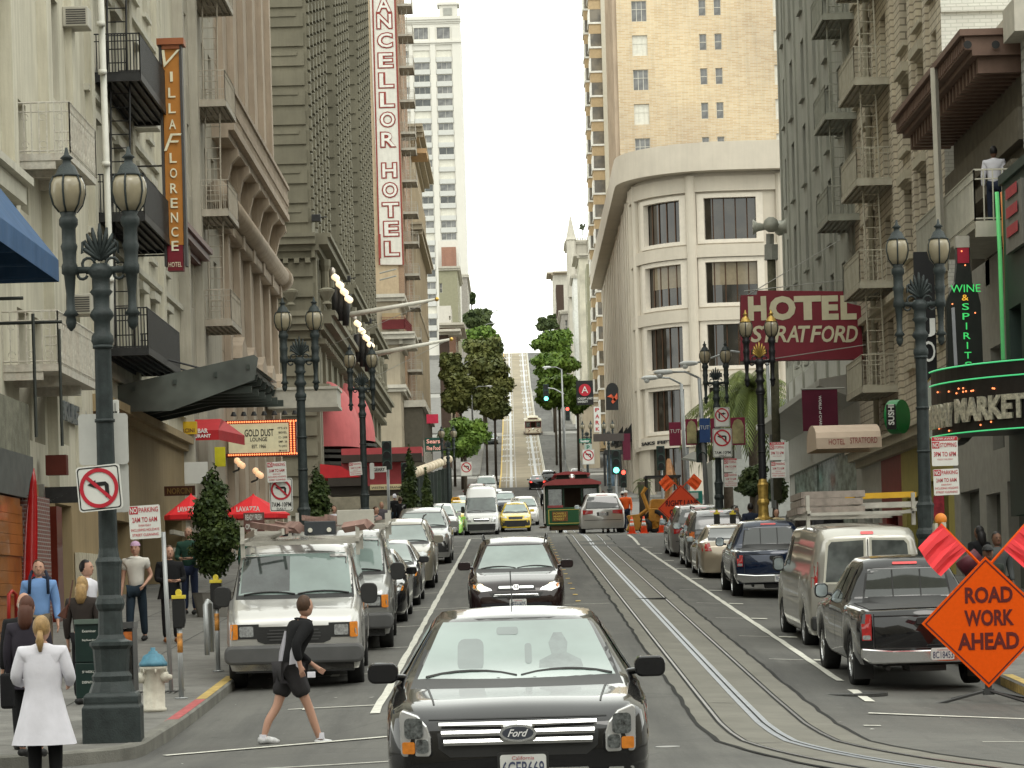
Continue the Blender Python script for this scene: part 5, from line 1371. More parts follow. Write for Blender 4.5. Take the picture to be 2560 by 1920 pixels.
simple('roof_tree',lambda bm:[ball(bm,P(1456+rnd.uniform(-6,6),566+rnd.uniform(-5,7),469),.18,5,4)for _ in range(26)]+[tube(bm,[P(1456,590,469),P(1456,566,469)],.06,4)],mat('dark_leaf',(.05,.06,.035),.8),b)
blkR('bracketed_building','cream topped building with dark eaves and hanging balconies',1382,684,1422,770,560,10,PALE,corn=1.2)
blkR('dark_side_building','dark brown side wall under the cream topped building',1390,712,1412,830,545,8,mat('dark_brown',(.06,.04,.03)))
blkR('ornate_white_building','white and yellow ornate narrow building among the right hillside houses',1447,640,1480,1000,430,14,mat('cream_ornate',(.55,.52,.42),.8,var=.25,scale=.5,streak=.2),corn=.8)
blkR('white_slab_building','bright white slab sided house on the right hillside',1433,690,1452,950,452,12,mat('bright_white_wall',(.68,.68,.64),.8),corn=.4)
blkR('olive_side_building','olive grey plain wall behind the bay windows',1466,660,1492,1010,415,10,OLIVE)
blkR('grey_hill_building','grey house with bay windows beside the right trees',1404,780,1436,960,500,20,GRP,[(1412,800,1420,830),(1412,845,1420,875)],corn=.5)
blkR('low_right_shops','low buff shops under the bay window building on the right',1455,1000,1500,1150,360,20,BUFF,corn=.4)
# ---------------------------------------------------------------- vehicles
def paint(name,col,metal=0.0,rough=.22,var=.03):
 return mat(name,col,rough,metal,var=var,scale=1.5,coat=1.0,spec=.1)
BLACKP=paint('black_paint',(.006,.006,.007));
RUB=mat('tyre_rubber',(.018,.018,.018),.85,var=.2,scale=12,bump=.3);TRIMB=mat('black_plastic',(.028,.028,.028),.5,var=.15)
RIM=mat('alloy_rim',(.42,.42,.42),.3,.8,var=.1);CHR=mat('chrome',(.75,.75,.75),.12,1.0,var=.03)
WSG=mat('windscreen_sky_tint',(.17,.22,.205),.06,var=.25,scale=.9,coat=1.0);SDG=glass('side_glass',(.03,.035,.033),.05,.5)  # windscreen: pale base colour stands in for the reflected sky
LEN=mat('lamp_lens',(.42,.43,.43),.12,.5,var=.4,scale=25,coat=1);AMB=mat('amber_lens',(.62,.2,.02),.2,var=.2,scale=20,coat=1)
REDL=mat('red_lens',(.35,.012,.012),.15,var=.3,scale=20,coat=1);REDLIT=mat('lit_brake_lamp',(.8,.05,.03),.3,emit=(1,.06,.04),es=3)
HLIT=mat('lit_headlamp',(.9,.8,.6),.3,emit=(1,.82,.5),es=3.0);PLATE=mat('plate_white',(.62,.62,.6),.5);PLT=mat('plate_blue',(.06,.07,.13),.5);PLR=mat('plate_red',(.4,.05,.06),.5)
def lerpk(keys,y,i):
 if y<=keys[0][0]:return keys[0][i]
 for a,b in zip(keys,keys[1:]):
  if y<=b[0]:
   t=(y-a[0])/max(1e-6,b[0]-a[0]);return a[i]+(b[i]-a[i])*t
 return keys[-1][i]
def car_body(sp):
 K=sp['st'];L,W=sp['L'],sp['W'];zb=sp.get('zb',.22);r=sp['r']
 ys={0.0,L}
 for k in K:ys.add(k[0])
 n=int(L/.13)
 for i in range(n):ys.add(L*i/n)
 for wy in(sp['yf'],sp['yr']):
  for i in range(-7,8):ys.add(wy+(r+.07)*math.sin(R(i*90/7)))
 ys=sorted(y for y in ys if 0<=y<=L);yy=[ys[0]]
 for y in ys[1:]:
  if y-yy[-1]>.012:yy.append(y)
 bm=bmesh.new();prev=None;rows=[]
 for y in yy:
 # smoothed keys
  e=.05
  zbelt,ztop,hw,hr=[sum(lerpk(K,y+d,i)for d in(-e,0,e))/3 for i in(1,2,3,4)]
  z0=zb
  for wy in(sp['yf'],sp['yr']):
   d=abs(y-wy);ra=r+.07
   if d<ra:z0=max(z0,r+math.sqrt(max(0,ra*ra-d*d))-.02)
  if len(K[0])>5:z0=max(z0,lerpk(K,y,5))
  z0=min(z0,zbelt-.05);t=max(.01,ztop-zbelt)
  q=[(hw*.94,z0),(hw*.99,z0+.2*(zbelt-z0)),(hw,z0+.5*(zbelt-z0)),(hw*.99,z0+.8*(zbelt-z0)),(hw*.965,zbelt-.01),(hw*.94,zbelt+.05*t),(hw*.94+(hr-hw*.94)*.5,zbelt+.5*t),(hr+.015,zbelt+.86*t),(hr*.93,zbelt+.96*t),(hr*.72,zbelt+.99*t),(hr*.35,ztop+.008),(0,ztop+.012)]
  q=q+[(-x,z)for x,z in q[-2::-1]]
  row=[bm.verts.new((x,y,z))for x,z in q]
  if prev:
   for k in range(len(row)-1):bm.faces.new((prev[k],row[k],row[k+1],prev[k+1]))
  else:bm.faces.new(row)
  prev=row
 bm.faces.new(prev[::-1])
 bmesh.ops.recalc_face_normals(bm,faces=bm.faces)
 return bm
def decal(bm,bvh,view,poly,off=.006,step=.09,L=6):
 'project an outline drawn in side, front, back or top view onto the body'
 t=bmesh.new();vs=[t.verts.new((a,0,b))for a,b in poly]
 try:t.faces.new(vs)
 except Exception:t.free();return
 a0,a1=min(p[0]for p in poly),max(p[0]for p in poly);b0,b1=min(p[1]for p in poly),max(p[1]for p in poly)
 for lo,hi,nrm in((a0,a1,(1,0,0)),(b0,b1,(0,0,1))):
  n=min(14,int((hi-lo)/step))
  for i in range(1,n+1):
   c=lo+(hi-lo)*i/(n+1);bmesh.ops.bisect_plane(t,geom=t.verts[:]+t.edges[:]+t.faces[:],plane_co=(c,0,0)if nrm[0]else(0,0,c),plane_no=nrm)
 mp={}
 dirs={'F':Vector((0,1,0)),'B':Vector((0,-1,0)),'S':Vector((-1,0,0)),'SL':Vector((1,0,0)),'T':Vector((0,0,-1))}[view]
 last=None
 for v in t.verts:
  a,b=v.co.x,v.co.z
  o={'F':Vector((a,-3,b)),'B':Vector((a,L+3,b)),'S':Vector((3,a,b)),'SL':Vector((-3,a,b)),'T':Vector((a,b,4))}[view]
  h=bvh.ray_cast(o,dirs,12)[0]
  if h is None:mp[v]=None;continue
  last=h;mp[v]=bm.verts.new(h-dirs*off)
 for f in t.faces:
  w_=[mp[v]for v in f.verts]
  if any(x is None for x in w_):continue
  try:bm.faces.new(w_)
  except Exception:pass
 t.free()
def mesh_decal(name,bvh,view,polys,m,parent,off=.006,L=6,step=.09,th=0):
 bm=bmesh.new()
 for p in polys:decal(bm,bvh,view,p,off,step,L)
 bmesh.ops.recalc_face_normals(bm,faces=bm.faces)
 o=finish(name,bm,m,parent,True)
 return o
def mirror(p):return[(-a,b)for a,b in p]
_WH={}
def wheel(parent,x,y,r,wd,side,rim=None,spokes=5,hub=None):
 key=(r,wd,rim.name if rim else '',spokes,side)
 if key not in _WH:
  bm=bmesh.new();N=28;pr=[(r*.66,-wd/2),(r*.9,-wd/2),(r*.985,-wd*.4),(r,-wd*.25),(r,wd*.25),(r*.985,wd*.4),(r*.9,wd/2),(r*.66,wd/2)]
  rings=[[bm.verts.new((z,rr*math.cos(2*math.pi*k/N),rr*math.sin(2*math.pi*k/N)))for k in range(N)]for rr,z in pr]
  for a,b in zip(rings,rings[1:]+rings[:1]):
   for k in range(N):bm.faces.new((a[k],a[(k+1)%N],b[(k+1)%N],b[k]))
  bmesh.ops.recalc_face_normals(bm,faces=bm.faces)
  me=bpy.data.meshes.new('wheel');bm.to_mesh(me);bm.free();me.materials.append(RUB)
  for p in me.polygons:p.use_smooth=True
  bm=bmesh.new();s=side;xo=s*wd*.36;N=24
  ring=lambda rr,xx:[bm.verts.new((xx,rr*math.cos(2*math.pi*k/N),rr*math.sin(2*math.pi*k/N)))for k in range(N)]
  rs=[ring(r*.69,s*wd*.47),ring(r*.62,s*wd*.46),ring(r*.6,s*wd*.2),ring(r*.1,s*wd*.12)]
  for a,b in zip(rs,rs[1:]):
   for k in range(N):bm.faces.new((a[k],a[(k+1)%N],b[(k+1)%N],b[k]))
  for k in range(spokes):
   a=2*math.pi*k/spokes;ca,sa=math.cos(a),math.sin(a)
   M_=Matrix(((1,0,0,0),(0,ca,-sa,0),(0,sa,ca,0),(0,0,0,1)))
   box(bm,min(s*wd*.3,s*wd*.43),max(s*wd*.3,s*wd*.43),r*.08,r*.63,-r*.085,r*.085,M_)
  lathe(bm,[(r*.17,0),(r*.17,.02),(r*.08,.03)],12)
  vs=bm.verts[-36:]
  bmesh.ops.transform(bm,matrix=Matrix.Translation((s*wd*.4,0,0))@Matrix.Rotation(R(90*s),4,'Y'),verts=[v for v in bm.verts][-36:])
  me2=bpy.data.meshes.new('rim');bm.to_mesh(me2);bm.free();me2.materials.append(rim or RIM)
  _WH[key]=(me,me2)
 me,me2=_WH[key]
 o=bpy.data.objects.new('wheel',me);COL.objects.link(o);o.parent=parent;o.location=(x,y,r)
 q=bpy.data.objects.new('rim',me2);COL.objects.link(q);q.parent=o
 return o
def car(name,label,cat,X,Y,sp,pm,back=False,group=None,z=None,roll=0.0,yaw=0.0,pitch=None,plate=None):
 'front bumper centre at X, Y (rear bumper when back is True)'
 L,W=sp['L'],sp['W'];s_=slope(Y+L/2)if pitch is None else pitch
 z=gz(X,Y)if z is None else z
 root=empty(name,(X,Y,z),label,cat,group)
 Mx=Matrix.Translation((X,Y,z))@Matrix.Rotation(yaw,4,'Z')@Matrix.Rotation(s_,4,'X')@Matrix.Rotation(roll,4,'Y')
 if back:Mx=Mx@Matrix.Rotation(R(180),4,'Z')@Matrix.Translation((0,-L,0))
 root.matrix_world=Mx
 root.location,rq,_=Mx.decompose();root.rotation_euler=rq.to_euler()
 bm=car_body(sp);bvh=BVHTree.FromBMesh(bm)
 finish('body',bm,pm,root,True)
 hw=W/2;zb=sp.get('zb',.22)
 simple('underbody',lambda bm:(box(bm,-hw+.27,hw-.27,.12,L-.12,zb-.03,min(sp['st'][3][1],.75)),box(bm,-hw+.1,hw-.1,sp['yf']+sp['r']+.1,sp['yr']-sp['r']-.1,zb-.04,zb+.1)),TRIMB,root)
 wd=sp.get('wd',.22)
 for wy in(sp['yf'],sp['yr']):
  for s in(-1,1):wheel(root,s*(hw-wd/2-.035),wy,sp['r'],wd,s,sp.get('rim'),sp.get('spokes',5))
 def dec(nm,view,polys,m,off=.006,parent=root,step=.09):return mesh_decal(nm,bvh,view,polys,m,parent,off,L,step)
 if 'ws' in sp and not back:
  a,b,c,d=sp['ws'];tr=.035
  dec('windscreen_surround','F',[[(-c-tr,a-tr),(c+tr,a-tr),(d+tr,b+tr*.6),(-d-tr,b+tr*.6)]],TRIMB,.004)
  dec('windscreen','F',[[(-c,a),(c,a),(d*.99,b-.05),(d*.94,b),(-d*.94,b),(-d*.99,b-.05)]],sp.get('wsm',WSG),.01)
  for s in(-1,1):
   bm=bmesh.new();pts=[]
   for t in range(7):
    o_=Vector((-c*.9+t*c*.15+(0 if s<0 else c*.95),-3,a+.02+.035*t*(6-t)/9));h=bvh.ray_cast(o_,Vector((0,1,0)))[0]
    if h:pts.append(h-Vector((0,.03,-.01)))
   if len(pts)>1:tube(bm,pts,.012,4);finish('wiper',bm,TRIMB,root)
   else:bm.free()
 if 'rg' in sp and(back or sp.get('all')):
  a,b,c,d=sp['rg'];dec('rear_window_surround','B',[[(-c-.03,a-.03),(c+.03,a-.03),(d+.03,b+.025),(-d-.03,b+.025)]],sp.get('rgs',TRIMB),.004)
  dec('rear_window','B',[[(-c,a),(c,a),(d,b),(-d,b)]],sp.get('rgm',SDG),.01)
 for p in sp.get('side',[]):
  dec('side_window','S',[p],SDG,.008);dec('side_window','SL',[p],SDG,.008)
 if sp.get('sidedoor'):
  for y in sp['sidedoor']:
   for v in('S','SL'):dec('door_gap',v,[[(y,zb+.12),(y+.012,zb+.12),(y+.012,lerpk(sp['st'],y,1)-.03),(y,lerpk(sp['st'],y,1)-.03)]],TRIMB,.003)
 for it in sp.get('det',[]):
  nm,view,polys,m=it[:4];off=it[4]if len(it)>4 else.01
  if(view=='B' and not back and not sp.get('all'))or(view=='F' and back):continue
  if nm.startswith('*'):
   for q in(polys,[mirror(p)for p in polys]):
    o=dec(nm[1:],view,q,m,off)
  elif view=='S':dec(nm,'S',polys,m,off);dec(nm,'SL',polys,m,off)
  else:dec(nm,view,polys,m,off)
 if 'mir' in sp:
  my,mz,mw,mh=sp['mir'];mm=sp.get('mirm',pm)
  for s in(-1,1):
   bm=bmesh.new();prism(bm,rrect(mw,mh,min(mw,mh)*.35,4,s*(hw-.06+mw/2),mz),my-.07,my+.07)
   tube(bm,[(s*(hw-.12),my+.05,mz-mh*.28),(s*(hw-.02),my+.02,mz-mh*.2)],.028,6)
   o=finish('mirror',bm,mm,root,False,bevel=.018)
   if back or True:
    bm=bmesh.new();prism(bm,rrect(mw*.85,mh*.82,min(mw,mh)*.3,4,s*(hw-.06+mw/2),mz),my+.072,my+.078);finish('mirror_glass',bm,mat('mirror_glass',(.35,.4,.42),.08,.6),o)
 if plate:
  txt,px_,pz=plate[:3];yv='B' if back else 'F'
  o_=Vector((px_,-3 if not back else L+3,pz));h=bvh.ray_cast(o_,Vector((0,1 if not back else-1,0)))[0]
  y_=(h.y if h else(0 if not back else L))+(-.03 if not back else.03)
  if sp.get('py'):y_=sp['py']
  if back:M_=Matrix.Translation((px_,y_,pz))@Matrix.Rotation(R(180),4,'Z')
  else:M_=Matrix.Translation((px_,y_,pz))
  fr=simple('number_plate',lambda bm:prism(bm,rrect(.31,.16,.02),-.012,.03,M_),PLATE,root)
  if plate[3:]:simple('plate_frame',lambda bm:prism(bm,rrect(.345,.19,.02),-.006,.03,M_),plate[3],root)
  sign_text(fr,txt,M_,-.14,.14,-.06,.035,PLT,.012,y=-.016);sign_text(fr,'California',M_,-.075,.075,.045,.07,PLR,.0,y=-.016)
 if sp.get('extra'):sp['extra'](root,bvh,dec,pm)
 return root
SEDAN=dict(L=4.83,W=1.83,H=1.45,zb=.2,r=.325,yf=.93,yr=3.66,ws=(.955,1.36,.72,.57),rg=(1.08,1.34,.62,.52),mir=(1.5,1.02,.22,.15),st=[(0,.50,.53,.66,.5),(.06,.62,.67,.76,.62),(.16,.70,.755,.83,.7),(.4,.78,.83,.89,.75),(.9,.86,.91,.915,.78),(1.33,.91,.965,.915,.78),(1.42,.93,.985,.915,.76),(2.15,.95,1.385,.915,.60),(2.7,.96,1.45,.915,.60),(3.3,.97,1.41,.915,.59),(3.95,.99,1.12,.91,.62),(4.1,1.0,1.08,.9,.66),(4.65,.99,1.05,.87,.7),(4.78,.9,.95,.82,.68),(4.83,.8,.85,.78,.6)],side=[[(1.75,.98),(2.25,1.3),(2.72,1.37),(2.76,.99)],[(2.82,.99),(2.8,1.37),(3.25,1.34),(3.75,1.05),(3.7,1.0)]],sidedoor=[1.55,2.79,3.6])
def spec(base,**k):d=dict(base);d.update(k);return d
def rr(w_,h_,cx,cz,r_=.02):return rrect(w_,h_,min(r_,w_/2.2,h_/2.2),3,cx,cz)
# the big black saloon in front
def ford_extra(root,bvh,dec,pm):
 g=dec('grille','F',[[(-.46,.50),(.46,.50),(.535,.56),(.545,.735),(-.545,.735),(-.535,.56)]],TRIMB,.004)
 bm=bmesh.new()
 for z,w_ in((.715,.53),(.66,.515),(.60,.50)):
  pts=[]
  for i in range(15):
   x=-w_+2*w_*i/14;h=bvh.ray_cast(Vector((x,-3,z)),Vector((0,1,0)))[0];pts.append(Vector((x,h.y-.025,z)))
  for a,b in zip(pts,pts[1:]):
   for dz0,dz1,yy in((-.02,.02,-.012),):
    v=[bm.verts.new(p)for p in(a+Vector((0,0,dz0)),b+Vector((0,0,dz0)),b+Vector((0,yy,0)),a+Vector((0,yy,0)))];bm.faces.new(v)
    v=[bm.verts.new(p)for p in(a+Vector((0,yy,0)),b+Vector((0,yy,0)),b+Vector((0,0,dz1)),a+Vector((0,0,dz1)))];bm.faces.new(v)
 finish('chrome_bars',bm,CHR,g)
 h=bvh.ray_cast(Vector((0,-3,.655)),Vector((0,1,0)))[0];y_=h.y-.05
 N=28;el=lambda a,b,yy:[(a*math.cos(2*math.pi*i/N),b*math.sin(2*math.pi*i/N))for i in range(N)]
 Mb=Matrix.Translation((0,y_,.655))
 bd=simple('badge',lambda bm:prism(bm,el(.125,.058,0),0,.05,Mb),CHR,root)
 simple('badge_field',lambda bm:prism(bm,el(.105,.044,0),-.006,.0,Mb),mat('badge_dark',(.05,.055,.07),.3),bd)
 sign_text(bd,'Ford',Mb,-.07,.07,-.024,.026,mat('badge_white',(.75,.75,.75),.3),.015,.45,y=-.01)
 for s in(1,-1):
  mm=(lambda p:p)if s>0 else mirror
  def pr(bm,pts,y0,dp):
   A=[bm.verts.new((s*x,y0+max(0,x-.585)*.28,z))for x,z in pts];B=[bm.verts.new((s*x,y0+dp+.5*max(0,x-.585),z))for x,z in pts]
   bm.faces.new(A if s>0 else A[::-1]);bm.faces.new(B[::-1]if s>0 else B);n=len(pts)
   for i in range(n):q=(A[i],A[(i+1)%n],B[(i+1)%n],B[i]);bm.faces.new(q[::-1]if s>0 else q)
  hl=simple('headlight',lambda bm:pr(bm,[(.6,.51),(.775,.51),(.79,.53),(.795,.80),(.775,.825),(.67,.785),(.61,.715),(.585,.64),(.585,.53)],-.03,.2),mat('lamp_bezel',(.72,.72,.72),.15,.7,coat=1),root,bevel=.01)
  simple('lens',lambda bm:(pr(bm,rrect(.125,.14,.03,3,.70,.70),-.042,.05),pr(bm,rrect(.085,.095,.025,3,.645,.58),-.042,.05)),mat('lamp_inside',(.13,.14,.14),.1,.4,var=.8,scale=30,coat=1),hl);simple('turn_signal',lambda bm:pr(bm,rrect(.085,.08,.012,3,.737,.57),-.042,.05),AMB,hl)
  fl=dec('fog_light','F',[mm(rrect(.175,.09,.012,3,.69,.365))],CHR,.008);dec('lens','F',[mm([(.69+.03*math.cos(t*.5),.365+.03*math.sin(t*.5))for t in range(12)])],LEN,.014,fl)
  dec('bumper_chrome','F',[mm(rrect(.28,.03,.008,3,.33,.40))],CHR,.01)
  dec('side_marker','S' if s>0 else 'SL',[[(.33,.6),(.5,.6),(.5,.64),(.33,.635)]],AMB,.008)
 dec('lower_intake','F',[[(-.5,.27),(.5,.27),(.46,.36),(-.46,.36)]],TRIMB,.006)
 dec('bonnet_gap','F',[[(-.60,.752),(.60,.752),(.60,.758),(-.60,.758)]],TRIMB,.008)
 for s in(-1,1):
  dec('bonnet_crease','T',[[(s*.56,.25),(s*.573,.25),(s*.655,1.28),(s*.64,1.28)]],TRIMB,.004);
 dec('washer_jet','T',[rr(.025,.03,.13,1.25),rr(.025,.03,-.13,1.25)],TRIMB,.012)
 w_=[o for o in root.children if o.name.split('.')[0]=='windscreen'][0]
 for cx,cz,ww,hh,nm in((-.06,1.29,.16,.055,'inner_mirror'),):dec(nm,'F',[rrect(ww,hh,.02,3,cx,cz)],mat('seen_through_glass',(.12,.15,.145),.15,coat=1),.013,w_)
 dec('headrest','F',[rrect(.19,.22,.05,3,-.33,1.13)],MATS['seen_through_glass'],.013,w_)
 dec('driver','F',[[(.16,.98),(.5,.98),(.47,1.08),(.37,1.13),(.38,1.2),(.34,1.27),(.28,1.27),(.24,1.2),(.26,1.12),(.17,1.08)]],mat('seen_driver',(.115,.145,.14),.15,var=.3,scale=6,coat=1),.013,w_)
 dec('mirror_tag','F',[rrect(.05,.14,.02,3,.09,1.13)],MATS['seen_through_glass'],.0135,w_)
 simple('antenna',lambda bm:(tube(bm,[(-.02,3.3,1.42),(-.03,3.5,1.72)],.005,4),lathe(bm,[(.03,0),(.015,.02)],8,(-.02,3.3,1.425))),TRIMB,root)
FUS=spec(SEDAN,extra=ford_extra,st=[(0,.62,.66,.70,.56),(.05,.72,.765,.80,.64),(.14,.775,.82,.865,.72),(.35,.815,.865,.895,.76)]+SEDAN['st'][4:])
fy=19.35
# placed where the photograph's scale puts it: 366 px per metre at the front bumper
fp=P(1291,1700,fy)
car('black_saloon','black saloon car with chrome barred grille, nearest car in the street centre','car',fp.x+.0,fy,FUS,BLACKP,pitch=R(.9),z=-1.545,plate=('6CEB669',.03,.43,TRIMB))
# dark SUV behind it, headlights on
SUV=dict(L=4.53,W=1.82,H=1.68,zb=.24,r=.35,yf=.9,yr=3.52,ws=(1.10,1.53,.72,.56),rg=(1.12,1.52,.62,.54),mir=(1.42,1.18,.24,.16),st=[(0,.58,.62,.68,.55),(.07,.76,.82,.8,.66),(.2,.86,.92,.86,.72),(.6,.96,1.02,.9,.76),(1.15,1.03,1.10,.91,.78),(1.22,1.05,1.12,.91,.77),(1.95,1.07,1.58,.91,.62),(2.5,1.08,1.66,.91,.63),(3.9,1.1,1.64,.905,.61),(4.3,1.1,1.5,.88,.60),(4.45,1.05,1.2,.85,.66),(4.53,.9,1.0,.8,.6)],side=[[(1.5,1.1),(2.0,1.48),(2.45,1.56),(2.48,1.11)],[(2.54,1.11),(2.52,1.56),(3.3,1.54),(3.32,1.12)],[(3.4,1.13),(3.38,1.53),(3.9,1.5),(3.8,1.15)]],sidedoor=[1.35,2.5,3.3])
def crv_extra(root,bvh,dec,pm):
 for s in(1,-1):
  mm=(lambda p:p)if s>0 else mirror
  hl=dec('headlight','F',[mm([(.47,.80),(.57,.845),(.70,.90),(.79,.94),(.80,.80),(.66,.745),(.44,.765)])],CHR,.008)
  dec('lens','F',[mm([(.66+.062*math.cos(t*.5),.835+.055*math.sin(t*.5))for t in range(12)])],HLIT,.016,hl);dec('turn_signal','F',[mm([(.745,.86),(.79,.92),(.79,.82),(.755,.80)])],AMB,.014,hl)
 dec('grille','F',[[(-.36,.76),(.36,.76),(.33,.86),(-.33,.86)],[(-.42,.62),(.42,.62),(.5,.72),(-.5,.72)]],TRIMB,.005)
 dec('chrome_bar','F',[rr(.27,.045,-.19,.82),rr(.27,.045,.19,.82),rr(.8,.008,0,.69),rr(.84,.008,0,.665)],CHR,.012)
 bd=dec('badge','F',[rr(.1,.09,0,.82)],CHR,.016);dec('badge_letter','F',[[(-.03,.785),(-.018,.785),(-.012,.815),(.012,.815),(.018,.785),(.03,.785),(.035,.855),(.022,.855),(.016,.825),(-.016,.825),(-.022,.855),(-.035,.855)]],TRIMB,.021,bd,step=.2)
 dec('lower_bumper','F',[[(-.82,.27),(.82,.27),(.86,.5),(.6,.53),(-.6,.53),(-.86,.5)]],mat('dark_bumper',(.018,.018,.022),.45),.006)
 for s in(-1,1):simple('roof_rail',lambda bm:tube(bm,[(s*.6,2.1,1.64),(s*.62,2.3,1.7),(s*.62,3.6,1.7),(s*.6,3.9,1.63)],.018,6),TRIMB,root)
 w_=[o for o in root.children if o.name.split('.')[0]=='windscreen'][0]
 dec('windscreen_sticker','F',[rr(.07,.05,.60,1.15,.01)],PLATE,.013,w_)
car('dark_suv','very dark maroon-black SUV with headlights on, behind the nearest black saloon','car',P(1291,1500,53).x,53,spec(SUV,extra=crv_extra),paint('dark_maroon_paint',(.016,.007,.007)),roll=.0,plate=('6EEH405',.03,.52))
# vans on the left
VAN=dict(L=5.5,W=2.02,H=2.1,zb=.3,r=.37,wd=.24,yf=.82,yr=4.3,ws=(1.33,1.93,.83,.78),rg=(1.2,1.8,.7,.66),mir=(1.05,1.33,.25,.3),mirm=TRIMB,st=[(0,.86,.9,.88,.8),(.05,1.05,1.09,.95,.84),(.12,1.08,1.13,.97,.86),(.72,1.27,1.30,.99,.88),(.8,1.29,1.33,.99,.88),(1.35,1.3,1.93,1.0,.80),(1.65,1.3,2.05,1.0,.80),(3,1.3,2.1,1.0,.80),(5.2,1.3,2.09,1.0,.80),(5.45,1.28,2.0,.98,.78),(5.5,1.2,1.9,.95,.74)],side=[[(.95,1.38),(1.42,1.85),(2.05,1.88),(2.08,1.36)]],sidedoor=[.9,2.15,3.6])
def van_extra(root,bvh,dec,pm):
 dec('grille','F',[[(-.6,.93),(.6,.93),(.52,.72),(.42,.68),(-.42,.68),(-.52,.72)]],TRIMB,.006)
 dec('grille_bars','F',[rr(.8-abs(k-1.5)*.06,.022,0,.74+k*.045)for k in range(4)],mat('grille_grey',(.06,.06,.06),.5),.02)
 dec('headlight_panel','F',[[(-.88,.76),(-.5,.76),(-.5,.97),(-.88,.97)],[(.88,.76),(.5,.76),(.5,.97),(.88,.97)]],TRIMB,.007)
 for s in(-1,1):
  mm=(lambda p:p)if s>0 else mirror
  dec('headlight','F',[mm(rr(.2,.15,.68,.865,.02))],LEN,.014);dec('turn_signal','F',[mm(rr(.115,.22,.86,.865,.02))],AMB,.016)
 simple('bumper',lambda bm:prism(bm,rrect(2.0,.27,.1,4,0,.53),-.12,.12),mat('grey_bumper',(.09,.09,.09),.5),root,bevel=.04)
 simple('lower_valance',lambda bm:box(bm,-.85,.85,0,.4,.27,.42),TRIMB,root)
 w_=[o for o in root.children if o.name.split('.')[0]=='windscreen'][0]
 dec('windscreen_reflection_band','F',[[(-.8,1.36),(-.08,1.36),(-.08,1.9),(-.76,1.9)]],mat('painted_dark_reflection',(.035,.042,.04),.08,var=.5,scale=3,coat=1),.013,w_)  # dark patch paints the buildings' reflection onto the windscreen
SILV=paint('silver_paint',(.46,.45,.43),.55,.3);SILVD=paint('silver_grey_paint',(.3,.3,.29),.6,.3)
v1=car('silver_van','silver work van with ladders and boxes on its roof, nearest of the parked vans','van',-3.22,41.4,spec(VAN,extra=van_extra),SILV,roll=.0,yaw=R(2.0),z=gz(-3.2,41.4)-.02,plate=('8D78370',.55,.56))
v2=car('silver_van','second silver work van, parked behind the first with a box on its roof','van',-3.12,49.2,spec(VAN,extra=van_extra),SILVD,yaw=R(1.5),plate=('8D78312',.55,.56))
# roof loads are things of their own
def rack(car_,label,seed,ladders=True):
 o=empty('roof_rack',car_.location+Vector((0,2.2,2.15)),label,'roof rack');o.rotation_euler=car_.rotation_euler
 r2=random.Random(seed);ALU=mat('aluminium',(.5,.48,.43),.4,.6,var=.2)
 simple('rack',lambda bm:([box(bm,-.85,.85,y,y+.05,.02,.07)for y in(-1.0,-.2,.8,1.8)],[box(bm,s*.85-.03,s*.85+.03,-1.1,2,.05,.1)for s in(-1,1)],[box(bm,s*.85-.03,s*.85+.03,y,y+.05,-.15,.3)for s in(-1,1)for y in(-1.0,1.8)]),ALU,o)
 return o
PINKW=mat('weathered_board',(.3,.19,.16),.8,var=.25,scale=4)
def ladder(loc,yaw_,label,ln=3.0,m=None,tilt=0.0):
 o=empty('ladder',loc,label,'ladder',rz=yaw_,rx=tilt);m=m or MATS['aluminium']
 simple('rails',lambda bm:[box(bm,s*.2-.02,s*.2+.02,-ln/2,ln/2,0,.09)for s in(-1,1)],m,o)
 simple('rungs',lambda bm:[box(bm,-.2,.2,y-.02,y+.02,.03,.06)for y in[-ln/2+.15+.3*k for k in range(int(ln/.3))]],m,o)
 return o
rack(v1,'aluminium roof rack on the nearest silver van',1);rack(v2,'aluminium roof rack on the second silver van',2)
L1=v1.location
ladder(L1+Vector((-.6,2.4,2.27)),R(8),'aluminium ladder along the left edge of the nearest van roof');ladder(L1+Vector((-.35,2.6,2.38)),R(18),'tilted orange-railed ladder on the nearest van roof',2.4,PINKW,R(4))
o=tag(simple('equipment_box',lambda bm:box(bm,-.23,.23,-.12,.2,0,.2),mat('box_dark',(.04,.045,.05),.4),None,bevel=.01),'black equipment box with two round knobs on the nearest van roof','box');o.location=L1+Vector((.33,1.3,2.26))
simple('knobs',lambda bm:[lathe(bm,[(.035,0),(.035,.03)],10,(0,0,0))or bmesh.ops.transform(bm,matrix=Matrix.Translation((s*.14,-.12,.07))@Matrix.Rotation(R(90),4,'X'),verts=bm.verts[-20:])for s in(-1,1)],WF,o)
o=empty('board_frame',L1+Vector((.38,1.5,2.26)),'weathered pinkish wooden frame around the black box on the van roof','frame')
simple('boards',lambda bm:(tube(bm,[(-.36,-.1,.12),(-.6,.9,.16)],.09,4),tube(bm,[(.3,-.1,.1),(.65,-.3,.14)],.08,4),tube(bm,[(.65,-.3,.14),(.62,1.2,.16)],.08,4)),PINKW,o)
o=tag(simple('equipment_box',lambda bm:box(bm,-.32,.32,-.1,.1,0,.26),mat('box_pale',(.46,.44,.38),.5),None,bevel=.01),'long pale box across the roof of the second silver van','box');o.location=v2.location+Vector((.35,.9,2.2))
ladder(v2.location+Vector((-.2,2.2,2.3)),R(-6),'pinkish ladder on the second silver van roof',3,PINKW)
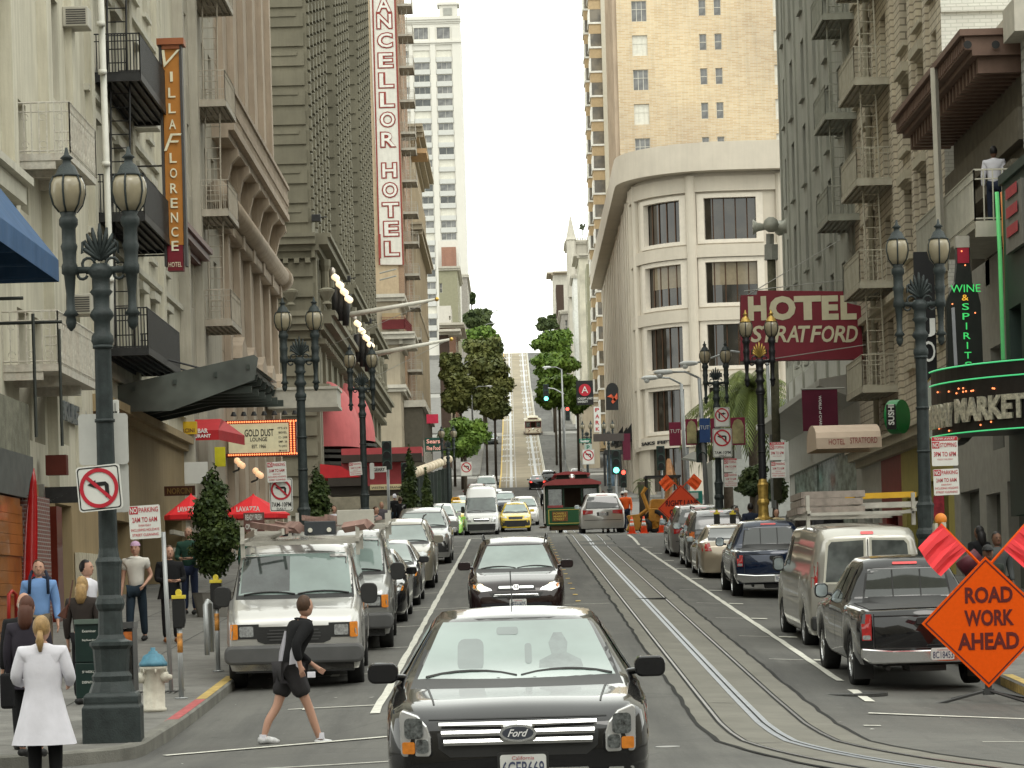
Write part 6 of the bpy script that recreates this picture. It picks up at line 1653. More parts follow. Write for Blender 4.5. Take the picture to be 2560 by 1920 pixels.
# parked cars further along the left kerb
def gen_front(col_lens=LEN,zh=.72,wide=.2):
 return[('*headlight','F',[[(.5,zh-.06),(.78,zh-.02),(.82,zh+.08),(.74,zh+.1),(.52,zh+.04)]],LEN,.012),('grille','F',[[(-.38,zh-.12),(.38,zh-.12),(.42,zh+.03),(-.42,zh+.03)]],TRIMB,.01),('lower_intake','F',[[(-.55,.3),(.55,.3),(.5,.42),(-.5,.42)]],TRIMB,.01),('*turn_signal','F',[[(.79,zh-.03),(.83,zh-.02),(.84,zh+.06),(.81,zh+.06)]],AMB,.013)]
S1=spec(SEDAN,det=gen_front(zh=.70));
car('dark_saloon','black saloon parked behind the second silver van, mostly hidden','car',-3.1,57.2,S1,BLACKP)
car('dark_saloon','dark grey glossy saloon with large headlights parked third along the left kerb','car',-3.05,63.8,spec(SEDAN,det=gen_front(zh=.72)),paint('charcoal_paint',(.035,.035,.037),.3),plate=('5KLA218',0,.45))
S2=spec(SUV,L=4.8,W=1.9,st=[(k[0]*1.06,k[1]*1.04,k[2]*1.06,k[3]*1.04,k[4]*1.08)for k in SUV['st']],yf=.95,yr=3.75,r=.38,ws=(1.17,1.6,.76,.62),side=[[(a*1.06,b*1.05)for a,b in p]for p in SUV['side']],det=gen_front(zh=.9),mir=(1.5,1.24,.26,.2))
def rails_x(root,bvh,dec,pm):
 for s in(-1,1):simple('roof_rail',lambda bm:tube(bm,[(s*.62,2.0,1.76),(s*.64,2.2,1.83),(s*.64,4.0,1.83)],.022,6),TRIMB,root)
car('tan_suv','grey-gold SUV with roof rails and running boards parked at the left kerb','car',-3.0,72.5,spec(S2,extra=rails_x),paint('grey_gold_paint',(.27,.25,.2),.55,.3),plate=('4TRN870',0,.6))
car('grey_suv','dark bumpered silver SUV parked nearest the far corner on the left','car',-2.95,90,spec(S2,extra=rails_x,det=gen_front(zh=.9)+[('bumper','F',[[(-.85,.4),(.85,.4),(.85,.75),(-.85,.75)]],TRIMB,.008)]),SILVD,plate=('5PMT339',0,.55))
MINI=dict(L=5.1,W=1.96,H=1.75,zb=.22,r=.34,yf=.98,yr=3.98,ws=(1.08,1.6,.78,.62),rg=(1.1,1.58,.70,.60),mir=(1.6,1.15,.22,.17),st=[(0,.55,.6,.74,.6),(.07,.72,.78,.84,.68),(.25,.85,.92,.92,.76),(.9,1.0,1.06,.97,.8),(1.1,1.02,1.08,.975,.8),(2.1,1.06,1.62,.98,.68),(2.7,1.07,1.74,.98,.68),(4.5,1.09,1.72,.975,.66),(4.85,1.1,1.6,.95,.65),(5.02,1.08,1.25,.93,.72),(5.1,.85,1.0,.88,.7)],side=[[(1.7,1.1),(2.2,1.5),(2.65,1.6),(2.7,1.12)],[(2.76,1.12),(2.74,1.62),(3.7,1.62),(3.72,1.13)],[(3.8,1.14),(3.78,1.6),(4.6,1.56),(4.6,1.16)]],sidedoor=[1.5,2.72,3.75])
car('silver_minivan','silver minivan facing the camera in the queue beside the white van','car',P(1155,1320,147).x-1.2,147,spec(MINI,det=gen_front(zh=.75)),SILV,plate=('5JDP901',0,.5))
SPR=dict(L=6.9,W=2.0,H=2.7,zb=.3,r=.36,yf=1.0,yr=4.8,ws=(1.32,2.1,.86,.78),mir=(1.6,1.45,.2,.38),mirm=TRIMB,st=[(0,.8,.85,.8,.7),(.08,1.0,1.06,.9,.78),(.25,1.12,1.18,.95,.84),(.9,1.27,1.33,.99,.86),(1.0,1.3,1.36,.99,.86),(1.75,1.35,2.15,1.0,.82),(2.1,1.4,2.6,1.0,.8),(2.6,1.4,2.7,1.0,.8),(6.7,1.4,2.7,1.0,.8),(6.9,1.3,2.55,.97,.76)],side=[[(1.4,1.45),(1.85,1.95),(2.6,2.0),(2.6,1.45)],[(2.8,1.5),(2.8,2.05),(4.2,2.05),(4.2,1.5)],[(4.4,1.5),(4.4,2.05),(6.2,2.05),(6.2,1.5)]],wsm=mat('windscreen_half_dark',(.06,.075,.07),.06,var=.7,scale=.8,coat=1),det=[('*headlight','F',[[(.55,.78),(.82,.8),(.86,1.05),(.78,1.12),(.58,.9)]],LEN,.012),('grille','F',[[(-.42,.82),(.42,.82),(.46,1.0),(-.46,1.0)]],TRIMB,.01),('chrome_bar','F',[rr(.8,.03,0,.87),rr(.82,.03,0,.94)],CHR,.02),('bumper','F',[[(-.85,.32),(.85,.32),(.88,.68),(-.88,.68)]],TRIMB,.01),('side_stripe','S',[[(2.8,.75),(6.4,.75),(6.4,.9),(2.8,.9)]],mat('stripe_grey',(.25,.2,.2),.5),.006)])
car('white_van','tall white high roofed van in the queue across the junction','van',P(1210,1300,160).x-.15,160,SPR,paint('white_paint',(.62,.62,.61),0,.3))
TAXI=paint('taxi_yellow',(.62,.45,.04));WHT=MATS['white_paint']
def taxi_sign(m_=None,txt='TAXI',z=1.7,y=2.3):
 def f(root,bvh,dec,pm):
  o=simple('roof_sign',lambda bm:prism(bm,[(-.3,z),(.3,z),(.2,z+.2),(-.2,z+.2)],y,y+.2),m_ or mat('taxi_sign',(.6,.5,.2),.4,emit=(1,.8,.3),es=.3),root)
  sign_text(o,txt,None,-.17,.17,z+.05,z+.15,DK,.02,y=y-.01)
 return f
T1=spec(SUV,L=4.4,det=gen_front(zh=.85)+[('bumper','F',[[(-.82,.35),(.82,.35),(.82,.66),(-.82,.66)]],TRIMB,.008)],extra=taxi_sign(WHT,'TAXI',1.72))
car('yellow_taxi','yellow taxi SUV with dark bumper right of the white van','car',P(1300,1300,166).x-.25,166,T1,TAXI)
car('silver_suv','silver SUV waiting behind the yellow taxi, right of the white van','car',P(1315,1290,178).x-.1,178,spec(S2,det=gen_front(zh=.9)),SILV)
car('taxi_van','yellow taxi with an orange roof sign left of the white van','car',P(1148,1290,168).x-.3,172,spec(MINI,det=gen_front(zh=.75),extra=taxi_sign(mat('sign_orange_lit',(.7,.35,.03),.4),'CAB',1.75)),TAXI)
car('green_taxi','bright green roofed taxi half hidden between the silver SUV and silver minivan','car',P(1140,1290,155).x-.6,156,spec(SEDAN,det=gen_front(),extra=taxi_sign(None,'TAXI',1.46)),paint('lime_paint',(.3,.6,.08)))
for i,(px,py,D_,pm_,sp_,lb)in enumerate(((1160,1225,205,WHT,SEDAN,'white saloon in the far queue under the left trees'),(1232,1225,212,WHT,MINI,'white minivan parked sideways-looking in the far queue'),(1262,1218,205,paint('dark_blue_paint',(.03,.035,.05),.3),SUV,'dark SUV with pale bonnet at the right end of the far queue'),(1190,1205,240,paint('maroon_paint',(.1,.02,.02),.2),MINI,'dark red minivan in the far left lane'),(1215,1190,262,WHT,VAN,'white van with a roof board far up the left lane'),(1112,1240,196,TAXI,SEDAN,'yellow taxi at the far left edge of the queue'),(1180,1240,188,TAXI,SEDAN,'pale yellow taxi in the middle of the far queue'),(1230,1097,420,paint('dark_green_paint2',(.02,.03,.03),.2),SEDAN,'dark car with a lit headlamp coming down the hill'))):
 p=P(px,py+12,D_);car('distant_car',lb,'car',p.x,D_,spec(sp_,det=gen_front(zh=.75)if sp_ is not VAN else[]),pm_)
 # cars climbing the hill, seen from behind
def rearlights(z0=.72,z1=.95,w0=.55,w1=.82,m_=None):return[('*tail_light','B',[[(w0,z0),(w1,z0),(w1,z1),(w0+.05,z1)]],m_ or REDL,.012)]
p=P(1344,1222,298)
car('black_saloon','black saloon with lit brake lights driving up the tan track bed','car',p.x,296,spec(SEDAN,det=rearlights(.75,.9,.55,.8,REDLIT)+[('high_brake_light','B',[rr(.3,.05,0,1.15)],REDLIT,.02)]),BLACKP,True)
p=P(1366,1214,306)
car('dark_red_lit_car','dark car with one lit tail light just right of the hill-climbing black saloon','car',p.x+.3,304,spec(MINI,det=rearlights(.8,1.0,.55,.85,REDLIT)),BLACKP,True)
for i,(px,py,D_,pm_)in enumerate(((1442,1152,318,SILV),(1440,1173,300,WHT),(1447,1190,285,BLACKP))):
 p=P(px,py,D_);car('parked_car',('silver','white','dark')[i]+' car parked at the right kerb of the second block, '+('farthest','middle','nearest')[i]+' of three','car',p.x,D_,spec(SEDAN,det=rearlights()),pm_,True)
 # silver minivan from behind
def rear_std(zp=.9):
 return[('*tail_light','B',[[(.42,1.0),(.90,1.02),(.93,.86),(.86,.82),(.42,.86)]],REDL,.012),('high_brake_light','B',[rr(.5,.03,0,1.65)],REDL,.012),('bumper_line','B',[rr(1.6,.02,0,.58)],TRIMB,.01),('plate_recess','B',[rr(.5,.16,0,.84)],mat('plate_recess',(.1,.1,.1),.4),.008)]
car('silver_minivan','silver minivan seen from behind beside the green cable car','car',P(1508,1330,124).x,124,spec(MINI,det=rear_std(),rgs=TRIMB),SILV,True,z=gz(2,124),plate=('5XKR128',0,.85))
# right kerb: pickups, van, saloon, SUV, minivan (all seen from behind)
PICK=dict(py=5.46,L=5.3,W=1.9,H=1.78,zb=.38,r=.39,wd=.25,yf=.95,yr=4.15,rg=(1.18,1.62,.62,.54),mir=(1.55,1.25,.2,.22),st=[(0,.85,.9,.82,.7),(.1,1.0,1.06,.9,.78),(1.3,1.08,1.13,.94,.8),(2.0,1.12,1.7,.95,.64),(2.4,1.12,1.78,.95,.63),(3.2,1.12,1.77,.95,.62),(3.42,1.12,1.68,.95,.62),(3.52,1.12,1.15,.95,.84),(5.1,1.12,1.14,.95,.85),(5.25,1.1,1.13,.93,.84),(5.3,1.06,1.1,.92,.82)],side=[[(1.7,1.17),(2.1,1.55),(2.65,1.64),(2.7,1.18)],[(2.78,1.18),(2.75,1.64),(3.25,1.62),(3.3,1.2)]],sidedoor=[1.5,2.73,3.5],all=False)
def pick_extra(lens,txt,sub,mud=True,z_l=(.72,1.08),bump=CHR):
 def f(root,bvh,dec,pm):
  L=PICK['L']
  dec('bed_opening','T',[[(-.78,3.6),(.78,3.6),(.78,5.18),(-.78,5.18)]],TRIMB,.006)
  dec('tailgate_gap','B',[rr(.012,.5,-.74,.83,.004),rr(.012,.5,.74,.83,.004),rr(1.48,.012,0,1.05,.004),rr(1.48,.012,0,.6,.004)],TRIMB,.006)
  dec('tailgate_handle','B',[rr(.3,.09,0,.97)],TRIMB,.02)
  for s in(-1,1):
   mm=(lambda p:p)if s>0 else mirror
   t=dec('tail_light','B',[mm([(.77,z_l[0]),(.9,z_l[0]),(.915,z_l[1]),(.77,z_l[1])])],lens,.014)
   dec('reversing_lens','B',[mm(rr(.11,.06,.84,z_l[0]+.04))],LEN,.02,t)
   if mud:simple('mud_flap',lambda bm:box(bm,s*.72-.14,s*.72+.2,4.62,4.66,.12,.55)if False else box(bm,min(s*.66,s*.93),max(s*.66,s*.93),4.62,4.65,.14,.6),TRIMB,root)
  bm=bmesh.new();prism(bm,[(-.92,.62),(-.92,.48),(-.8,.4),(.8,.4),(.92,.48),(.92,.62),(.5,.58),(-.5,.58)],L-.02,L+.13);finish('bumper',bm,bump,root,bevel=.02)
  simple('hitch',lambda bm:(box(bm,-.25,.25,L-.5,L,.28,.36),tube(bm,[(.5,L-.9,.33),(.55,L+.02,.33)],.035,8),lathe(bm,[(.18,.22),(.2,.3),(.1,.42)],10,(0,4.15,0)),tube(bm,[(-.7,4.15,.37),(.7,4.15,.37)],.05,8)),TRIMB,root)
  M_=Matrix.Translation((-.62,L+.012,.72))@Matrix.Rotation(R(180),4,'Z')
  sign_text(root,txt,M_,-.16,.14,-.035,.02,CHR,.02,name='badge_lettering')
  if sub:sign_text(root,sub,M_,-.16,.0,.04,.075,CHR,.02,name='badge_lettering')
  g=[o for o in root.children if o.name.split('.')[0]=='rear_window']
  if g:dec('window_divider','B',[rr(.02,.42,-.2,1.4),rr(.02,.42,.2,1.4)],TRIMB,.014,g[0])
  dec('high_brake_light','B',[rr(.36,.035,0,1.70)],REDLIT if False else mat('bright_red_lens',(.6,.03,.03),.2,coat=1),.014)
  simple('inside_line',lambda bm:None or box(bm,-.8,.8,3.5,3.53,1.14,1.17),TRIMB,root)
 return f
CLR=mat('alloy_chrome',(.55,.55,.55),.15,.95,var=.1)
pT=P(2268,1600,39.3)
car('black_pickup','black pickup truck with chrome bumper parked nearest at the right kerb','pickup truck',5.62,39.6,spec(PICK,rim=CLR,spokes=6,extra=pick_extra(REDL,'TACOMA','TOYOTA')),BLACKP,True,z=gz(5.6,40)+.0,roll=-.0,yaw=R(1),plate=('8C18453',-.18,.52,None)[:3])
def exp_extra(root,bvh,dec,pm):
 L=5.7
 for s in(-1,1):
  mm=(lambda p:p)if s>0 else mirror
  dec('rear_door_window_surround','B',[mm([(.03,1.15),(.76,1.15),(.70,1.84),(.64,1.9),(.03,1.92)])],WF,.008)
  dec('rear_door_window','B',[mm([(.07,1.19),(.72,1.19),(.66,1.8),(.61,1.86),(.07,1.88)])],glass('smoky_glass',(.1,.11,.105),.1,.4,2),.014)
  t=dec('tail_light','B',[mm([(.86,1.1),(.96,1.1),(.93,1.62),(.84,1.62)])],REDL,.02);dec('reversing_lens','B',[mm([(.865,1.26),(.95,1.26),(.945,1.36),(.86,1.36)])],LEN,.026,t)
 dec('door_gap','B',[rr(.015,1.4,0,1.2,.005)],TRIMB,.016)
 simple('bumper',lambda bm:prism(bm,rrect(1.95,.24,.05,3,0,.5),L-.1,L+.12),TRIMB,root,bevel=.03)
 dec('high_brake_light','B',[rr(.22,.05,0,2.0)],MATS['bright_red_lens'],.014)
EXP=spec(VAN,L=5.7,yr=4.45,st=[(k[0]if k[0]<5 else k[0]+.2,k[1],k[2],k[3],k[4])for k in VAN['st']],extra=exp_extra,mir=(1.15,1.35,.2,.26));EXP.pop('rg')
SGP=paint('warm_silver_paint',(.4,.385,.345),.5,.33)
x_=car('cargo_van','warm silver cargo van with two rear windows and ladders on top, at the right kerb','van',5.9,48.4,EXP,SGP,True,z=gz(5.8,48),yaw=R(.5))
rl=empty('roof_rack',Vector((5.9,50.7,gz(5.8,49)+2.28)),'aluminium roof rack on the warm silver cargo van','roof rack')
simple('rack',lambda bm:([box(bm,-.9,.9,y,y+.05,0,.05)for y in(-1.6,-.2,1.2)],[box(bm,s*.9-.03,s*.9+.03,-1.8,1.6,.03,.08)for s in(-1,1)],[box(bm,s*.9-.03,s*.9+.03,-1.6,-1.5,-.2,.35)for s in(-1,1)]),MATS['aluminium'],rl)
bx=Vector((5.45,50,gz(5.8,49)+2.33));TIMB=mat('grey_timber',(.27,.23,.2),.8,var=.3,scale=5)
for i,(dz,w_)in enumerate(((0,.55),(.14,.5),(.27,.52))):
 o=tag(simple('ladder_section',lambda bm:([box(bm,s*w_-.03,s*w_+.03,-.4,1.6,0,.11)for s in(-1,1)],[box(bm,-w_,w_,-.4+k*.3,-.36+k*.3,.03,.07)for k in range(7)],box(bm,-w_,w_,-.42,-.38,0,.11)),TIMB),'grey folding ladder on the cargo van roof, '+('bottom','middle','top')[i]+' of three','ladder');o.location=bx+Vector((0.02*i,.0,dz))
ladder(Vector((6.45,50.7,gz(5.8,49)+2.6)),R(75),'yellow ended aluminium ladder lying across the cargo van roof',1.2,mat('ladder_yellow',(.6,.35,.03),.5),0)
ladder(Vector((6.5,50.4,gz(5.8,49)+2.42)),R(80),'silver ladder under the yellow one on the cargo van roof',1.3)
car('blue_pickup','dark blue pickup truck with chrome bumper, third vehicle along the right kerb','pickup truck',6.0,66.5,spec(PICK,W=1.98,L=5.3,rim=CLR,extra=pick_extra(REDL,'F-150',None,False,(.78,1.04))),paint('navy_paint',(.008,.016,.04),.2),True,plate=('7E88223',-.1,.5))
gldp=paint('champagne_paint',(.33,.28,.21),.5,.3)
car('champagne_saloon','champagne coloured saloon with red tail lights parked ahead of the blue pickup','car',5.85,77.5,spec(SEDAN,det=rearlights(.78,1.0,.58,.84)),gldp,True)
car('grey_suv','dark grey SUV with roof rails and a yellow sticker parked ahead of the champagne saloon','car',5.95,84.5,spec(S2,rg=(1.2,1.62,.68,.6),rgm=glass('pale_rear_glass',(.16,.16,.165),.1,.3),extra=rails_x,det=[('*tail_light','B',[[(.7,.95),(.92,.95),(.9,1.15),(.7,1.13)]],mat('orange_red_lens',(.5,.12,.02),.2,coat=1),.012),('sticker','B',[rr(.14,.07,-.55,1.24)],YELP,.02),('high_brake_light','B',[rr(.4,.04,0,1.7)],REDL,.012)]),paint('gunmetal_paint',(.08,.08,.08),.4),True)
car('grey_minivan','grey minivan parked farthest along the right kerb by the orange lane sign','car',6.05,94.5,spec(MINI,rg=(1.15,1.66,.76,.66),det=rear_std()),paint('grey_paint',(.2,.19,.18),.5,.3),True)
# cable cars
def cable_car(label,X,Y,green=True,z=None):
 z=gz(X,Y)if z is None else z;root=empty('cable_car',(X,Y,z),label,'cable car');s_=slope(Y+4);root.rotation_euler=(s_,0,0);root.scale=(1,1,.88)
 G=mat('cable_green',(.02,.09,.035),.4,var=.1)if green else mat('cable_cream',(.6,.54,.42),.5);RO=mat('cable_red_roof',(.32,.07,.07),.5,var=.1)if green else mat('cable_cream_roof',(.6,.55,.42),.5);DGN=mat('cable_dark_green',(.015,.035,.02),.5)if green else mat('cable_maroon',(.12,.02,.02),.5)
 hw=1.2;L=8.4
 simple('front_panel',lambda bm:box(bm,-hw,hw,0,.08,.38,1.3),G,root,bevel=.02)
 bm=bmesh.new()
 for a in((-hw+.08,hw-.08,1.18,1.21),(-hw+.08,hw-.08,.47,.50),(-hw+.08,-hw+.11,.5,1.18),(hw-.11,hw-.08,.5,1.18)):box(bm,a[0],a[1],-.012,0,a[2],a[3])
 finish('panel_lining',bm,mat('lining_yellow',(.6,.5,.12),.5)if green else MATS['cable_maroon'],root)
 if green:
  sg=simple('poster',lambda bm:(box(bm,-.95,-.25,-.02,-.0,.6,1.1),),mat('poster_brown',(.2,.08,.03),.6,var=.4,scale=14),root)
  sign_text(sg,'POWELL\nMARKET\nSTREET',None,-.9,-.3,.65,1.05,mat('poster_yellow',(.6,.45,.1),.6),.02,y=-.03);sign_text(root,'15',None,.35,.6,.72,.95,MATS['poster_yellow'],.03,y=-.015)
 else:
  simple('chevron',lambda bm:(prism(bm,[(-.9,.55),(-.6,.8),(-.9,1.05),(-.75,1.05),(-.45,.8),(-.75,.55)],-.02,0),prism(bm,[(.9,.55),(.6,.8),(.9,1.05),(.75,1.05),(.45,.8),(.75,.55)],-.02,0)),MATS['cable_maroon'],root)
 def posts(bm):
  for x in(-hw+.04,-.42,.42,hw-.04):box(bm,x-.04,x+.04,.0,.08,1.3,2.45)
  for y in(1.2,2.6,4,5.4,6.8,L-.1):
   for s in(-1,1):box(bm,s*hw-.04,s*hw+.04,y,y+.08,.4,2.45)
  box(bm,-hw,hw,0,.08,2.3,2.5)
 simple('posts',posts,DGN,root)
 simple('body_sides',lambda bm:[box(bm,min(s*(hw-.06),s*hw),max(s*(hw-.06),s*hw),.1,L,.38,1.15)for s in(-1,1)],DGN,root)
 for s in(-1,1):simple('end_window',lambda bm:box(bm,min(s*.5,s*(hw-.1)),max(s*.5,s*(hw-.1)),.03,.05,1.42,2.25),glass('cable_glass',(.06,.07,.06),.06,.8,2),root)
 simple('red_band',lambda bm:(box(bm,-hw+.05,-.45,-.01,.0,1.3,1.42),box(bm,.45,hw-.05,-.01,.0,1.3,1.42)),RO if green else MATS['cable_maroon'],root)
 simple('interior',lambda bm:box(bm,-hw+.1,hw-.1,2.2,L,.4,2.4),mat('cable_inside',(.04,.025,.015),.8),root)
 def roof(bm):
  out_=[(-hw-.12,2.46),(-hw-.1,2.58),(-.8,2.76),(.8,2.76),(hw+.1,2.58),(hw+.12,2.46)];prism(bm,out_,-.25,L+.2)
 simple('roof',roof,RO,root)
 simple('clerestory',lambda bm:prism(bm,[(-.72,2.76),(-.68,3.0),(.68,3.0),(.72,2.76)],.4,L-.4),DGN,root)
 simple('upper_roof',lambda bm:prism(bm,[(-.85,2.99),(-.8,3.06),(-.3,3.16),(.3,3.16),(.8,3.06),(.85,2.99)],.1,L-.1),RO,root)
 simple('running_board',lambda bm:([box(bm,s*hw-.0 if s>0 else-hw-.3,s*hw+.3 if s>0 else-hw,.6,L-.6,.3,.36)for s in(-1,1)],box(bm,-1.0,1.0,.1,L,.15,.38)),mat('cable_wood',(.1,.06,.03),.7),root)
 simple('grab_poles',lambda bm:[tube(bm,[(s*(hw+.08),y,.5),(s*(hw+.08),y,2.4)],.02,6)for s in(-1,1)for y in(.05,1.4,2.8)],mat('pole_white2',(.65,.63,.55),.4),root)
 simple('headlamp',lambda bm:lathe(bm,[(.12,0),(.14,.08),(.06,.12)],12)or bmesh.ops.transform(bm,matrix=Matrix.Translation((0,-.02,1.1 if not green else 2.88))@Matrix.Rotation(R(90),4,'X'),verts=bm.verts),CHR,root)
 simple('trucks',lambda bm:[(lathe(bm,[(.3,-.05),(.3,.05)],16),bmesh.ops.transform(bm,matrix=Matrix.Translation((s*.53,y,.3))@Matrix.Rotation(R(90),4,'Y'),verts=bm.verts[-32:]))for s in(-1,1)for y in(1.2,2.2,6,7)],TRIMB,root)
 return root
cable_car('green cable car with a red roof seen end on in the junction',P(1434,1330,131).x,131,True)
cable_car('cream topped cable car coming down the hill on the tan track bed',P(1333,1070,442).x,442,False)
# yellow backhoe digger
def digger():
 o=empty('digger',(9.0,121,gz(8.5,121)),'orange-yellow backhoe loader with big rear tyres and a raised arm','digger');Y=mat('digger_yellow',(.42,.2,.03),.5,var=.2,scale=3,streak=.2)
 x0=(P(1632,1290,121).x-9.0)/.8;o.scale=(.8,.8,.8)
 simple('chassis',lambda bm:(box(bm,x0-.2,x0+.9,0,4,.6,1.3),prism(bm,[(x0-.1,1.3),(x0+.8,1.3),(x0+.7,1.8),(x0,1.8)],.8,3)),Y,o,bevel=.05)
 simple('loader_bucket',lambda bm:prism(bm,[(x0-1.4,.15),(x0-.75,.15),(x0-.6,.6),(x0-.75,1.0),(x0-1.35,.95),(x0-1.2,.6)],-.2,1.2),Y,o,bevel=.03)
 simple('loader_arm',lambda bm:(tube(bm,[(x0-.2,.3,1.3),(x0-.9,.3,.8)],.1,6),tube(bm,[(x0-.2,.3,1.2),(x0-.5,.3,2.1),(x0-.3,.3,2.4)],.12,6)),Y,o)
 def boom(bm):
  a=(P(1668,1260,122)-o.location)/.8;c=(P(1672,1150,124)-o.location)/.8
  tube(bm,[a,(a+c)/2+Vector((.1,0,0)),c],[.16,.22,.12],6);tube(bm,[c,c+Vector((.6,1.2,-1.6))],[.12,.1],6)
 simple('backhoe_arm',boom,mat('arm_rust',(.38,.18,.07),.7,var=.3,scale=4),o)
 simple('canopy',lambda bm:(box(bm,x0-.3,x0+1.6,1.0,3,2.95,3.05),[tube(bm,[(x,y,1.3),(x,y,2.95)],.04,6)for x in(x0-.2,x0+1.5)for y in(1.1,2.9)]),TRIMB,o)
 for x,y,r_ in((x0+.15,.2,.62),(x0+1.3,1.0,.45),(x0-.45,-.1,.38)):
  w_=wheel(o,x,y,r_,.4,-1,Y,6);w_.rotation_euler=(0,0,R(62))
digger()
# ---------------------------------------------------------------- street lamps
LAMPM=mat('lamp_dark_green',(.028,.036,.036),.5,var=.3,scale=8,bump=.3,bscale=50,streak=.2,dirt=(.05,.06,.055))
LGL=mat('lantern_glass',(.27,.235,.16),.3,var=.12,scale=5,coat=.5)
GOLD=mat('gold_paint',(.45,.3,.08),.4,.6,var=.3,scale=10)
def lamp_parts(root,M1=LAMPM,M2=None,H=6.61):
 M2=M2 or M1
 bm=bmesh.new();lathe(bm,[(.32,0),(.32,.44),(.295,.47),(.3,.5),(.3,.56),(.27,.6)],sq=True);finish('base',bm,M1,root,bevel=.012)
 bm=bmesh.new();lathe(bm,[(.26,.6),(.215,.72),(.225,.78),(.19,.83),(.2,.98),(.205,1.08),(.24,1.12),(.24,1.16),(.165,1.19),(.14,1.24),(.13,1.5),(.15,1.53),(.165,1.58),(.15,1.64),(.125,1.68),(.14,2.0),(.15,2.05),(.12,2.1),(.105,2.2)],12,sq=None);finish('pedestal',bm,M2 if M2 is GOLD else M1,root)
 def sh(bm):
  N=40;rings=[]
  for z,r_ in((2.15,.105),(4.45,.092)):
   rings.append([bm.verts.new(((r_-.009*(k%2))*math.cos(2*math.pi*k/N),(r_-.009*(k%2))*math.sin(2*math.pi*k/N),z))for k in range(N)])
  for k in range(N):bm.faces.new((rings[0][k],rings[0][(k+1)%N],rings[1][(k+1)%N],rings[1][k]))
  for z in(2.9,3.6,4.42):lathe(bm,[(.112,z),(.112,z+.035)],16)
 simple('shaft',sh,M1,root,True)
 bm=bmesh.new();lathe(bm,[(.092,4.42),(.125,4.5),(.12,4.56),(.09,4.6),(.09,4.72),(.135,4.78),(.12,4.83),(.09,4.87),(.09,5.0),(.13,5.05),(.1,5.08),(.1,5.2),(.15,5.27),(.09,5.36)],14);finish('capital',bm,M1,root,True)
 bm=bmesh.new();box(bm,-.34,.34,-.03,.03,5.26,5.33)
 for s in(-1,1):
  for c,r_ in(((s*.13,5.36),.07),((s*.2,5.25),.055)):tube(bm,[(c[0]+r_*math.cos(t*.6),0,c[1]+r_*math.sin(t*.6))for t in range(11)],.018,5)
  tube(bm,[(s*.05,0,5.4),(s*.14,0,5.52),(s*.2,0,5.48),(s*.19,0,5.6),(s*.15,0,5.62)],.018,5)
 lathe(bm,[(.06,5.26),(.07,5.3),(.06,5.34)],10);finish('crossarm',bm,M1,root,True)
 bm=bmesh.new()
 for k in range(-4,5):
  a=R(k*17);l_=.36-abs(k)*.03;x=math.sin(a);z=math.cos(a);tube(bm,[(0,0,5.4),(x*l_*.7,0,5.45+z*l_*.7),(x*l_*.85,0,5.45+z*l_)],[.02,.03,.012],5)
 finish('leaf_crest',bm,M2 if M2 is GOLD else M1,root,True)
 for s in(-1,1):
  c=(s*.34,0,0);l_=simple('torch',lambda bm:lathe(bm,[(.01,4.62),(.045,4.66),(.06,4.72),(.05,4.78),(.09,4.8),(.05,4.86),(.045,5.0),(.065,5.24),(.09,5.26),(.09,5.34),(.075,5.38),(.08,5.5),(.095,5.56),(.078,5.6),(.078,5.76),(.105,5.8),(.105,5.86),(.08,5.9),(.1,5.95)],14,c),M1,root,True)
  g=simple('lantern',lambda bm:lathe(bm,[(.1,5.94),(.16,6.02),(.195,6.15),(.19,6.25),(.15,6.34)],14,c),LGL,root,True)
  simple('ribs',lambda bm:[tube(bm,[(c[0]+r_*math.cos(a),r_*math.sin(a),z)for r_,z in((.1,5.94),(.165,6.02),(.2,6.15),(.195,6.25),(.155,6.34))],.012,4)for a in[R(20+60*k)for k in range(6)]],M1,g,True)
  simple('cap',lambda bm:lathe(bm,[(.17,6.33),(.13,6.36),(.09,6.45),(.05,6.48),(.045,6.52),(.075,6.54),(.03,6.58),(.012,6.66)],14,c),M2 if M2 is GOLD else M1,g,True)
def street_lamp(px,py,D,label,gold=False,base=None,far=False):
 p=P(px,py,D);z=p.z-6.64 if base is None else base
 o=empty('street_lamp',(p.x,D,z),label,'street lamp','ornate twin lantern street lamps',rz=R(4));lamp_parts(o,BLACKP if False else(mat('lamp_black',(.015,.015,.017),.4)if gold else LAMPM),GOLD if gold else None);return o
lampL1=street_lamp(243,372,32,'large ornate twin lantern street lamp in the left foreground with a no left turn sign')
street_lamp(745,746,62.6,'ornate twin lantern street lamp behind the parked silver vans, second on the left')
street_lamp(901,862,87.8,'ornate twin lantern street lamp in front of the hotel, third on the left')
street_lamp(2293,552,46.5,'large ornate twin lantern street lamp behind the warm silver van on the right')
street_lamp(1895,776,75.8,'ornate twin lantern street lamp with gold details in front of the hotel sign',True)
street_lamp(1787,854,93.5,'ornate twin lantern street lamp carrying the two no turn signs',False)
for px,py,D,lb in((1118,1064,165,'small twin lantern lamp in front of the round green left tree'),(1520,1050,228,'distant twin lantern lamp right of the vertical PARK sign'),(1466,1052,236,'distant twin lantern lamp left of the vertical PARK sign')):street_lamp(px,py,D,lb)
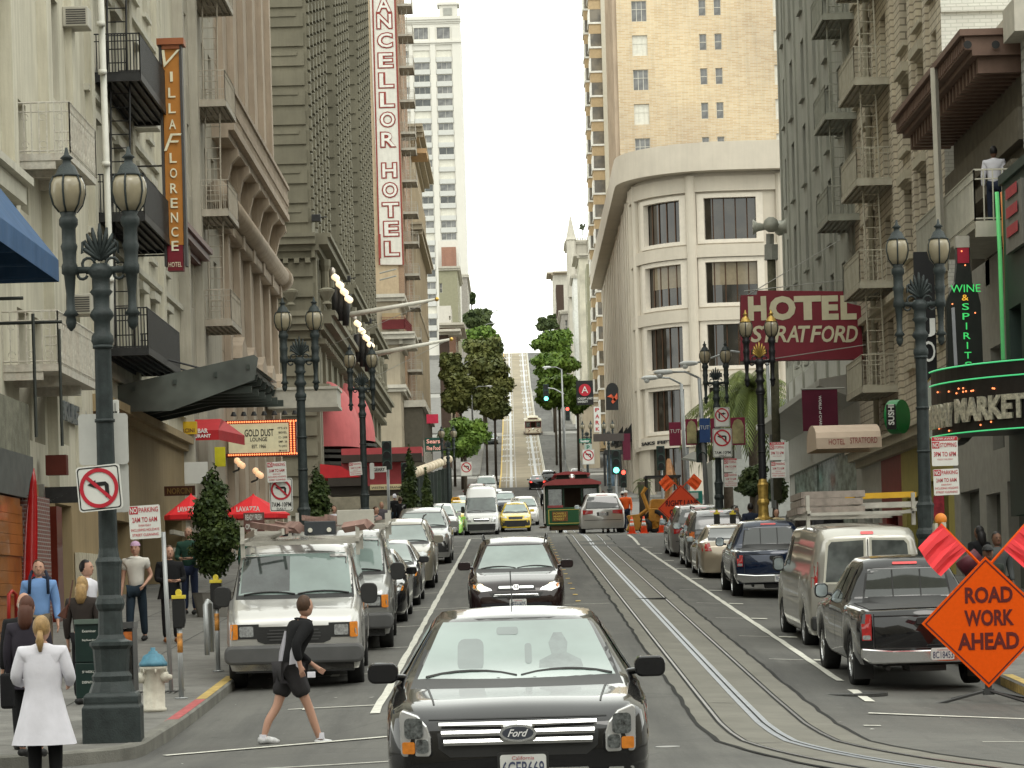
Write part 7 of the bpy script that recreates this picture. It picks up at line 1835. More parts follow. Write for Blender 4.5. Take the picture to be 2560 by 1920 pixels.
# cobra head lights
def cobra(name,label,base,top,head,m=None,group=None):
 m=m or mat('galvanised',(.33,.34,.34),.45,.5,var=.1);o=place(name,base,label,'street light',group)
 simple('pole',lambda bm:tube(bm,[base,top],[.1,.07],8),m,o,True)
 mid=(Vector(top)+Vector(head))/2+Vector((0,0,.12*abs(head[0]-top[0])));simple('arm',lambda bm:tube(bm,[top,mid,head],.045,6),m,o,True)
 s=1 if head[0]>top[0]else-1
 simple('lamp_head',lambda bm:(ball(bm,Vector(head)+Vector((s*.3,0,0)),.2,10,6,(2.1,.8,.55)),ball(bm,Vector(head)+Vector((s*.45,0,-.1)),.13,8,6)),mat('lamp_shell',(.55,.56,.55),.35),o,True)
def cob(x0,y0,x1,y1,x2,y2,D,lb):cobra('street_light',lb,P(x0,y0,D),P(x1,y1,D),P(x2,y2,D),group='cobra head street lights')
cob(1412,1150,1404,924,1376,918,250,'cobra head street light by the right hand trees above the traffic signal')
cob(1717,1270,1703,960,1643,944,124,'cobra head light on the thin pole left of the traffic signal pole');cob(1768,1270,1748,945,1678,930,112,'cobra head light on the pole with the black signal')
cob(1935,1270,1918,890,1740,908,118,'long armed cobra head light reaching left behind the gold street lamp')
cob(1182,1060,1178,975,1215,966,300,'cobra head light in front of the lower left trees');cob(1160,960,1158,910,1190,899,360,'cobra head light in the middle of the left trees');cob(1205,825,1206,818,1230,808,520,'cobra head light at the top of the left trees');cob(1214,760,1216,780,1237,776,560,'faint cobra head light above the left trees')
# siren pole
o=place('siren_pole',P(1930,1200,108),'grey siren with horn loudspeakers on a wooden pole','siren');D=108
simple('pole',lambda bm:tube(bm,[P(1945,1250,D),P(1928,640,D)],.16,8),mat('pole_wood',(.09,.085,.055),.85,var=.3,scale=5),o,True)
simple('cage',lambda bm:(tube(bm,[P(1928,650,D),P(1928,612,D)],.28,6),tube(bm,[P(1925,612,D),P(1925,585,D)],.15,8)),WFG,o)
def horns(bm):
 c=P(1924,567,D)
 for d in((-1,0),(1,0),(0,-1),(.7,.7)):
  v=Vector((d[0],d[1],0));tube(bm,[c+v*.1,c+v*.45,c+v*.62],[.1,.17,.3],10)
simple('horns',horns,mat('horn_grey',(.42,.42,.36),.5),o,True)
# ---------------------------------------------------------------- signs
SW=mat('sign_face_white',(.62,.62,.58),.5,var=.04);SRD=mat('sign_face_red',(.42,.02,.035),.5);SBK=mat('sign_face_black',(.015,.015,.015),.5);SAL=mat('sign_back',(.5,.5,.47),.5,.2,var=.08)
def board(bm,M_,w_,h_,r_=.04,th=.012):prism(bm,rrect(w_,h_,r_,3),0,th,M_)
def ringm(bm,M_,r0,r1,y=-.004,N=36):
 a=[bm.verts.new(M_@Vector((r0*math.cos(2*math.pi*k/N),y,r0*math.sin(2*math.pi*k/N))))for k in range(N)];b=[bm.verts.new(M_@Vector((r1*math.cos(2*math.pi*k/N),y,r1*math.sin(2*math.pi*k/N))))for k in range(N)]
 for k in range(N):bm.faces.new((a[k],a[(k+1)%N],b[(k+1)%N],b[k]))
def no_turn(label,px,py,D,w_,h_=None,right=False,rz=0,ry=0,sub=None,rays=.0):
 h_=h_ or w_;p=P(px,py,D);o=empty('no_turn_sign',p,label,'traffic sign',rz=rz,ry=ry);I=Matrix.Identity(4);cz=(h_-w_)/2
 b=simple('board',lambda bm:board(bm,I,w_,h_),SW,o)
 C=Matrix.Translation((0,0,cz));k=w_/.76
 def border(bm):
  o1,i1=rrect(w_-.03,h_-.03,.035,3),rrect(w_-.055,h_-.055,.03,3);A=[bm.verts.new((x,-.003,z))for x,z in o1];B=[bm.verts.new((x,-.003,z))for x,z in i1]
  for i in range(len(A)):bm.faces.new((A[i],A[(i+1)%len(A)],B[(i+1)%len(A)],B[i]))
 simple('border',border,SBK,b)
 s=-1 if not right else 1
 def arrow(bm):
  for pts in([(-s*.16,-.17),(-s*.09,-.17),(-s*.09,.04),(-s*.12,.1),(s*.04,.1),(s*.04,.03),(s*.04,.03),(-s*.04,.03),(-s*.09,.03)],):
   pass
  a=[(-s*.17,-.17),(-s*.10,-.17),(-s*.10,.035),(s*.05,.035),(s*.05,.1),(-s*.12,.1),(-s*.17,.05)];t=[(s*.05,.14),(s*.2,.067),(s*.05,-.005)]
  for q in(a,t):bm.faces.new([bm.verts.new(C@Vector((x*k,-.006,z*k)))for x,z in q])
 simple('arrow',arrow,SBK,b)
 def red(bm):
  ringm(bm,C,.335*k,.27*k,-.009);m_=C@Matrix.Rotation(R(45),4,'Y');quad(bm,*[m_@Vector((x*k,-.011,z*k))for x,z in((-.29,-.03),(.29,-.03),(.29,.03),(-.29,.03))])
 simple('red_circle_and_slash',red,SRD,b)
 if sub:sign_text(b,sub,None,-w_*.42,w_*.42,-h_/2+.1,-h_/2+.2,SBK,.015,y=-.004);sign_text(b,'DAILY',None,-w_*.2,w_*.2,-h_/2+.03,-h_/2+.08,SBK,.01,y=-.004)
 return o
no_turn('large square no left turn sign strapped to the foreground lamp post',248,1220,31.75,.5,right=False,rz=R(-8),ry=R(-4.0))
no_turn('no right turn sign, the upper of two on the lamp post',1805,1043,93.2,.5,.64,right=True);no_turn('no left turn sign with hours, lower one on the same post',1806,1107,93.1,.62,.93,right=False,sub='7AM-10PM')
no_turn('half hidden no left turn sign left of the second lamp post',703,1237,62.4,.5,.72,sub='7AM-10PM');no_turn('tiny no left turn sign with its grey back board under the left tree',1166,1172,200,.8,1.0);no_turn('tiny no left turn sign beside the black entrance on the right',1471,1142,190,.8,1.0)
def back_board(label,x0,y0,x1,y1,D,rz=0):
 a,c=P(x0,y0,D),P(x1,y1,D);m_=(a+c)/2;o=tag(simple('blank_sign',lambda bm:prism(bm,rrect(abs(c.x-a.x),abs(a.z-c.z),.04,3),0,.015),SAL),label,'traffic sign');o.location=m_;o.rotation_euler=(0,0,rz);return o
back_board('blank white back of a sign behind the foreground lamp post, upper one',195,1036,322,1160,32.35);back_board('blank pale back of a sign peeping out behind the no left turn sign',240,1158,324,1280,32.4);back_board('blank grey sign back beside the third left lamp post',924,1157,936,1198,87.9)
def parking(label,px,py,D,w_,tow=False,rz=0,h_=None,ry=0):
 h_=h_ or w_*1.05;o=empty('parking_sign',P(px,py,D),label,'parking sign',rz=rz,ry=ry)
 b=simple('board',lambda bm:board(bm,Matrix.Identity(4),w_,h_,.02),SW,o);T=lambda s,x0,x1,z0,z1,m_=SRD,bo=.01:sign_text(b,s,None,x0*w_,x1*w_,z0*h_,z1*h_,m_,bo,y=-.006)
 t=.49 if not tow else.34
 if tow:simple('red_band',lambda bm:quad(bm,(-w_*.49,-.003,h_*.36),(w_*.49,-.003,h_*.36),(w_*.49,-.003,h_*.49),(-w_*.49,-.003,h_*.49)),SRD,b);T('TOW-AWAY',-.4,.4,.385,.465,SW)
 simple('red_block',lambda bm:quad(bm,(-w_*.48,-.003,h_*(t-.24)),(-w_*.2,-.003,h_*(t-.24)),(-w_*.2,-.003,h_*(t-.01)),(-w_*.48,-.003,h_*(t-.01))),SRD,b)
 T('NO',-.45,-.23,t-.21,t-.04,SW,.02);T('STOPPING' if tow else 'PARKING',-.17,.45,t-.2,t-.05)
 if tow:T('3PM TO 6PM',-.42,.42,-.18,-.02);T('MONDAY THRU FRIDAY',-.3,.3,-.3,-.25,SRD,0)
 else:T('2AM TO 6AM',-.4,.4,.0,.15);T('EVERYDAY',-.2,.2,-.13,-.07);T('INCLUDING HOLIDAYS',-.45,.45,-.27,-.19);T('STREET CLEANING',-.42,.42,-.42,-.34)
 return o
def post_(label,x0,y0,x1,y1,D,r_=.03,m=None):
 o=tag(simple('sign_post',lambda bm:tube(bm,[P(x0,y0,D),P(x1,y1,D)],r_,8),m or mat('galvanised',(.33,.34,.34)),None,True),label,'post');return o
post_('grey metal sign post beside the fire hydrant',428,1728,408,1330,37.8,.03);parking('white no parking sign with red print beside the foreground lamp post',362,1305,37.7,.415,rz=R(-6),ry=R(-2))
parking('no parking sign left of the second street lamp',692,1180,62.3,.42,ry=R(-2));parking('no parking sign left of the third street lamp',889,1172,87.4,.38,ry=R(-4))
parking('tow-away no stopping sign on the big right hand lamp post',2362,1128,46.2,.42,True,h_=.47);parking('no parking sign under the tow-away sign on the big right lamp post',2366,1205,46.2,.41,ry=R(-1),h_=.42)
parking('tow-away sign behind the gold detailed street lamp',1943,1128,75,.39,True,h_=.47);parking('no parking sign under the tow-away sign at the gold detailed street lamp',1946,1174,75,.38,h_=.42)
parking('tow-away sign beside the no turn signs',1826,1163,92.5,.42,True);parking('no parking sign lowest beside the no turn signs',1827,1200,92.5,.42)
back_board('white square sign edge behind the tow-away sign at the gold lamp',1960,1105,1974,1205,75.2)
# hanging street name and small far signs
def plainsign(name,label,x0,y0,x1,y1,D,m,txt=None,tm=None,cat='sign',th=.08,tb=.02,inset=.1):
 a,c=P(x0,y0,D),P(x1,y1,D);o=place(name,((a.x+c.x)/2,D,c.z),label,cat);simple('panel',lambda bm:box(bm,a.x,c.x,D,D+th,c.z,a.z),m,o,bevel=.005)
 if txt:
  L_=txt if isinstance(txt,list)else[txt];h_=(a.z-c.z)/len(L_);w_=c.x-a.x
  for i,t in enumerate(L_):sign_text(o,t,None,a.x+w_*inset,c.x-w_*inset,a.z-h_*(i+.82),a.z-h_*(i+.2),tm or MATS['sign_white'],tb,y=D-.02)
 return o
plainsign('street_name_sign','white street name sign reading ELL behind the foreground lamp post',272,1000,296,1040,32.6,SW,'ELL',SBK)
plainsign('street_name_sign','white street name sign at the left junction corner',930,1167,966,1180,120,SW,'GEARY',SBK)
plainsign('park_sign','tall white vertical sign with red letters spelling PARK',1484,1017,1503,1080,240,SW,['P','A','R','K'],SRD,inset=.22)
o=plainsign('university_sign','black square projecting sign with a red disc and white A emblem',1440,952,1484,1012,236,SBK,None);c=P(1462,975,235.9)
simple('disc',lambda bm:bm.faces.new([bm.verts.new((c.x+.5*math.cos(t*.314),235.9,c.z+.5*math.sin(t*.314)))for t in range(20)]),SRD,o);sign_text(o,'A',None,c.x-.27,c.x+.27,c.z-.25,c.z+.3,SW,.0,y=235.86);sign_text(o,'ACADEMY of ART\nUNIVERSITY',None,c.x-.62,c.x+.62,c.z-1.05,c.z-.6,SW,.01,y=235.86)
o=place('arched_banner',P(1531,1000,225),'black round topped hanging sign with red and orange swirl','sign');D=225
simple('panel',lambda bm:prism(bm,[(P(1515,1025,D).x,P(1515,1025,D).z),(P(1546,1025,D).x,P(1546,1025,D).z)]+[(P(1530.5+15.5*math.cos(R(a)),975-18*math.sin(R(a)),D).x,P(1530.5+15.5*math.cos(R(a)),975-18*math.sin(R(a)),D).z)for a in range(0,181,20)],D,D+.1),SBK,o)
simple('swirl',lambda bm:(bm.faces.new([bm.verts.new(P(x,y,D-.05))for x,y in((1518,992),(1528,985),(1541,1000),(1538,1004),(1528,994))]),bm.faces.new([bm.verts.new(P(x,y,D-.05))for x,y in((1528,1004),(1543,982),(1544,996),(1532,1010))])),mat('swirl',(.6,.1,.04),.5,var=.6,scale=3),o)
plainsign('pink_sign','small crimson box sign left of the round green tree',1066,1036,1096,1058,235,mat('crimson',(.42,.02,.05),.5));plainsign('fine_food_sign','dark green sign with pink letters reading Sears Fine Food',1062,1095,1105,1128,232,mat('deep_green',(.01,.05,.035),.5),['Sears','Fine Food'],mat('neon_pink',(.7,.35,.3),.4,emit=(1,.4,.3),es=.25))
plainsign('green_street_sign','green street name plate over the second block',1448,1097,1477,1107,232,mat('plate_green',(.01,.13,.08),.5),'Sutter');plainsign('parking_plate','small grey-green P sign under the green street plate',1461,1110,1480,1127,232,mat('plate_grey',(.35,.42,.38),.5),'P',mat('plate_green',(.01,.13,.08)),inset=.3)
plainsign('dark_marquee','long dark theatre style marquee of the black fronted hotel',1483,1085,1560,1102,222,mat('dark_bronze',(.06,.05,.045),.5));plainsign('maroon_wall_banner','maroon hanging at the side of the dark marquee',1556,1084,1577,1150,226,mat('maroon_cloth',(.085,.01,.025)))
bo=place('black_awning',P(1580,1160,232),'slanting black fabric awnings along the department store side','awning');simple('canvas',lambda bm:[prism(bm,[(XR,z0+2.2),(XR-1.6,z0),(XR-1.5,z0-.25),(XR,z0+.2)],y,y+4)for y,z0 in((262,14.2),(272,14.5),(283,15.2))],SBK,bo)
fs=place('black_shopfront',P(1525,1250,238),'black shopfront with bright windows in the second block on the right','shopfront');simple('front',lambda bm:(rb(bm,1510,1125,1560,1135,236,1),rb(bm,1508,1135,1516,1215,236,.5),rb(bm,1545,1135,1556,1215,236,.5)),SBK,fs);simple('glass',lambda bm:rb(bm,1516,1135,1545,1215,236.3,.1),glass('blue_glass',(.06,.1,.14),.1,.5,1),fs)
for i,(px,D,m1,m2,tx)in enumerate(((1672,1700,SRD,None,'TUT'),)):pass
TRED,TBLU=mat('banner_red',(.2,.02,.05),.7,var=.1),mat('banner_blue',(.03,.07,.2),.7,var=.1)
def tut(label,x0,y0,x1,y1,D,m,word,figure=False):
 o=plainsign('banner',label,x0,y0,x1,y1,D,m,None,th=.02)
 a,c=P(x0,y0,D),P(x1,y1,D);w_,h_=c.x-a.x,a.z-c.z
 if word:sign_text(o,word,None,a.x+w_*.08,c.x-w_*.08,a.z-h_*.46,a.z-h_*.3,SW,.0,y=D-.02)
 if figure:simple('golden_shape',lambda bm:bm.faces.new([bm.verts.new((a.x+w_*u,D-.02,c.z+h_*v))for u,v in((.1,.06),(.9,.06),(.9,.7),(.75,.88),(.5,.95),(.25,.88),(.1,.7))]),mat('faded_gold',(.32,.28,.14),.6,var=.5,scale=2.5),o)
tut('red street banner with white word TUT',1672,1056,1703,1114,123.8,TRED,'TUT');tut('street banner with a golden arched picture on the thin pole',1713,1048,1745,1112,112,TRED,None,True);tut('blue street banner with white word TUT',1748,1046,1776,1106,111.8,TBLU,'TUT');tut('dark red street banner behind the no turn signs',1776,1046,1800,1106,100,TRED,None);tut('street banner with a golden arched picture right of the no turn signs',1826,1044,1864,1112,99,TRED,None,True)
# orange diamond signs
ORG=mat('work_orange',(.72,.085,.004),.6,var=.05,scale=20,spec=.08);OL=mat('lane_sign_orange',(.7,.07,.02),.55,var=.05);FLAG=mat('flag_pinkred',(.85,.06,.07),.8,var=.08);DLET=mat('brown_letters',(.1,.012,.01),.6)  # OL is the plain orange-red face of the lane sign
def diamond(label,px,py,D,half,lines,m,base_y,flags,rz=0):
 c=P(px,py,D);zg_=gz(c.x,D);o=empty('road_work_sign',(c.x,D,zg_),label,'road work sign',rz=rz);h=c.z-zg_
 dm=lambda s_:[(0,h-s_),(s_,h),(0,h+s_),(-s_,h)]
 b=simple('board',lambda bm:prism(bm,dm(half),0,.02),m,o)
 def bord(bm):
  A=[bm.verts.new((x,-.004,z))for x,z in dm(half*.955)];B=[bm.verts.new((x,-.004,z))for x,z in dm(half*.925)]
  for i in range(4):bm.faces.new((A[i],A[(i+1)%4],B[(i+1)%4],B[i]))
 simple('border',bord,DLET,b)
 for t,x0,x1,z0,z1 in lines:sign_text(b,t,None,x0*half,x1*half,h+z0*half,h+z1*half,DLET,.035,y=-.006)
 simple('stand',lambda bm:(box(bm,-.04,.04,.02,.08,.18,h-half+.1),box(bm,-.07,.07,.0,.1,.12,.2),[tube(bm,[(0,.05,.18),(x,y,.02)],.022,5)for x,y in((-.75,-.25),(.45,-.55),(-.5,.8),(.7,.6))]),mat('stand_dark',(.05,.05,.05),.5,.3),o)
 if flags:
  for s in(-1,1):
   f0=Vector((0,.03,h+half*.8));d=Vector((s*.68,0,.73)).normalized();simple('flag_staff',lambda bm:tube(bm,[f0,f0+d*flags*2.0],.02,6),m,o)
   def flg(bm):
    n_=Vector((s*.73,0,-.68));a=f0+d*flags*.85;N=8;prev=None
    n_=Vector((-s*.75,0,-.66))if False else Vector((s*.2,0,-1)).normalized()if False else Vector((s*.72,.0,-.69))
    n_=Vector((-s*-1*.72,0,-.69))
    for i in range(N+1):
     t=i/N;L_=flags*1.15;w_=.025*math.sin(i*1.7);p0=a+d*(L_*t);p1=p0+n_*(L_*(1.0-.12*t))+Vector((0,w_-.03,-.05*math.sin(t*3)))
     r_=[bm.verts.new(p0+Vector((0,-.02,0))),bm.verts.new((p0+p1)/2+Vector((0,w_,0))),bm.verts.new(p1)]
     if prev:bm.faces.new((prev[0],r_[0],r_[1],prev[1]));bm.faces.new((prev[1],r_[1],r_[2],prev[2]))
     prev=r_
   simple('flag',flg,FLAG if D<60 else mat('flag_orange',(.85,.12,.03),.8),o)
 return o
diamond('large orange diamond sign reading ROAD WORK AHEAD with pink-red flags',2468,1555,37.9,.862,[('ROAD',-.33,.40,.29,.54),('WORK',-.35,.41,-.06,.19),('AHEAD',-.46,.48,-.42,-.16)],ORG,0,.42,rz=R(0))
diamond('orange-red diamond sign reading RIGHT LANE CLOSED AHEAD beyond the parked cars',1703,1270,106,.86,[('RIGHT LANE',-.66,.72,.08,.34),('CLOSED',-.5,.5,-.3,-.05),('AHEAD',-.4,.4,-.66,-.42)],OL,0,.38)
# traffic cones
cone0=None
for i,(px,py)in enumerate(((1580,1326),(1610,1328),(1655,1333))):
 D=119+i*.6;p=P(px,py,D);lb='orange traffic cone with white bands, '+('leftmost','middle','rightmost')[i]+' of the three on the road'
 if cone0 is None:
  cone0=empty('traffic_cone',(p.x,D,gz(p.x,D)),lb,'traffic cone','traffic cones on the road')
  simple('cone',lambda bm:(lathe(bm,[(.15,.03),(.03,.72),(.02,.72)],16),box(bm,-.2,.2,-.2,.2,0,.035)),mat('cone_orange',(.8,.1,.03),.5),cone0,True);simple('bands',lambda bm:(lathe(bm,[(.104,.32),(.079,.46)],16),lathe(bm,[(.067,.53),(.055,.6)],16)),SW,cone0,True)
 else:copy_tree(cone0,(p.x,D,gz(p.x,D)),lb)
 # traffic signals
HOUS=mat('signal_housing',(.015,.03,.025),.5)
def signal(label,px,py,D,lit,w_=.36,base=None,lamps=True,pole=None):
 p=P(px,py,D);o=place('traffic_signal',p,label,'traffic signal');h_=w_*3
 simple('housing',lambda bm:box(bm,p.x-w_/2,p.x+w_/2,D,D+.25,p.z-h_/2,p.z+h_/2),HOUS,o,bevel=.02)
 for k,col in enumerate(('red','amber','green')):
  m_=mat('lit_'+col,{'red':(.6,.02,.02),'green':(.1,.8,.6)}.get(col,(.1,.1,.1)),.3,emit={'red':(1,.08,.05),'green':(.15,1,.75)}.get(col,(.1,.1,.1)),es=4)if lit==col else SBK
  c=Vector((p.x,D-.02,p.z+h_/3*(1-k)))
  simple('lens',lambda bm:bm.faces.new([bm.verts.new(c+Vector((w_*.36*math.cos(t*.4),0,w_*.36*math.sin(t*.4))))for t in range(16)]),m_,o)
  simple('visor',lambda bm:tube(bm,[c+Vector((w_*.4*math.cos(R(a)),-.12,w_*.4*math.sin(R(a))))for a in range(0,181,30)],.02,4),HOUS,o)
 if pole:a=P(*pole,D+.3);simple('pole',lambda bm:tube(bm,[(a.x,D+.35,gz(a.x,D)+.1),(a.x,D+.35,p.z+.3)],.06,8),mat('galvanised',(.33,.34,.34)),o,True)
signal('green traffic signal beside the big frosted globe at the left corner',1013,1187,119,'green',.34,pole=(1018,1200));signal('dark traffic signal seen from behind on a pole in front of the hotel canopy',967,1138,121,None,.4,pole=(970,1200));signal('green traffic signal in front of the black shopfront',1540,1155,141,'green',.4,pole=(1540,1200));signal('small green traffic signal on the mast arm by the right trees',1365,982,250,'green',.5);signal('dark traffic signal on the pole right of the banners',1754,1115,112,None,.42);signal('grey traffic signal in front of the store window',1652,1145,142,None,.4,pole=(1655,1200));signal('tiny red pedestrian signal far up the right pavement',1419,1034,252,'red',.4,pole=(1412,1080));signal('red and green signals far off behind the green cable car at right',1559,1196,142,'red',.3,pole=(1559,1230))
simpler=simple('mast_arm',lambda bm:tube(bm,[P(1410,985,250),P(1385,972,250),P(1370,970,250)],.06,6),MATS['galvanised']);tag(simpler,'thin grey mast arm carrying a small no turn sign by the right trees','mast arm')
# globe row (long awning bar with round lamp globes) at the left corner
o=place('globe_row',P(1080,1170,150),'long row of frosted globe lamps along a dark shopfront','lamps')
for k in range(13):
 t=k/12;c=P(1032+90*t,1184-36*t,124+50*t);r_=12.5-2.5*t if k else 13;simple('globe',lambda bm:ball(bm,c,r_/F*c.y*1.0,12,8),mat('frosted_globe',(.55,.48,.36),.4,var=.15,scale=3,emit=(1,.7,.4),es=.08),o,True)
simple('shopfront',lambda bm:[box(bm,P(1020+9.5*k,1200,126+5*k).x,P(1020+9.5*k,1200,126+5*k).x+.35,126+5*k,126.3+5*k,gz(-9,126+5*k),P(1030,1200-3*k,126+5*k).z)for k in range(11)],mat('shop_green_black',(.03,.04,.035),.6),o)
# low shop boxes of the second block on the left
for i,(x0,y0,x1,y1,D,m_)in enumerate(((1010,1105,1100,1250,214,'shop_dark'),)):pass
# hydrant
o=empty('fire_hydrant',(P(386,1765,36.6).x,36.6,gz(KL,36.6)+.15),'white fire hydrant with a flaking blue cap on the left pavement corner','fire hydrant');o.scale=(1.03,1.03,1.03)
hw_=mat('hydrant_white',(.55,.53,.45),.6,var=.15,scale=10,bump=.3,bscale=30,streak=.4,dirt=(.3,.22,.15));hb=mat('hydrant_blue',(.07,.19,.26),.5,var=.25,scale=12)
simple('barrel',lambda bm:(lathe(bm,[(.15,0),(.15,.04),(.135,.05),(.135,.5),(.165,.52),(.17,.56)],24),[lathe(bm,[(.014,.56),(.014,.5)],6,(.155*math.cos(k),.155*math.sin(k),-.03))for k in range(6)]),hw_,o,True)
simple('bonnet',lambda bm:lathe(bm,[(.175,.56),(.175,.6),(.155,.62),(.12,.69),(.06,.72),(.055,.74),(.03,.75),(.03,.79)],24),hb,o,True)
def noz(bm):
 for s,z in((-1,.42),(1,.42)):tube(bm,[(s*.1,-.03,z),(s*.18,-.04,z),(s*.18,-.04,z),(s*.23,-.05,z)],[.07,.07,.045,.03],10)
simple('nozzles',noz,hw_,o,True)
# parking meters
def meter(px,py,D,lb):
 p=P(px,py,D);z0=gz(KL,D)+.15;o=empty('parking_meter',(p.x,D,z0),lb,'parking meter','parking meters')
 simple('post',lambda bm:(tube(bm,[(0,0,0),(0,0,1.0)],.035,8),lathe(bm,[(.09,0),(.09,.02)],10)),MATS['galvanised'],o,True);simple('housing',lambda bm:prism(bm,[(-.06,.95),(.06,.95),(.085,1.05),(.085,1.3),(.07,1.36),(-.07,1.36),(-.085,1.3),(-.085,1.05)],-.06,.06),SBK,o,bevel=.01)
 simple('yellow_top',lambda bm:(box(bm,-.09,.09,-.07,.07,1.34,1.39),prism(bm,[(.04*math.cos(R(a)),1.42+.05*math.sin(R(a)))for a in range(0,360,30)],-.05,.05)),mat('meter_yellow',(.6,.48,.05),.5),o,bevel=.005);simple('stickers',lambda bm:(lathe(bm,[(.037,.62),(.037,.88)],10)),mat('sticker_band',(.55,.25,.06),.5,var=.8,scale=8),o,True)
meter(453,1718,38.6,'parking meter with a yellow top behind the fire hydrant, nearer of two');meter(545,1648,43.6,'parking meter with a yellow top beside the silver van, farther of two');meter(1795,1400,84,'parking meter with yellow top near the gold lamp, left one');meter(1835,1400,83,'parking meter with yellow top near the gold lamp, right one')
o=place('bollard_rail',P(520,1640,39.6),'bent grey steel hoop rail on the left pavement','rail');simple('rail',lambda bm:tube(bm,[P(518,1638,39.6),P(513,1512,39.6),P(519,1503,39.8),P(526,1508,40.1),P(530,1630,40.1)],.035,8),MATS['galvanised'],o,True)
o=place('red_rail',P(30,1560,44),'small red hoop handrail beside the orange wood shopfront','rail');simple('rail',lambda bm:tube(bm,[P(22,1580,44),P(22,1486,44),P(30,1478,44.1),P(40,1486,44.2),P(42,1580,44.2)],.03,8),mat('rail_red',(.3,.015,.01),.4),o,True)
# newspaper racks behind the lamp
o=place('newspaper_rack',P(215,1700,34),'dark green metal newspaper rack with white lettering beside the lamp base','newspaper rack')
simple('case',lambda bm:(rb(bm,186,1558,250,1655,34,.5),rb(bm,188,1658,250,1745,34,.5)),mat('rack_green',(.012,.028,.024),.4,var=.2),o,bevel=.01);simple('top',lambda bm:rb(bm,184,1549,252,1559,33.97,.55),mat('rack_top',(.1,.13,.11),.5),o)
for s_,y0 in(('Examiner',1574),('BayGuardian',1597),('SF WEEKLY',1676),('DISPATCH',1702)):a,c=P(206,y0+7,34),P(240,y0,34);sign_text(o,s_,None,a.x,c.x,a.z,c.z,SW,.01,y=33.985)
o=place('newspaper_rack',P(315,1700,34.2),'clear fronted newspaper box with orange display right of the lamp base','newspaper rack')
simple('case',lambda bm:(rb(bm,288,1556,334,1570,34.2,.4),rb(bm,330,1570,336,1728,34.2,.4),rb(bm,290,1700,334,1728,34.2,.4)),mat('rack_grey',(.07,.07,.07),.4),o);simple('window',lambda bm:rb(bm,290,1572,331,1700,34.25,.3),glass('rack_window',(.03,.03,.03),.06,.5,3),o);simple('display',lambda bm:rb(bm,298,1580,332,1612,34.22,.02),mat('paper_orange',(.45,.13,.03),.5,var=.4,scale=12),o)
# umbrellas, menu board, small cafe things
RU=mat('umbrella_red',(.6,.02,.025),.7,var=.06)
for i,(px,py,D,r_)in enumerate(((634,1268,68,.68),(478,1268,66,.5))):
 p=P(px,py,D);o=empty('cafe_umbrella',(p.x,D,gz(KL,D)+.15),('red cafe umbrella with white lettering right of the first cypress','red cafe umbrella left of the first cypress, half hidden')[i],'umbrella');h=p.z-gz(KL,D)-.15
 simple('canopy',lambda bm:lathe(bm,[(r_*1.25,h-.18),(r_*.05,h+.28),(.01,h+.32)],8),RU,o);simple('valance',lambda bm:lathe(bm,[(r_*1.25,h-.28),(r_*1.25,h-.18)],8),RU,o);simple('pole',lambda bm:tube(bm,[(0,0,0),(0,0,h)],.025,6),WF,o)
 sign_text(o,'LAVAZZA',None,-r_*.5,r_*.3,h-.12,h+.0,SW,.03,y=-r_*1.0)
plainsign('menu_board','white framed brown menu board under the red umbrella',608,1282,662,1350,67,mat('menu_brown',(.13,.06,.05),.6),['READY FRESH','ONLY 4.60','4.00'],SW)
plainsign('lit_round_sign','white box sign with a red round logo above the first cypress',460,1156,520,1208,82,SW);o=plainsign('brown_sign','small brown hanging sign below the round logo sign',410,1216,488,1238,78,mat('sign_brown2',(.12,.05,.03),.6),'NORCINI',mat('sign_tan',(.35,.2,.06),.6));plainsign('yellow_banner','bright yellow vertical banner behind the red awning',536,1118,564,1166,90,mat('banner_yellow',(.65,.6,.03),.6))
for i,(px,py)in enumerate(((597,1160),(643,1185))):
 o=place('globe_lamp',P(px,py,88),('cluster of warm round wall globes, left one','cluster of warm round wall globes, right one')[i],'lamp');[simple('globe',lambda bm:ball(bm,P(px+dx,py+dy,88-.1*k),.1,10,8),mat('warm_globe',(.8,.55,.35),.4,emit=(1,.55,.28),es=.6),o,True)for k,(dx,dy)in enumerate(((-4,-8),(3,0),(9,4)))];simple('arm',lambda bm:tube(bm,[P(px,py+8,88.2),P(px,py+14,88.3),P(px-14,py+20,89)],.03,5),SBK,o)
 # portable toilet, right hand bits
o=place('portable_toilet',P(1740,1270,116),'teal portable toilet with a white peaked roof behind the orange lane sign','portable toilet');D=116
simple('cabin',lambda bm:rb(bm,1714,1228,1758,1300,D,1.1),mat('teal_plastic',(.03,.25,.2),.5,var=.08),o,bevel=.03);simple('roof',lambda bm:prism(bm,[(P(1708,1230,D).x,P(0,1230,D).z+.6),(P(1760,1230,D).x,P(0,1230,D).z+.45),(P(1755,1210,D).x,P(0,1214,D).z+.45),(P(1735,1208,D).x,P(0,1208,D).z+.5)],D-.1,D+1.2),SW,o);simple('door_sign',lambda bm:rb(bm,1726,1232,1746,1246,D-.03,.03),SW,o)
o=tag(simple('castle_sign',lambda bm:(rb(bm,2337,1325,2366,1430,45.5,.25),rb(bm,2337,1308,2345,1325,45.5,.25),rb(bm,2355,1306,2366,1325,45.5,.25)),mat('castle_cream',(.5,.48,.38),.6)),'tall cream board with a notched top next to the big right lamp post','board')
o=tag(simple('orange_ball',lambda bm:ball(bm,P(2352,1298,45.7),.098,16,10),mat('ball_orange',(.6,.2,.03),.5),None,True),'orange ball on top of the cream notched board','ball')
plainsign('red_window_poster','dark red poster in the shop window behind the right lamp post',2334,1240,2362,1300,60.5,mat('poster_red',(.25,.02,.03),.5,var=.5,scale=6))
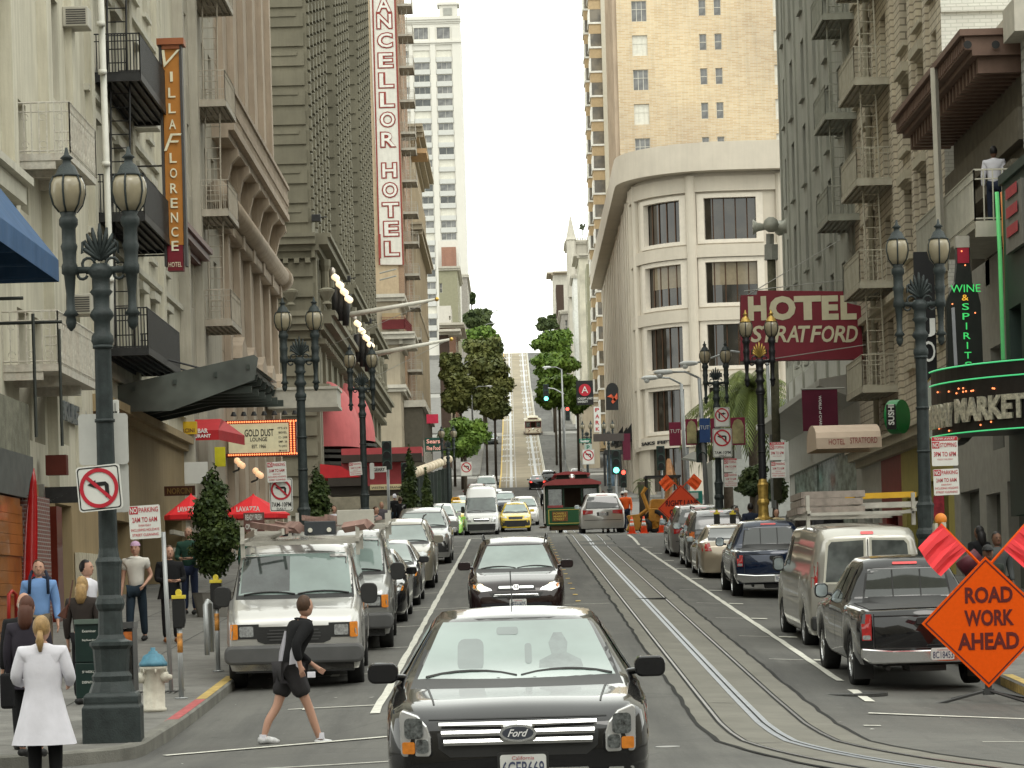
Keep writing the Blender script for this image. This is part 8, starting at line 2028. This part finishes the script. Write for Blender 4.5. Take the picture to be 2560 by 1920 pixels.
# ---------------------------------------------------------------- trees
def leafmat(name,c1,c2,sc=1.2):
 if name in MATS:return MATS[name]
 m,n,l,b=_new(name);f=_ramp(n,l,_noise(n,l,sc,_objvec(n,l),5,.7),.36,.66);l.new(_mixc(n,l,f,c1,c2),b.inputs['Base Color']);b.inputs['Roughness'].default_value=.6;b.inputs['Specular IOR Level'].default_value=.25;MATS[name]=m;return m
LG=leafmat('leaf_green',(.05,.1,.015),(.17,.26,.04),.9);LG2=leafmat('leaf_olive',(.06,.08,.022),(.19,.2,.06),.5);LD=leafmat('leaf_dark',(.03,.048,.017),(.08,.105,.03),.8);LCY=leafmat('leaf_cypress',(.014,.03,.008),(.06,.085,.016),3.5)
BARK=mat('bark',(.07,.055,.04),.9,var=.3,scale=4)
def leaves(name,parent,lobes,n,size,m,seed=1,vert=False):
 r_=random.Random(seed);V,Fc=[],[]
 tot=sum(l[3]*l[4]*l[5]for l in lobes)
 for(x,y,z,a,b,c)in lobes:
  k_=int(n*(a*b*c)/tot)
  for _ in range(k_):
   u=Vector((r_.gauss(0,1),r_.gauss(0,1),r_.gauss(0,1))).normalized()*(r_.random()**.3)*r_.uniform(.8,1.16)
   c0=Vector((x+u.x*a,y+u.y*b,z+u.z*c));nrm=(u+Vector((r_.gauss(0,.6),r_.gauss(0,.6),r_.gauss(0,.6)+.3))).normalized();t=nrm.orthogonal().normalized();t=Matrix.Rotation(r_.random()*6.28,3,nrm)@t;s_=nrm.cross(t);q=size*r_.uniform(.5,1.25);i=len(V)
   V+=[c0-t*q,c0+s_*q*.6,c0+t*q,c0-s_*q*.6];Fc.append((i,i+1,i+2,i+3))
 me=bpy.data.meshes.new(name);me.from_pydata([tuple(v)for v in V],[],Fc);me.materials.append(m);o=bpy.data.objects.new(name,me);COL.objects.link(o);o.parent=parent;return o
def tree(name,label,px,py,D,rpx,hpx,m,n=5000,size=.22,seed=1,trunk_y=None):
 'crown centre at px, py with half width rpx and half height hpx in photograph pixels'
 c=P(px,py,D);a=rpx/F*D;h=hpx/F*D;g=gz(c.x,D)+.1;o=empty(name,(c.x,D,g),label,'tree');zc=c.z-g;r_=random.Random(seed)
 lob=[(0,0,zc,a*.62,a*.62,h*.7)]
 for k in range(11):t=r_.random()*6.28;e=r_.uniform(-.75,.9);rr_=.62*math.sqrt(max(.1,1-e*e*.8));lob.append((a*rr_*math.cos(t),a*rr_*math.sin(t),zc+h*e*.72,a*r_.uniform(.28,.45),a*r_.uniform(.28,.45),h*r_.uniform(.22,.34)))
 leaves('crown',o,lob,n,size,m,seed)
 def tr(bm):
  tube(bm,[(0,0,-.3),(.05,0,zc-h*.9),(0,0,zc)],[.15,.12,.05],8)
  for k in range(6):t=k*1.05+seed;tube(bm,[(0,0,zc-h*(.9-.1*k)),(a*.3*math.cos(t),a*.3*math.sin(t),zc-h*.35+k*.1),(a*.6*math.cos(t),a*.6*math.sin(t),zc+h*.2)],[.09,.06,.03],5)
 simple('trunk',tr,BARK,o,True);return o
tree('street_tree','bright green round street tree low on the left of the hill',1160,1098,215,68,62,LG,9000,.2,1)
for i,(px,py,D,rx,ry,m_,lb)in enumerate(((1212,965,330,72,84,LG2,'olive green tree, lowest and widest on the left side of the hill'),(1150,985,300,46,62,LG2,'olive tree against the buff buildings at the lower left of the hill'),(1205,888,420,60,58,LG2,'olive green tree in the middle of the left tree row'),(1205,850,470,58,48,LG,'light green tree in the upper middle of the left row'),(1243,860,560,17,32,LD,'dark narrow tree at the right edge of the upper left row'),(1197,800,540,44,30,LD,'dark round topped tree, highest of the left row'),(1130,930,310,36,60,LG2,'olive tree filling the gap beside the dark gabled building'),(1442,1000,290,36,46,LG,'green tree at the right end of the right row'),(1235,1010,300,40,46,LG2,'small olive tree overhanging the tan track bed'),(1178,745,600,10,20,LD,'small dark tree peeping above the grey building at left'),(1396,978,300,64,54,LG,'green tree lowest and nearest in the right row'),(1385,915,370,66,50,LG,'dense green tree in the middle of the right row'),(1380,858,450,58,42,LG,'light green tree, upper one of the right row'),(1365,812,540,32,18,LD,'dark tree at the top of the right row'),(1388,798,560,20,14,LD,'small dark umbrella shaped tree at the top right of the hill'))):
 tree('street_tree',lb,px,py,D,rx,ry,m_,7000 if rx>30 else 2200,.17+D*.00045,i+3)
def cypress(label,px,y0,y1,D,rpx,seed,lean=0):
 p=P(px,y1,D);g=gz(p.x,D)+.1;o=empty('cypress',(p.x,D,g),label,'tree');zt_=P(px,y0,D).z-g;zb_=P(px,y1,D).z-g;a=rpx/F*D;r_=random.Random(seed);lob=[]
 for k in range(16):t=k/15;w_=a*(math.sin(math.pi*(t*.9+.08))**.6)*(1-.55*t);lob.append((r_.uniform(-.3,.3)*w_,r_.uniform(-.25,.25)*w_,zb_+(zt_-zb_)*t*.94,w_*r_.uniform(.85,1.1),w_,(zt_-zb_)*.075))
 leaves('foliage',o,lob,9000,.055 if D<80 else.08,LCY,seed);simple('trunk',lambda bm:tube(bm,[(0,0,-.1),(0,0,zt_*.9)],[.08,.02],6),BARK,o,True)
 simple('planter',lambda bm:lathe(bm,[(.4,0),(.5,.5),(.52,.55)],12),mat('planter_grey',(.2,.19,.17),.8),o)
cypress('tall trimmed cypress tree in the cafe, left of the second street lamp',540,1158,1425,60,82,1);cypress('cypress tree right of the second street lamp',796,1160,1380,72,58,2);cypress('thin dark cypress by the row of globe lamps',1028,1108,1330,118,27,3);cypress('slim cypress in the shade behind the green traffic signal',1068,1170,1320,124,18,4)
def palm(label,px,py,D,rpx,seed,tr=True,nf=46):
 c=P(px,py,D);g=gz(c.x,D)+.1;o=empty('palm_tree',(c.x,D,g),label,'palm tree');zc=c.z-g;a=rpx/F*D;r_=random.Random(seed);V,Fc=[],[]
 for k in range(nf):
  t=r_.random()*6.28;el=r_.uniform(-.5,1.3);d=Vector((math.cos(t)*math.cos(el),math.sin(t)*math.cos(el),math.sin(el)));L_=a*r_.uniform(.85,1.15);pts=[]
  for i in range(12):u=i/11;pts.append(Vector((0,0,zc))+d*L_*u+Vector((0,0,-1))*L_*.75*u*u)
  sd=d.cross(Vector((0,0,1))).normalized()
  for i in range(1,11):
   for s in(-1,1):
    for q in(0,.5):b=pts[i]+(pts[i+1]-pts[i])*q;e=b+sd*s*L_*.17*(1-.5*i/11)+Vector((0,0,-.1*L_))+(pts[i+1]-pts[i])*.8;i0=len(V);V+=[b,b+(pts[i+1]-pts[i])*.3,e];Fc.append((i0,i0+1,i0+2))
 me=bpy.data.meshes.new('fronds');me.from_pydata([tuple(v)for v in V],[],Fc);me.materials.append(leafmat('palm_leaf',(.04,.06,.012),(.14,.17,.04),.7));f=bpy.data.objects.new('fronds',me);COL.objects.link(f);f.parent=o
 simple('trunk',lambda bm:tube(bm,[(0,0,0),(0,0,zc*.6),(0,0,zc)],[.3,.26,.34],10),BARK,o,True)
palm('large drooping palm tree behind the gold detailed street lamp',1880,975,150,150,1,nf=110);palm('palm tree left of the gold detailed street lamp',1815,1010,165,115,2,nf=80);palm('low palm with fan of green fronds beside the digger',1610,1205,138,36,3,nf=22)
b_=tree('round_bush','dark leafy bush in the square behind the gold street lamp',1880,1205,128,52,48,LD,5000,.11,31);tree('round_bush','dark leafy bush in the square, right of the gold lamp',1935,1225,120,40,40,LD,3500,.1,32)
# square wall behind the palms
o=place('square_building',P(1900,1200,175),'plain grey wall and stair of the square behind the palms','building');simple('wall',lambda bm:(rb(bm,1780,1150,2000,1290,175,6),rb(bm,1850,1000,2000,1150,190,6)),mat('square_grey',(.3,.31,.29),.8,var=.12),o)
# ---------------------------------------------------------------- people
SKIN=mat('skin',(.42,.24,.17),.55,var=.06,scale=6,spec=.3);SKIN2=mat('skin_dark',(.13,.065,.04),.55,var=.06);HAIRB=mat('hair_brown',(.06,.032,.018),.6,var=.3,scale=20);HAIRK=mat('hair_black',(.012,.01,.01),.5);HAIRW=mat('hair_grey',(.45,.42,.38),.6);HAIRY=mat('hair_blonde',(.3,.19,.08),.5,var=.3,scale=25)
def skin(name,chains,m,parent,sub=1):
 'chains: lists of (x, y, z, rx, ry) joined where points coincide'
 V,E,Rr,idx=[],[],[],{}
 for ch in chains:
  prev=None
  for p in ch:
   k=(round(p[0],4),round(p[1],4),round(p[2],4))
   if k not in idx:idx[k]=len(V);V.append(p[:3]);Rr.append((p[3],p[4]if len(p)>4 else p[3]))
   if prev is not None and prev!=idx[k]:E.append((prev,idx[k]))
   prev=idx[k]
 me=bpy.data.meshes.new(name);me.from_pydata(V,E,[]);o=bpy.data.objects.new(name,me);COL.objects.link(o)
 s=o.modifiers.new('skin','SKIN');s.use_smooth_shade=True
 for i,r_ in enumerate(Rr):me.skin_vertices[0].data[i].radius=r_
 me.skin_vertices[0].data[0].use_root=True
 d=o.modifiers.new('sub','SUBSURF');d.levels=sub;d.render_levels=sub
 me2=bpy.data.meshes.new_from_object(o.evaluated_get(bpy.context.evaluated_depsgraph_get()));bpy.data.objects.remove(o);bpy.data.meshes.remove(me)
 me2.name=name;me2.materials.clear();me2.materials.append(m)
 for p in me2.polygons:p.use_smooth=True
 o=bpy.data.objects.new(name,me2);COL.objects.link(o);o.parent=parent;return o
def person(label,px,ytop,D,shirt,legs,hair=HAIRB,sk=SKIN,face=0.0,h=1.75,stride=.0,arms='down',hairstyle='short',street=False,coat=0,bare=0,near=False,seat=0,shoes=None,group=None,lean=0.0,hat=None,turn=0.0,z=None,short=False):
 'facing 0 looks at the camera, 180 away; px is where the photograph shows the head'
 X=P(px,ytop+60,D).x;z0=(gz(X,D)+(0 if street else.15))if z is None else z
 o=empty('person',(X,D,z0),label,'person',group,rz=R(face));k=h/1.75
 c=lambda*a:tuple(v*k for v in a);s=stride/2;dz=-seat
 hip=.93+dz;sh=1.43+dz;lx=lean
 def leg(sx,st):
  ky=-st*.45-(.3 if seat else 0);a=(sx*.09,0,hip-.03);kn=(sx*.1,ky-(.04 if st>0 else.0),(.5 if not seat else hip-.05)+(-.02 if abs(st)>.1 else 0));an=(sx*.1,-st if not seat else ky,.09+(.05 if st<-.15 else 0));return a,kn,an
 L_,R_=leg(-1,s),leg(1,-s)
 A={'down':((.235,.02,1.13),(.25,-.06,.88)),'fold':((.25,-.02,1.15),(.1,-.26,1.13)),'bent':((.27,.05,1.16),(.2,-.2,1.0)),'back':((.27,.1,1.17),(.28,.02,.93))}
 ar={-1:arms,1:arms}if isinstance(arms,str)else{-1:arms[0],1:arms[1]}
 def arm(sx):
  e,w_=A[ar[sx]]if isinstance(ar[sx],str)else ar[sx];return(sx*.185,0+lx*-.5,sh-.03),(sx*e[0],e[1]-lx*.3,e[2]+dz),(sx*w_[0],w_[1]-lx*.3,w_[2]+dz)
 T=[(0,0,hip,.13,.095),(0,-lx*.15,hip+.17,.115,.085),(0,-lx*.35,1.27+dz,.15,.1),(0,-lx*.5,sh-.01,.12,.08)]
 nb=(0,-lx*.6,1.49+dz,.052,.052);hd=(0,-lx*.7,1.64+dz)
 ch=[T+[nb,(0,-lx*.65,1.55+dz,.05,.052)]]
 for sx in(-1,1):
  a,e,w_=arm(sx);v=(Vector(w_)-Vector(e)).normalized();hd2=Vector(w_)+v*.07
  ch.append([T[3],(*a,.055),(*e,.04),(*w_,.027),(*hd2,.036,.018)])
  for i in range(4 if near else 2):
   off=(i-1.5)*.017 if near else(i-.5)*.03;side=v.cross(Vector((1,0,0))).normalized();b=hd2+side*off+v*.03;ch.append([(*hd2,.036,.018),(*b,.01),(*(b+v*.03+Vector((-sx*.008,-.006,0))),.009),(*(b+v*.055+Vector((-sx*.02,-.01,0))),.007)])
  th=Vector(w_)+v*.04+Vector((0,-.032,0));ch.append([(*hd2,.036,.018),(*th,.012),(*(th+v*.035+Vector((0,-.012,0))),.008)])
  a,kn,an=(L_,R_)[sx>0];ch.append([T[0],(*a,.085),(*kn,.055),(*(Vector(kn)*.45+Vector(an)*.55+Vector((0,.015,.04))),.052),(*an,.036),(an[0],an[1]-.1,an[2]-.045,.036,.025)])
 S=lambda chs,g=0.0:[[tuple(v*k for v in p[:3])+tuple((r_+g)*k for r_ in(p[3:]if len(p)>4 else(p[3],p[3])))for p in q]for q in chs]
 skin('body',S(ch),sk,o,1)
 hm=empty('head',c(*hd));hm.rotation_euler=(0,0,R(turn));hm.parent=o
 bm=bmesh.new();ball(bm,(0,0,0),.106,16,12,(.76,.92,1.15));ball(bm,(0,-.035,-.055),.062,12,8,(.85,.9,.9));lathe(bm,[(.014,-.012),(.007,.03)],6,(0,-.096,-.018));[ball(bm,(sx*.076,.0,-.01),.022,6,5,(.4,.8,1.3))for sx in(-1,1)]
 hb=finish('head_shape',bm,sk,None,True);hb.data.transform(Matrix.Diagonal((k,k,k,1)));hb.parent=hm
 if abs(((face+turn+180)%360)-180)<100 and D<90:
  f=simple('eyes',lambda bm:([ball(bm,(sx*.031*k,-.081*k,.008*k),.009*k,6,4)for sx in(-1,1)],[box(bm,min(sx*.015,sx*.048)*k,max(sx*.015,sx*.048)*k,-.094*k,-.082*k,.026*k,.032*k)for sx in(-1,1)]),HAIRK,hm);simple('mouth',lambda bm:box(bm,-.022*k,.022*k,-.094*k,-.088*k,-.062*k,-.056*k),mat('lips',(.22,.08,.07),.5),hm)
 hb=bmesh.new()
 if hairstyle!='bald':
  ball(hb,(0,.018,.022),.106,14,10,(.8,.93,1.1));bmesh.ops.delete(hb,geom=[v for v in hb.verts if(v.co.y<-.035 and v.co.z<.062)or v.co.z<(-.05 if hairstyle=='short' else-.09)],context='VERTS')
 else:
  ball(hb,(0,.03,-.02),.1,14,10,(.8,.8,.8));bmesh.ops.delete(hb,geom=[v for v in hb.verts if v.co.y<0 or v.co.z>.02],context='VERTS')
 if hairstyle=='long':tube(hb,[(0,.03,.04),(0,.07,-.05),(0,.085,-.16),(0,.08,-.24)],[.07,.085,.08,.05],10)
 if hairstyle=='pony':tube(hb,[(0,.08,-.02),(0,.125,-.05),(0,.135,-.12),(0,.125,-.22)],[.03,.03,.042,.015],8)
 hh=finish('hair',hb,hair,None,True);hh.data.transform(Matrix.Diagonal((k,k,k,1)));hh.parent=hm
 if hat:
  bm=bmesh.new();ball(bm,(0,.01,.05),.108,14,8,(.85,.97,.85));bmesh.ops.delete(bm,geom=[v for v in bm.verts if v.co.z<.035],context='VERTS')
  if len(hat)>1:box(bm,-.06,.06,-.17,-.07,.04,.055)
  q=finish('hat',bm,hat[0],None,True);q.data.transform(Matrix.Diagonal((k,k,k,1)));q.parent=hm
  # clothes
 cl=[[(T[0][0],T[0][1],hip-.04,.165,.13)]+[(p[0],p[1],p[2],p[3]+.035,p[4]+.035)for p in T[1:]]+[(0,-lx*.55,1.475+dz,.1,.085),(0,-lx*.58,1.515+dz,.07,.07)]]
 for sx in(-1,1):
  a,e,w_=arm(sx);ec=e if not short else tuple(Vector(a)*.45+Vector(e)*.55);seq=[cl[0][3],(a[0],a[1],a[2]+.012,.092),(*ec,.064)]
  if not short:seq.append((*(Vector(e)*.1+Vector(w_)*.9),.046))
  cl.append(seq)
 skin('shirt' if not coat else 'coat',S(cl),shirt,o,1)
 tr=[]
 for sx in(-1,1):
  a,kn,an=(L_,R_)[sx>0]
  if coat:tr.append(([tr[0][0]]if tr else[])+[(kn[0],kn[1],coat+.14,.085),(*kn,.08),(*an,.06)])
  elif bare:kk=Vector(a)*.25+Vector(kn)*.75;tr.append([(0,0,hip-.01,.165,.13),(*a,.13),(*kk,.118)])
  else:tr.append([(0,0,hip-.01,.15,.115),(*a,.105),(*kn,.078),(*(Vector(an)+Vector((0,.0,.01))),.062)])
 skin('trousers' if not bare else 'shorts',S(tr),legs,o,1)
 if coat:
  bm=bmesh.new();N=40;prev=None;KK=[(1.40,.175,.125),(1.3,.2,.14),(1.2,.195,.145),(1.06,.175,.13),(.95,.2,.155),(.8,.235,.185),(coat,.235+(.8-coat)*.28,.185+(.8-coat)*.25)]
  for i,(zz_,rx,ry)in enumerate(KK):
   t=i/6
   r_=[bm.verts.new(c(rx*(1+.035*t*math.sin(j*1.1+i*.2))*math.cos(2*math.pi*j/N),ry*(1+.05*t*math.sin(j*1.1+i*.2))*math.sin(2*math.pi*j/N)-lx*.3*(1-t),zz_))for j in range(N)]
   if prev:
    for j in range(N):bm.faces.new((prev[j],r_[j],r_[(j+1)%N],prev[(j+1)%N]))
   prev=r_
  finish('coat_skirt',bm,shirt,o,True)
 sm=shoes or DK
 for sx in(-1,1):
  an=(L_,R_)[sx>0][2];q=c(*an);simple('shoe',lambda bm:(tube(bm,[(q[0],q[1]+.06*k,q[2]-.035*k),(q[0],q[1]-.03*k,q[2]-.03*k),(q[0],q[1]-.13*k,q[2]-.05*k),(q[0],q[1]-.19*k,q[2]-.058*k)],[.04*k,.048*k,.045*k,.022*k],8)),sm,o,True)
 return o
def cm(n_,c_):return mat('cloth_'+n_,c_,.85,var=.1,scale=3,bump=.15,bscale=25,spec=.15)
WC,BKC,NAV,JEAN,KHA,GRC,PNK=cm('white',(.62,.61,.66)),cm('black',(.012,.012,.013)),cm('navy',(.02,.026,.045)),cm('denim',(.02,.032,.045)),cm('khaki',(.15,.12,.085)),cm('green',(.03,.075,.055)),cm('pink',(.45,.3,.27));LAV=cm('lavender',(.33,.33,.48));OLV=cm('brown_dark',(.035,.028,.025))
person('woman seen from behind in a long white coat and black trousers with a blonde ponytail',105,1540,25.9,WC,BKC,HAIRY,face=180,h=1.62,coat=.52,hairstyle='pony',arms=((((.27,.02,1.15),(.22,-.2,1.1))),((.27,.02,1.15),(.22,-.2,1.1))),near=True,street=True,z=-1.66)
person('woman with reddish brown hair in a dark jacket, seen from behind',70,1515,29.2,cm('plum',(.03,.026,.035)),BKC,mat('hair_auburn',(.08,.03,.018),.6),face=170,h=1.62,coat=.75,hairstyle='long')
person('balding man in a black coat seen from behind, far left',62,1500,31,BKC,BKC,HAIRW,face=200,h=1.68,coat=.7,hairstyle='bald')
o=place('shoulder_bag',P(12,1700,28.8),'black handbag carried at the left edge','bag');simple('bag',lambda bm:rb(bm,-2,1684,34,1772,28.8,.12),BKC,o,bevel=.03);simple('handle',lambda bm:tube(bm,[P(10,1686,28.86),P(17,1650,28.86),P(26,1686,28.86)],.008,5),BKC,o)
person('man in a light blue shirt with dark backpack straps and khaki trousers',97,1385,42,cm('blue',(.16,.28,.52)),KHA,face=8,h=1.8,near=True)
o=place('backpack',P(97,1450,42.1),'dark backpack straps on the man in the blue shirt','backpack');simple('straps',lambda bm:[tube(bm,[P(97+s*17,1428,42),P(97+s*22,1442,41.86),P(97+s*24,1485,41.84)],.024,5)for s in(-1,1)],NAV,o,True);simple('bag',lambda bm:box(bm,P(97,1460,42).x-.14,P(97,1460,42).x+.14,42.18,42.34,P(97,1500,42).z,P(97,1440,42).z),NAV,o,bevel=.04)
person('man in a white shirt looking right, half hidden by the foreground lamp post',218,1402,42.5,WC,BKC,HAIRK,face=75,h=1.76)
person('woman in a dark puffer jacket with straight light brown hair seen from behind',207,1440,38,OLV,BKC,HAIRY,face=170,h=1.68,hairstyle='long')
o=place('handbag',P(163,1525,37.7),'brown leather handbag hanging at the puffer jacket woman','bag');simple('bag',lambda bm:prism(bm,[(P(145,1540,37.7).x,P(145,1540,37.7).z),(P(166,1545,37.7).x,P(166,1548,37.7).z),(P(174,1508,37.7).x,P(174,1508,37.7).z)],37.6,37.72),mat('leather_brown',(.08,.03,.02),.35,coat=.3),o,bevel=.01);simple('strap',lambda bm:tube(bm,[P(172,1512,37.66),P(182,1450,37.7)],.01,5),MATS['leather_brown'],o)
person('man in a white T-shirt, dark jeans and pink knit cap walking towards the camera',340,1385,52,cm('offwhite',(.55,.53,.48)),JEAN,face=-6,h=1.78,stride=.3,arms=('down','bent'),near=True,short=True,hat=(cm('cap_pink',(.45,.3,.42)),))
person('person in a black coat and tall tan boots looking at their hands',425,1395,51,BKC,BKC,face=20,h=1.72,arms='fold',coat=.8,shoes=mat('boot_tan',(.28,.11,.03),.5))
person('man in a dark green jacket holding a paper cup beside the cypress',473,1340,61,GRC,cm('blue_trousers',(.03,.04,.08)),cm('grey_hair',(.25,.2,.16)),face=-10,h=1.84,arms='fold')
# the jogger
jg=person('man jogging across the street in dark shorts and a black and white top, looking away',722,1506,32.8,BKC,cm('short_grey',(.035,.033,.035)),HAIRB,face=115,h=1.72,stride=.62,lean=.3,arms=((((.3,.13,1.2),(.3,.08,.98))),((.2,-.04,1.14),(.17,-.26,.96))),bare=1,near=True,street=True,turn=25,shoes=mat('shoe_silver',(.5,.5,.5),.4,var=.3,scale=20),z=-1.62)
simple('white_side_panel',lambda bm:[bm.faces.new([bm.verts.new(v)for v in((.186*s,-.06,.9),(.176*s,.08,.9),(.178*s,.06,1.1),(.198*s,-.02,1.34),(.196*s,-.06,1.34))])for s in(-1,1)],WC,jg);simple('sock',lambda bm:[lathe(bm,[(.045,0),(.043,.07)],10,(s*.1,-s*-.0+(.31 if s>0 else-.31),.1))for s in(-1,1)],WC,jg)
o=place('white_paper',P(780,1687,32.7),'white folded paper in the jogging man\'s hand','paper');simple('paper',lambda bm:rb(bm,768,1680,788,1694,32.5,.06),WC,o,bevel=.006)
G='pedestrians and cafe guests on the left pavement'
for a in(('seated cafe guest in a grey top left of the van ladders',622,1305,66,GRC,BKC,HAIRB,20,1.6,.0),('dark haired cafe guest seen from behind above the van ladders',672,1308,64,BKC,BKC,HAIRK,180,1.62,.0),('cafe guest with glasses next to the yellow capped child',700,1298,66,OLV,BKC,HAIRB,10,1.65,.0),('woman in black with a coral bag left of the second lamp post',726,1255,68,BKC,BKC,HAIRB,30,1.75,.2),('man in a white shirt right of the second cypress',836,1245,92,WC,JEAN,HAIRB,0,1.78,.2),('person in a dark red top between cypress and third lamp post',852,1262,84,cm('darkred',(.1,.015,.015)),BKC,HAIRK,150,1.66,.2),('person with a navy and white backpack seen from behind',872,1253,84,NAV,BKC,HAIRB,180,1.72,.2),('man in a dark jacket and blue cap left of the third lamp post',902,1250,85,BKC,BKC,HAIRK,20,1.76,.0),('man in a pale pink shirt right of the third lamp post',941,1242,90,PNK,KHA,HAIRB,60,1.74,.0),('woman in a grey dress beyond the man in the pink shirt',955,1240,104,cm('greyd',(.1,.09,.1)),BKC,HAIRY,0,1.7,.2),('person in a white and black hooded top walking by the hotel entrance',988,1237,124,BKC,JEAN,WC,180,1.78,.3),('person in a black coat beside the signal pole',1002,1262,112,BKC,BKC,HAIRB,200,1.7,.0)):
 person(a[0],a[1],a[2],a[3],a[4],a[5],a[6],face=a[7],h=a[8],stride=a[9],group=G)
ORV=cm('orange',(.8,.13,.03));HH=(mat('hard_hat',(.65,.65,.62),.4),1)
for a in(('road worker in an orange jacket and white hard hat, front one of two',1565,1212,126,ORV,NAV,HAIRK,-20,1.8,0,HH),('road worker in orange and white hard hat, standing just behind the first',1557,1208,131,ORV,NAV,HAIRK,200,1.78,0,HH),('man in a lavender shirt right of the cable car, seen from behind',1512,1217,127,LAV,KHA,HAIRB,180,1.78,.2,None),('man in a black coat beside the lavender shirt',1527,1218,128,BKC,BKC,HAIRK,170,1.8,.2,None),('man clinging to the left running board of the green cable car',1366,1215,132.5,BKC,OLV,HAIRK,160,1.75,0,None),('pedestrian in white and red crossing behind the green cable car',1470,1188,170,WC,BKC,HAIRB,90,1.7,.2,None),('pedestrian in green on the second block pavement',1508,1178,185,GRC,BKC,HAIRB,180,1.75,.2,None),('pedestrian in dark clothes on the second block pavement',1494,1180,178,OLV,BKC,HAIRB,20,1.75,.2,None),('couple member in black waiting at the far right corner',1421,1040,262,BKC,BKC,HAIRB,0,1.75,0,None),('couple member in pale blue waiting at the far right corner',1429,1040,262,LAV,BKC,HAIRB,0,1.75,0,None),('pedestrian in a black coat near the bus stop in front of the black shopfront',1500,1183,196,BKC,BKC,HAIRK,0,1.75,.2,None)):
 person(a[0],a[1],a[2],a[3],a[4],a[5],a[6],face=a[7],h=a[8],stride=a[9],hat=a[10],z=gz(2,132)+.36 if 'clinging' in a[0]else None,group='people around the junction',street=a[3]<135)
for a in(('man in a dark navy jacket by the gold lamp post',1876,1228,84,NAV,BKC,SKIN2,200,1.8),('woman with black hair in a pale top beside the meters',1842,1252,86,WC,BKC,SKIN,0,1.66),('person in cream and red right of the gold lamp post',1942,1250,82,cm('cream',(.4,.33,.2)),BKC,SKIN,10,1.66),('person in grey among the crowd by the hotel',1985,1228,84,cm('greyj',(.12,.12,.11)),BKC,SKIN,190,1.74),('person with dark red hair among the crowd by the hotel',2010,1234,80,OLV,BKC,SKIN,180,1.68),('person in slate seen from behind above the ladders',2050,1226,80,cm('slate',(.06,.06,.065)),BKC,SKIN,180,1.74),('bald man in black seen from behind above the ladders',2083,1222,78,BKC,BKC,SKIN2,180,1.78),('hooded person in a black coat by the shop door at far right',2447,1268,54,BKC,BKC,SKIN2,215,1.76),('man with a moustache in a grey jacket and pink striped shirt at far right',2492,1290,50,cm('jacketgrey',(.07,.075,.075)),BKC,SKIN2,10,1.76),('man in a dark cap and scarf behind the orange road work sign',2470,1332,44.5,cm('dkgreen',(.025,.03,.025)),BKC,SKIN2,0,1.72)):
 q=person(a[0],a[1],a[2],a[3],a[4],a[5],HAIRK,a[6],face=a[7],h=a[8],near=a[3]<60,hairstyle='bald' if 'bald' in a[0]else('long' if 'woman' in a[0]or 'hooded' in a[0]else 'short'),hat=(DK,1)if 'cap' in a[0]else None,group='pedestrians on the right pavement')
o=place('rolled_bundle',P(2420,1400,44),'maroon rolled sleeping bag carried behind the orange sign','bundle');simple('roll',lambda bm:tube(bm,[P(2402,1425,44),P(2448,1388,44)],.13,14),mat('maroon_nylon',(.07,.012,.02),.5,var=.2,scale=8),o,True)
person('man in a white shirt standing on the upper right balcony, seen from behind',2487,438,63.2,WC,NAV,HAIRK,SKIN2,face=165,h=1.75,z=zfl)
# unseen buildings behind the camera, added to darken the cars' reflections
for i,(x0,x1,y0,y1,h_)in enumerate(((-34,-9.8,-120,-14,26),(11.3,34,-120,-12,30),(-60,-34,-30,20,24),(34,60,-30,40,22))):
 o=tag(simple('corner_block',lambda bm:box(bm,x0,x1,y0,y1,-3,h_),GCR),('cream','tall','low left','low right')[i]+' corner block unseen behind the camera, added to darken reflections','building')
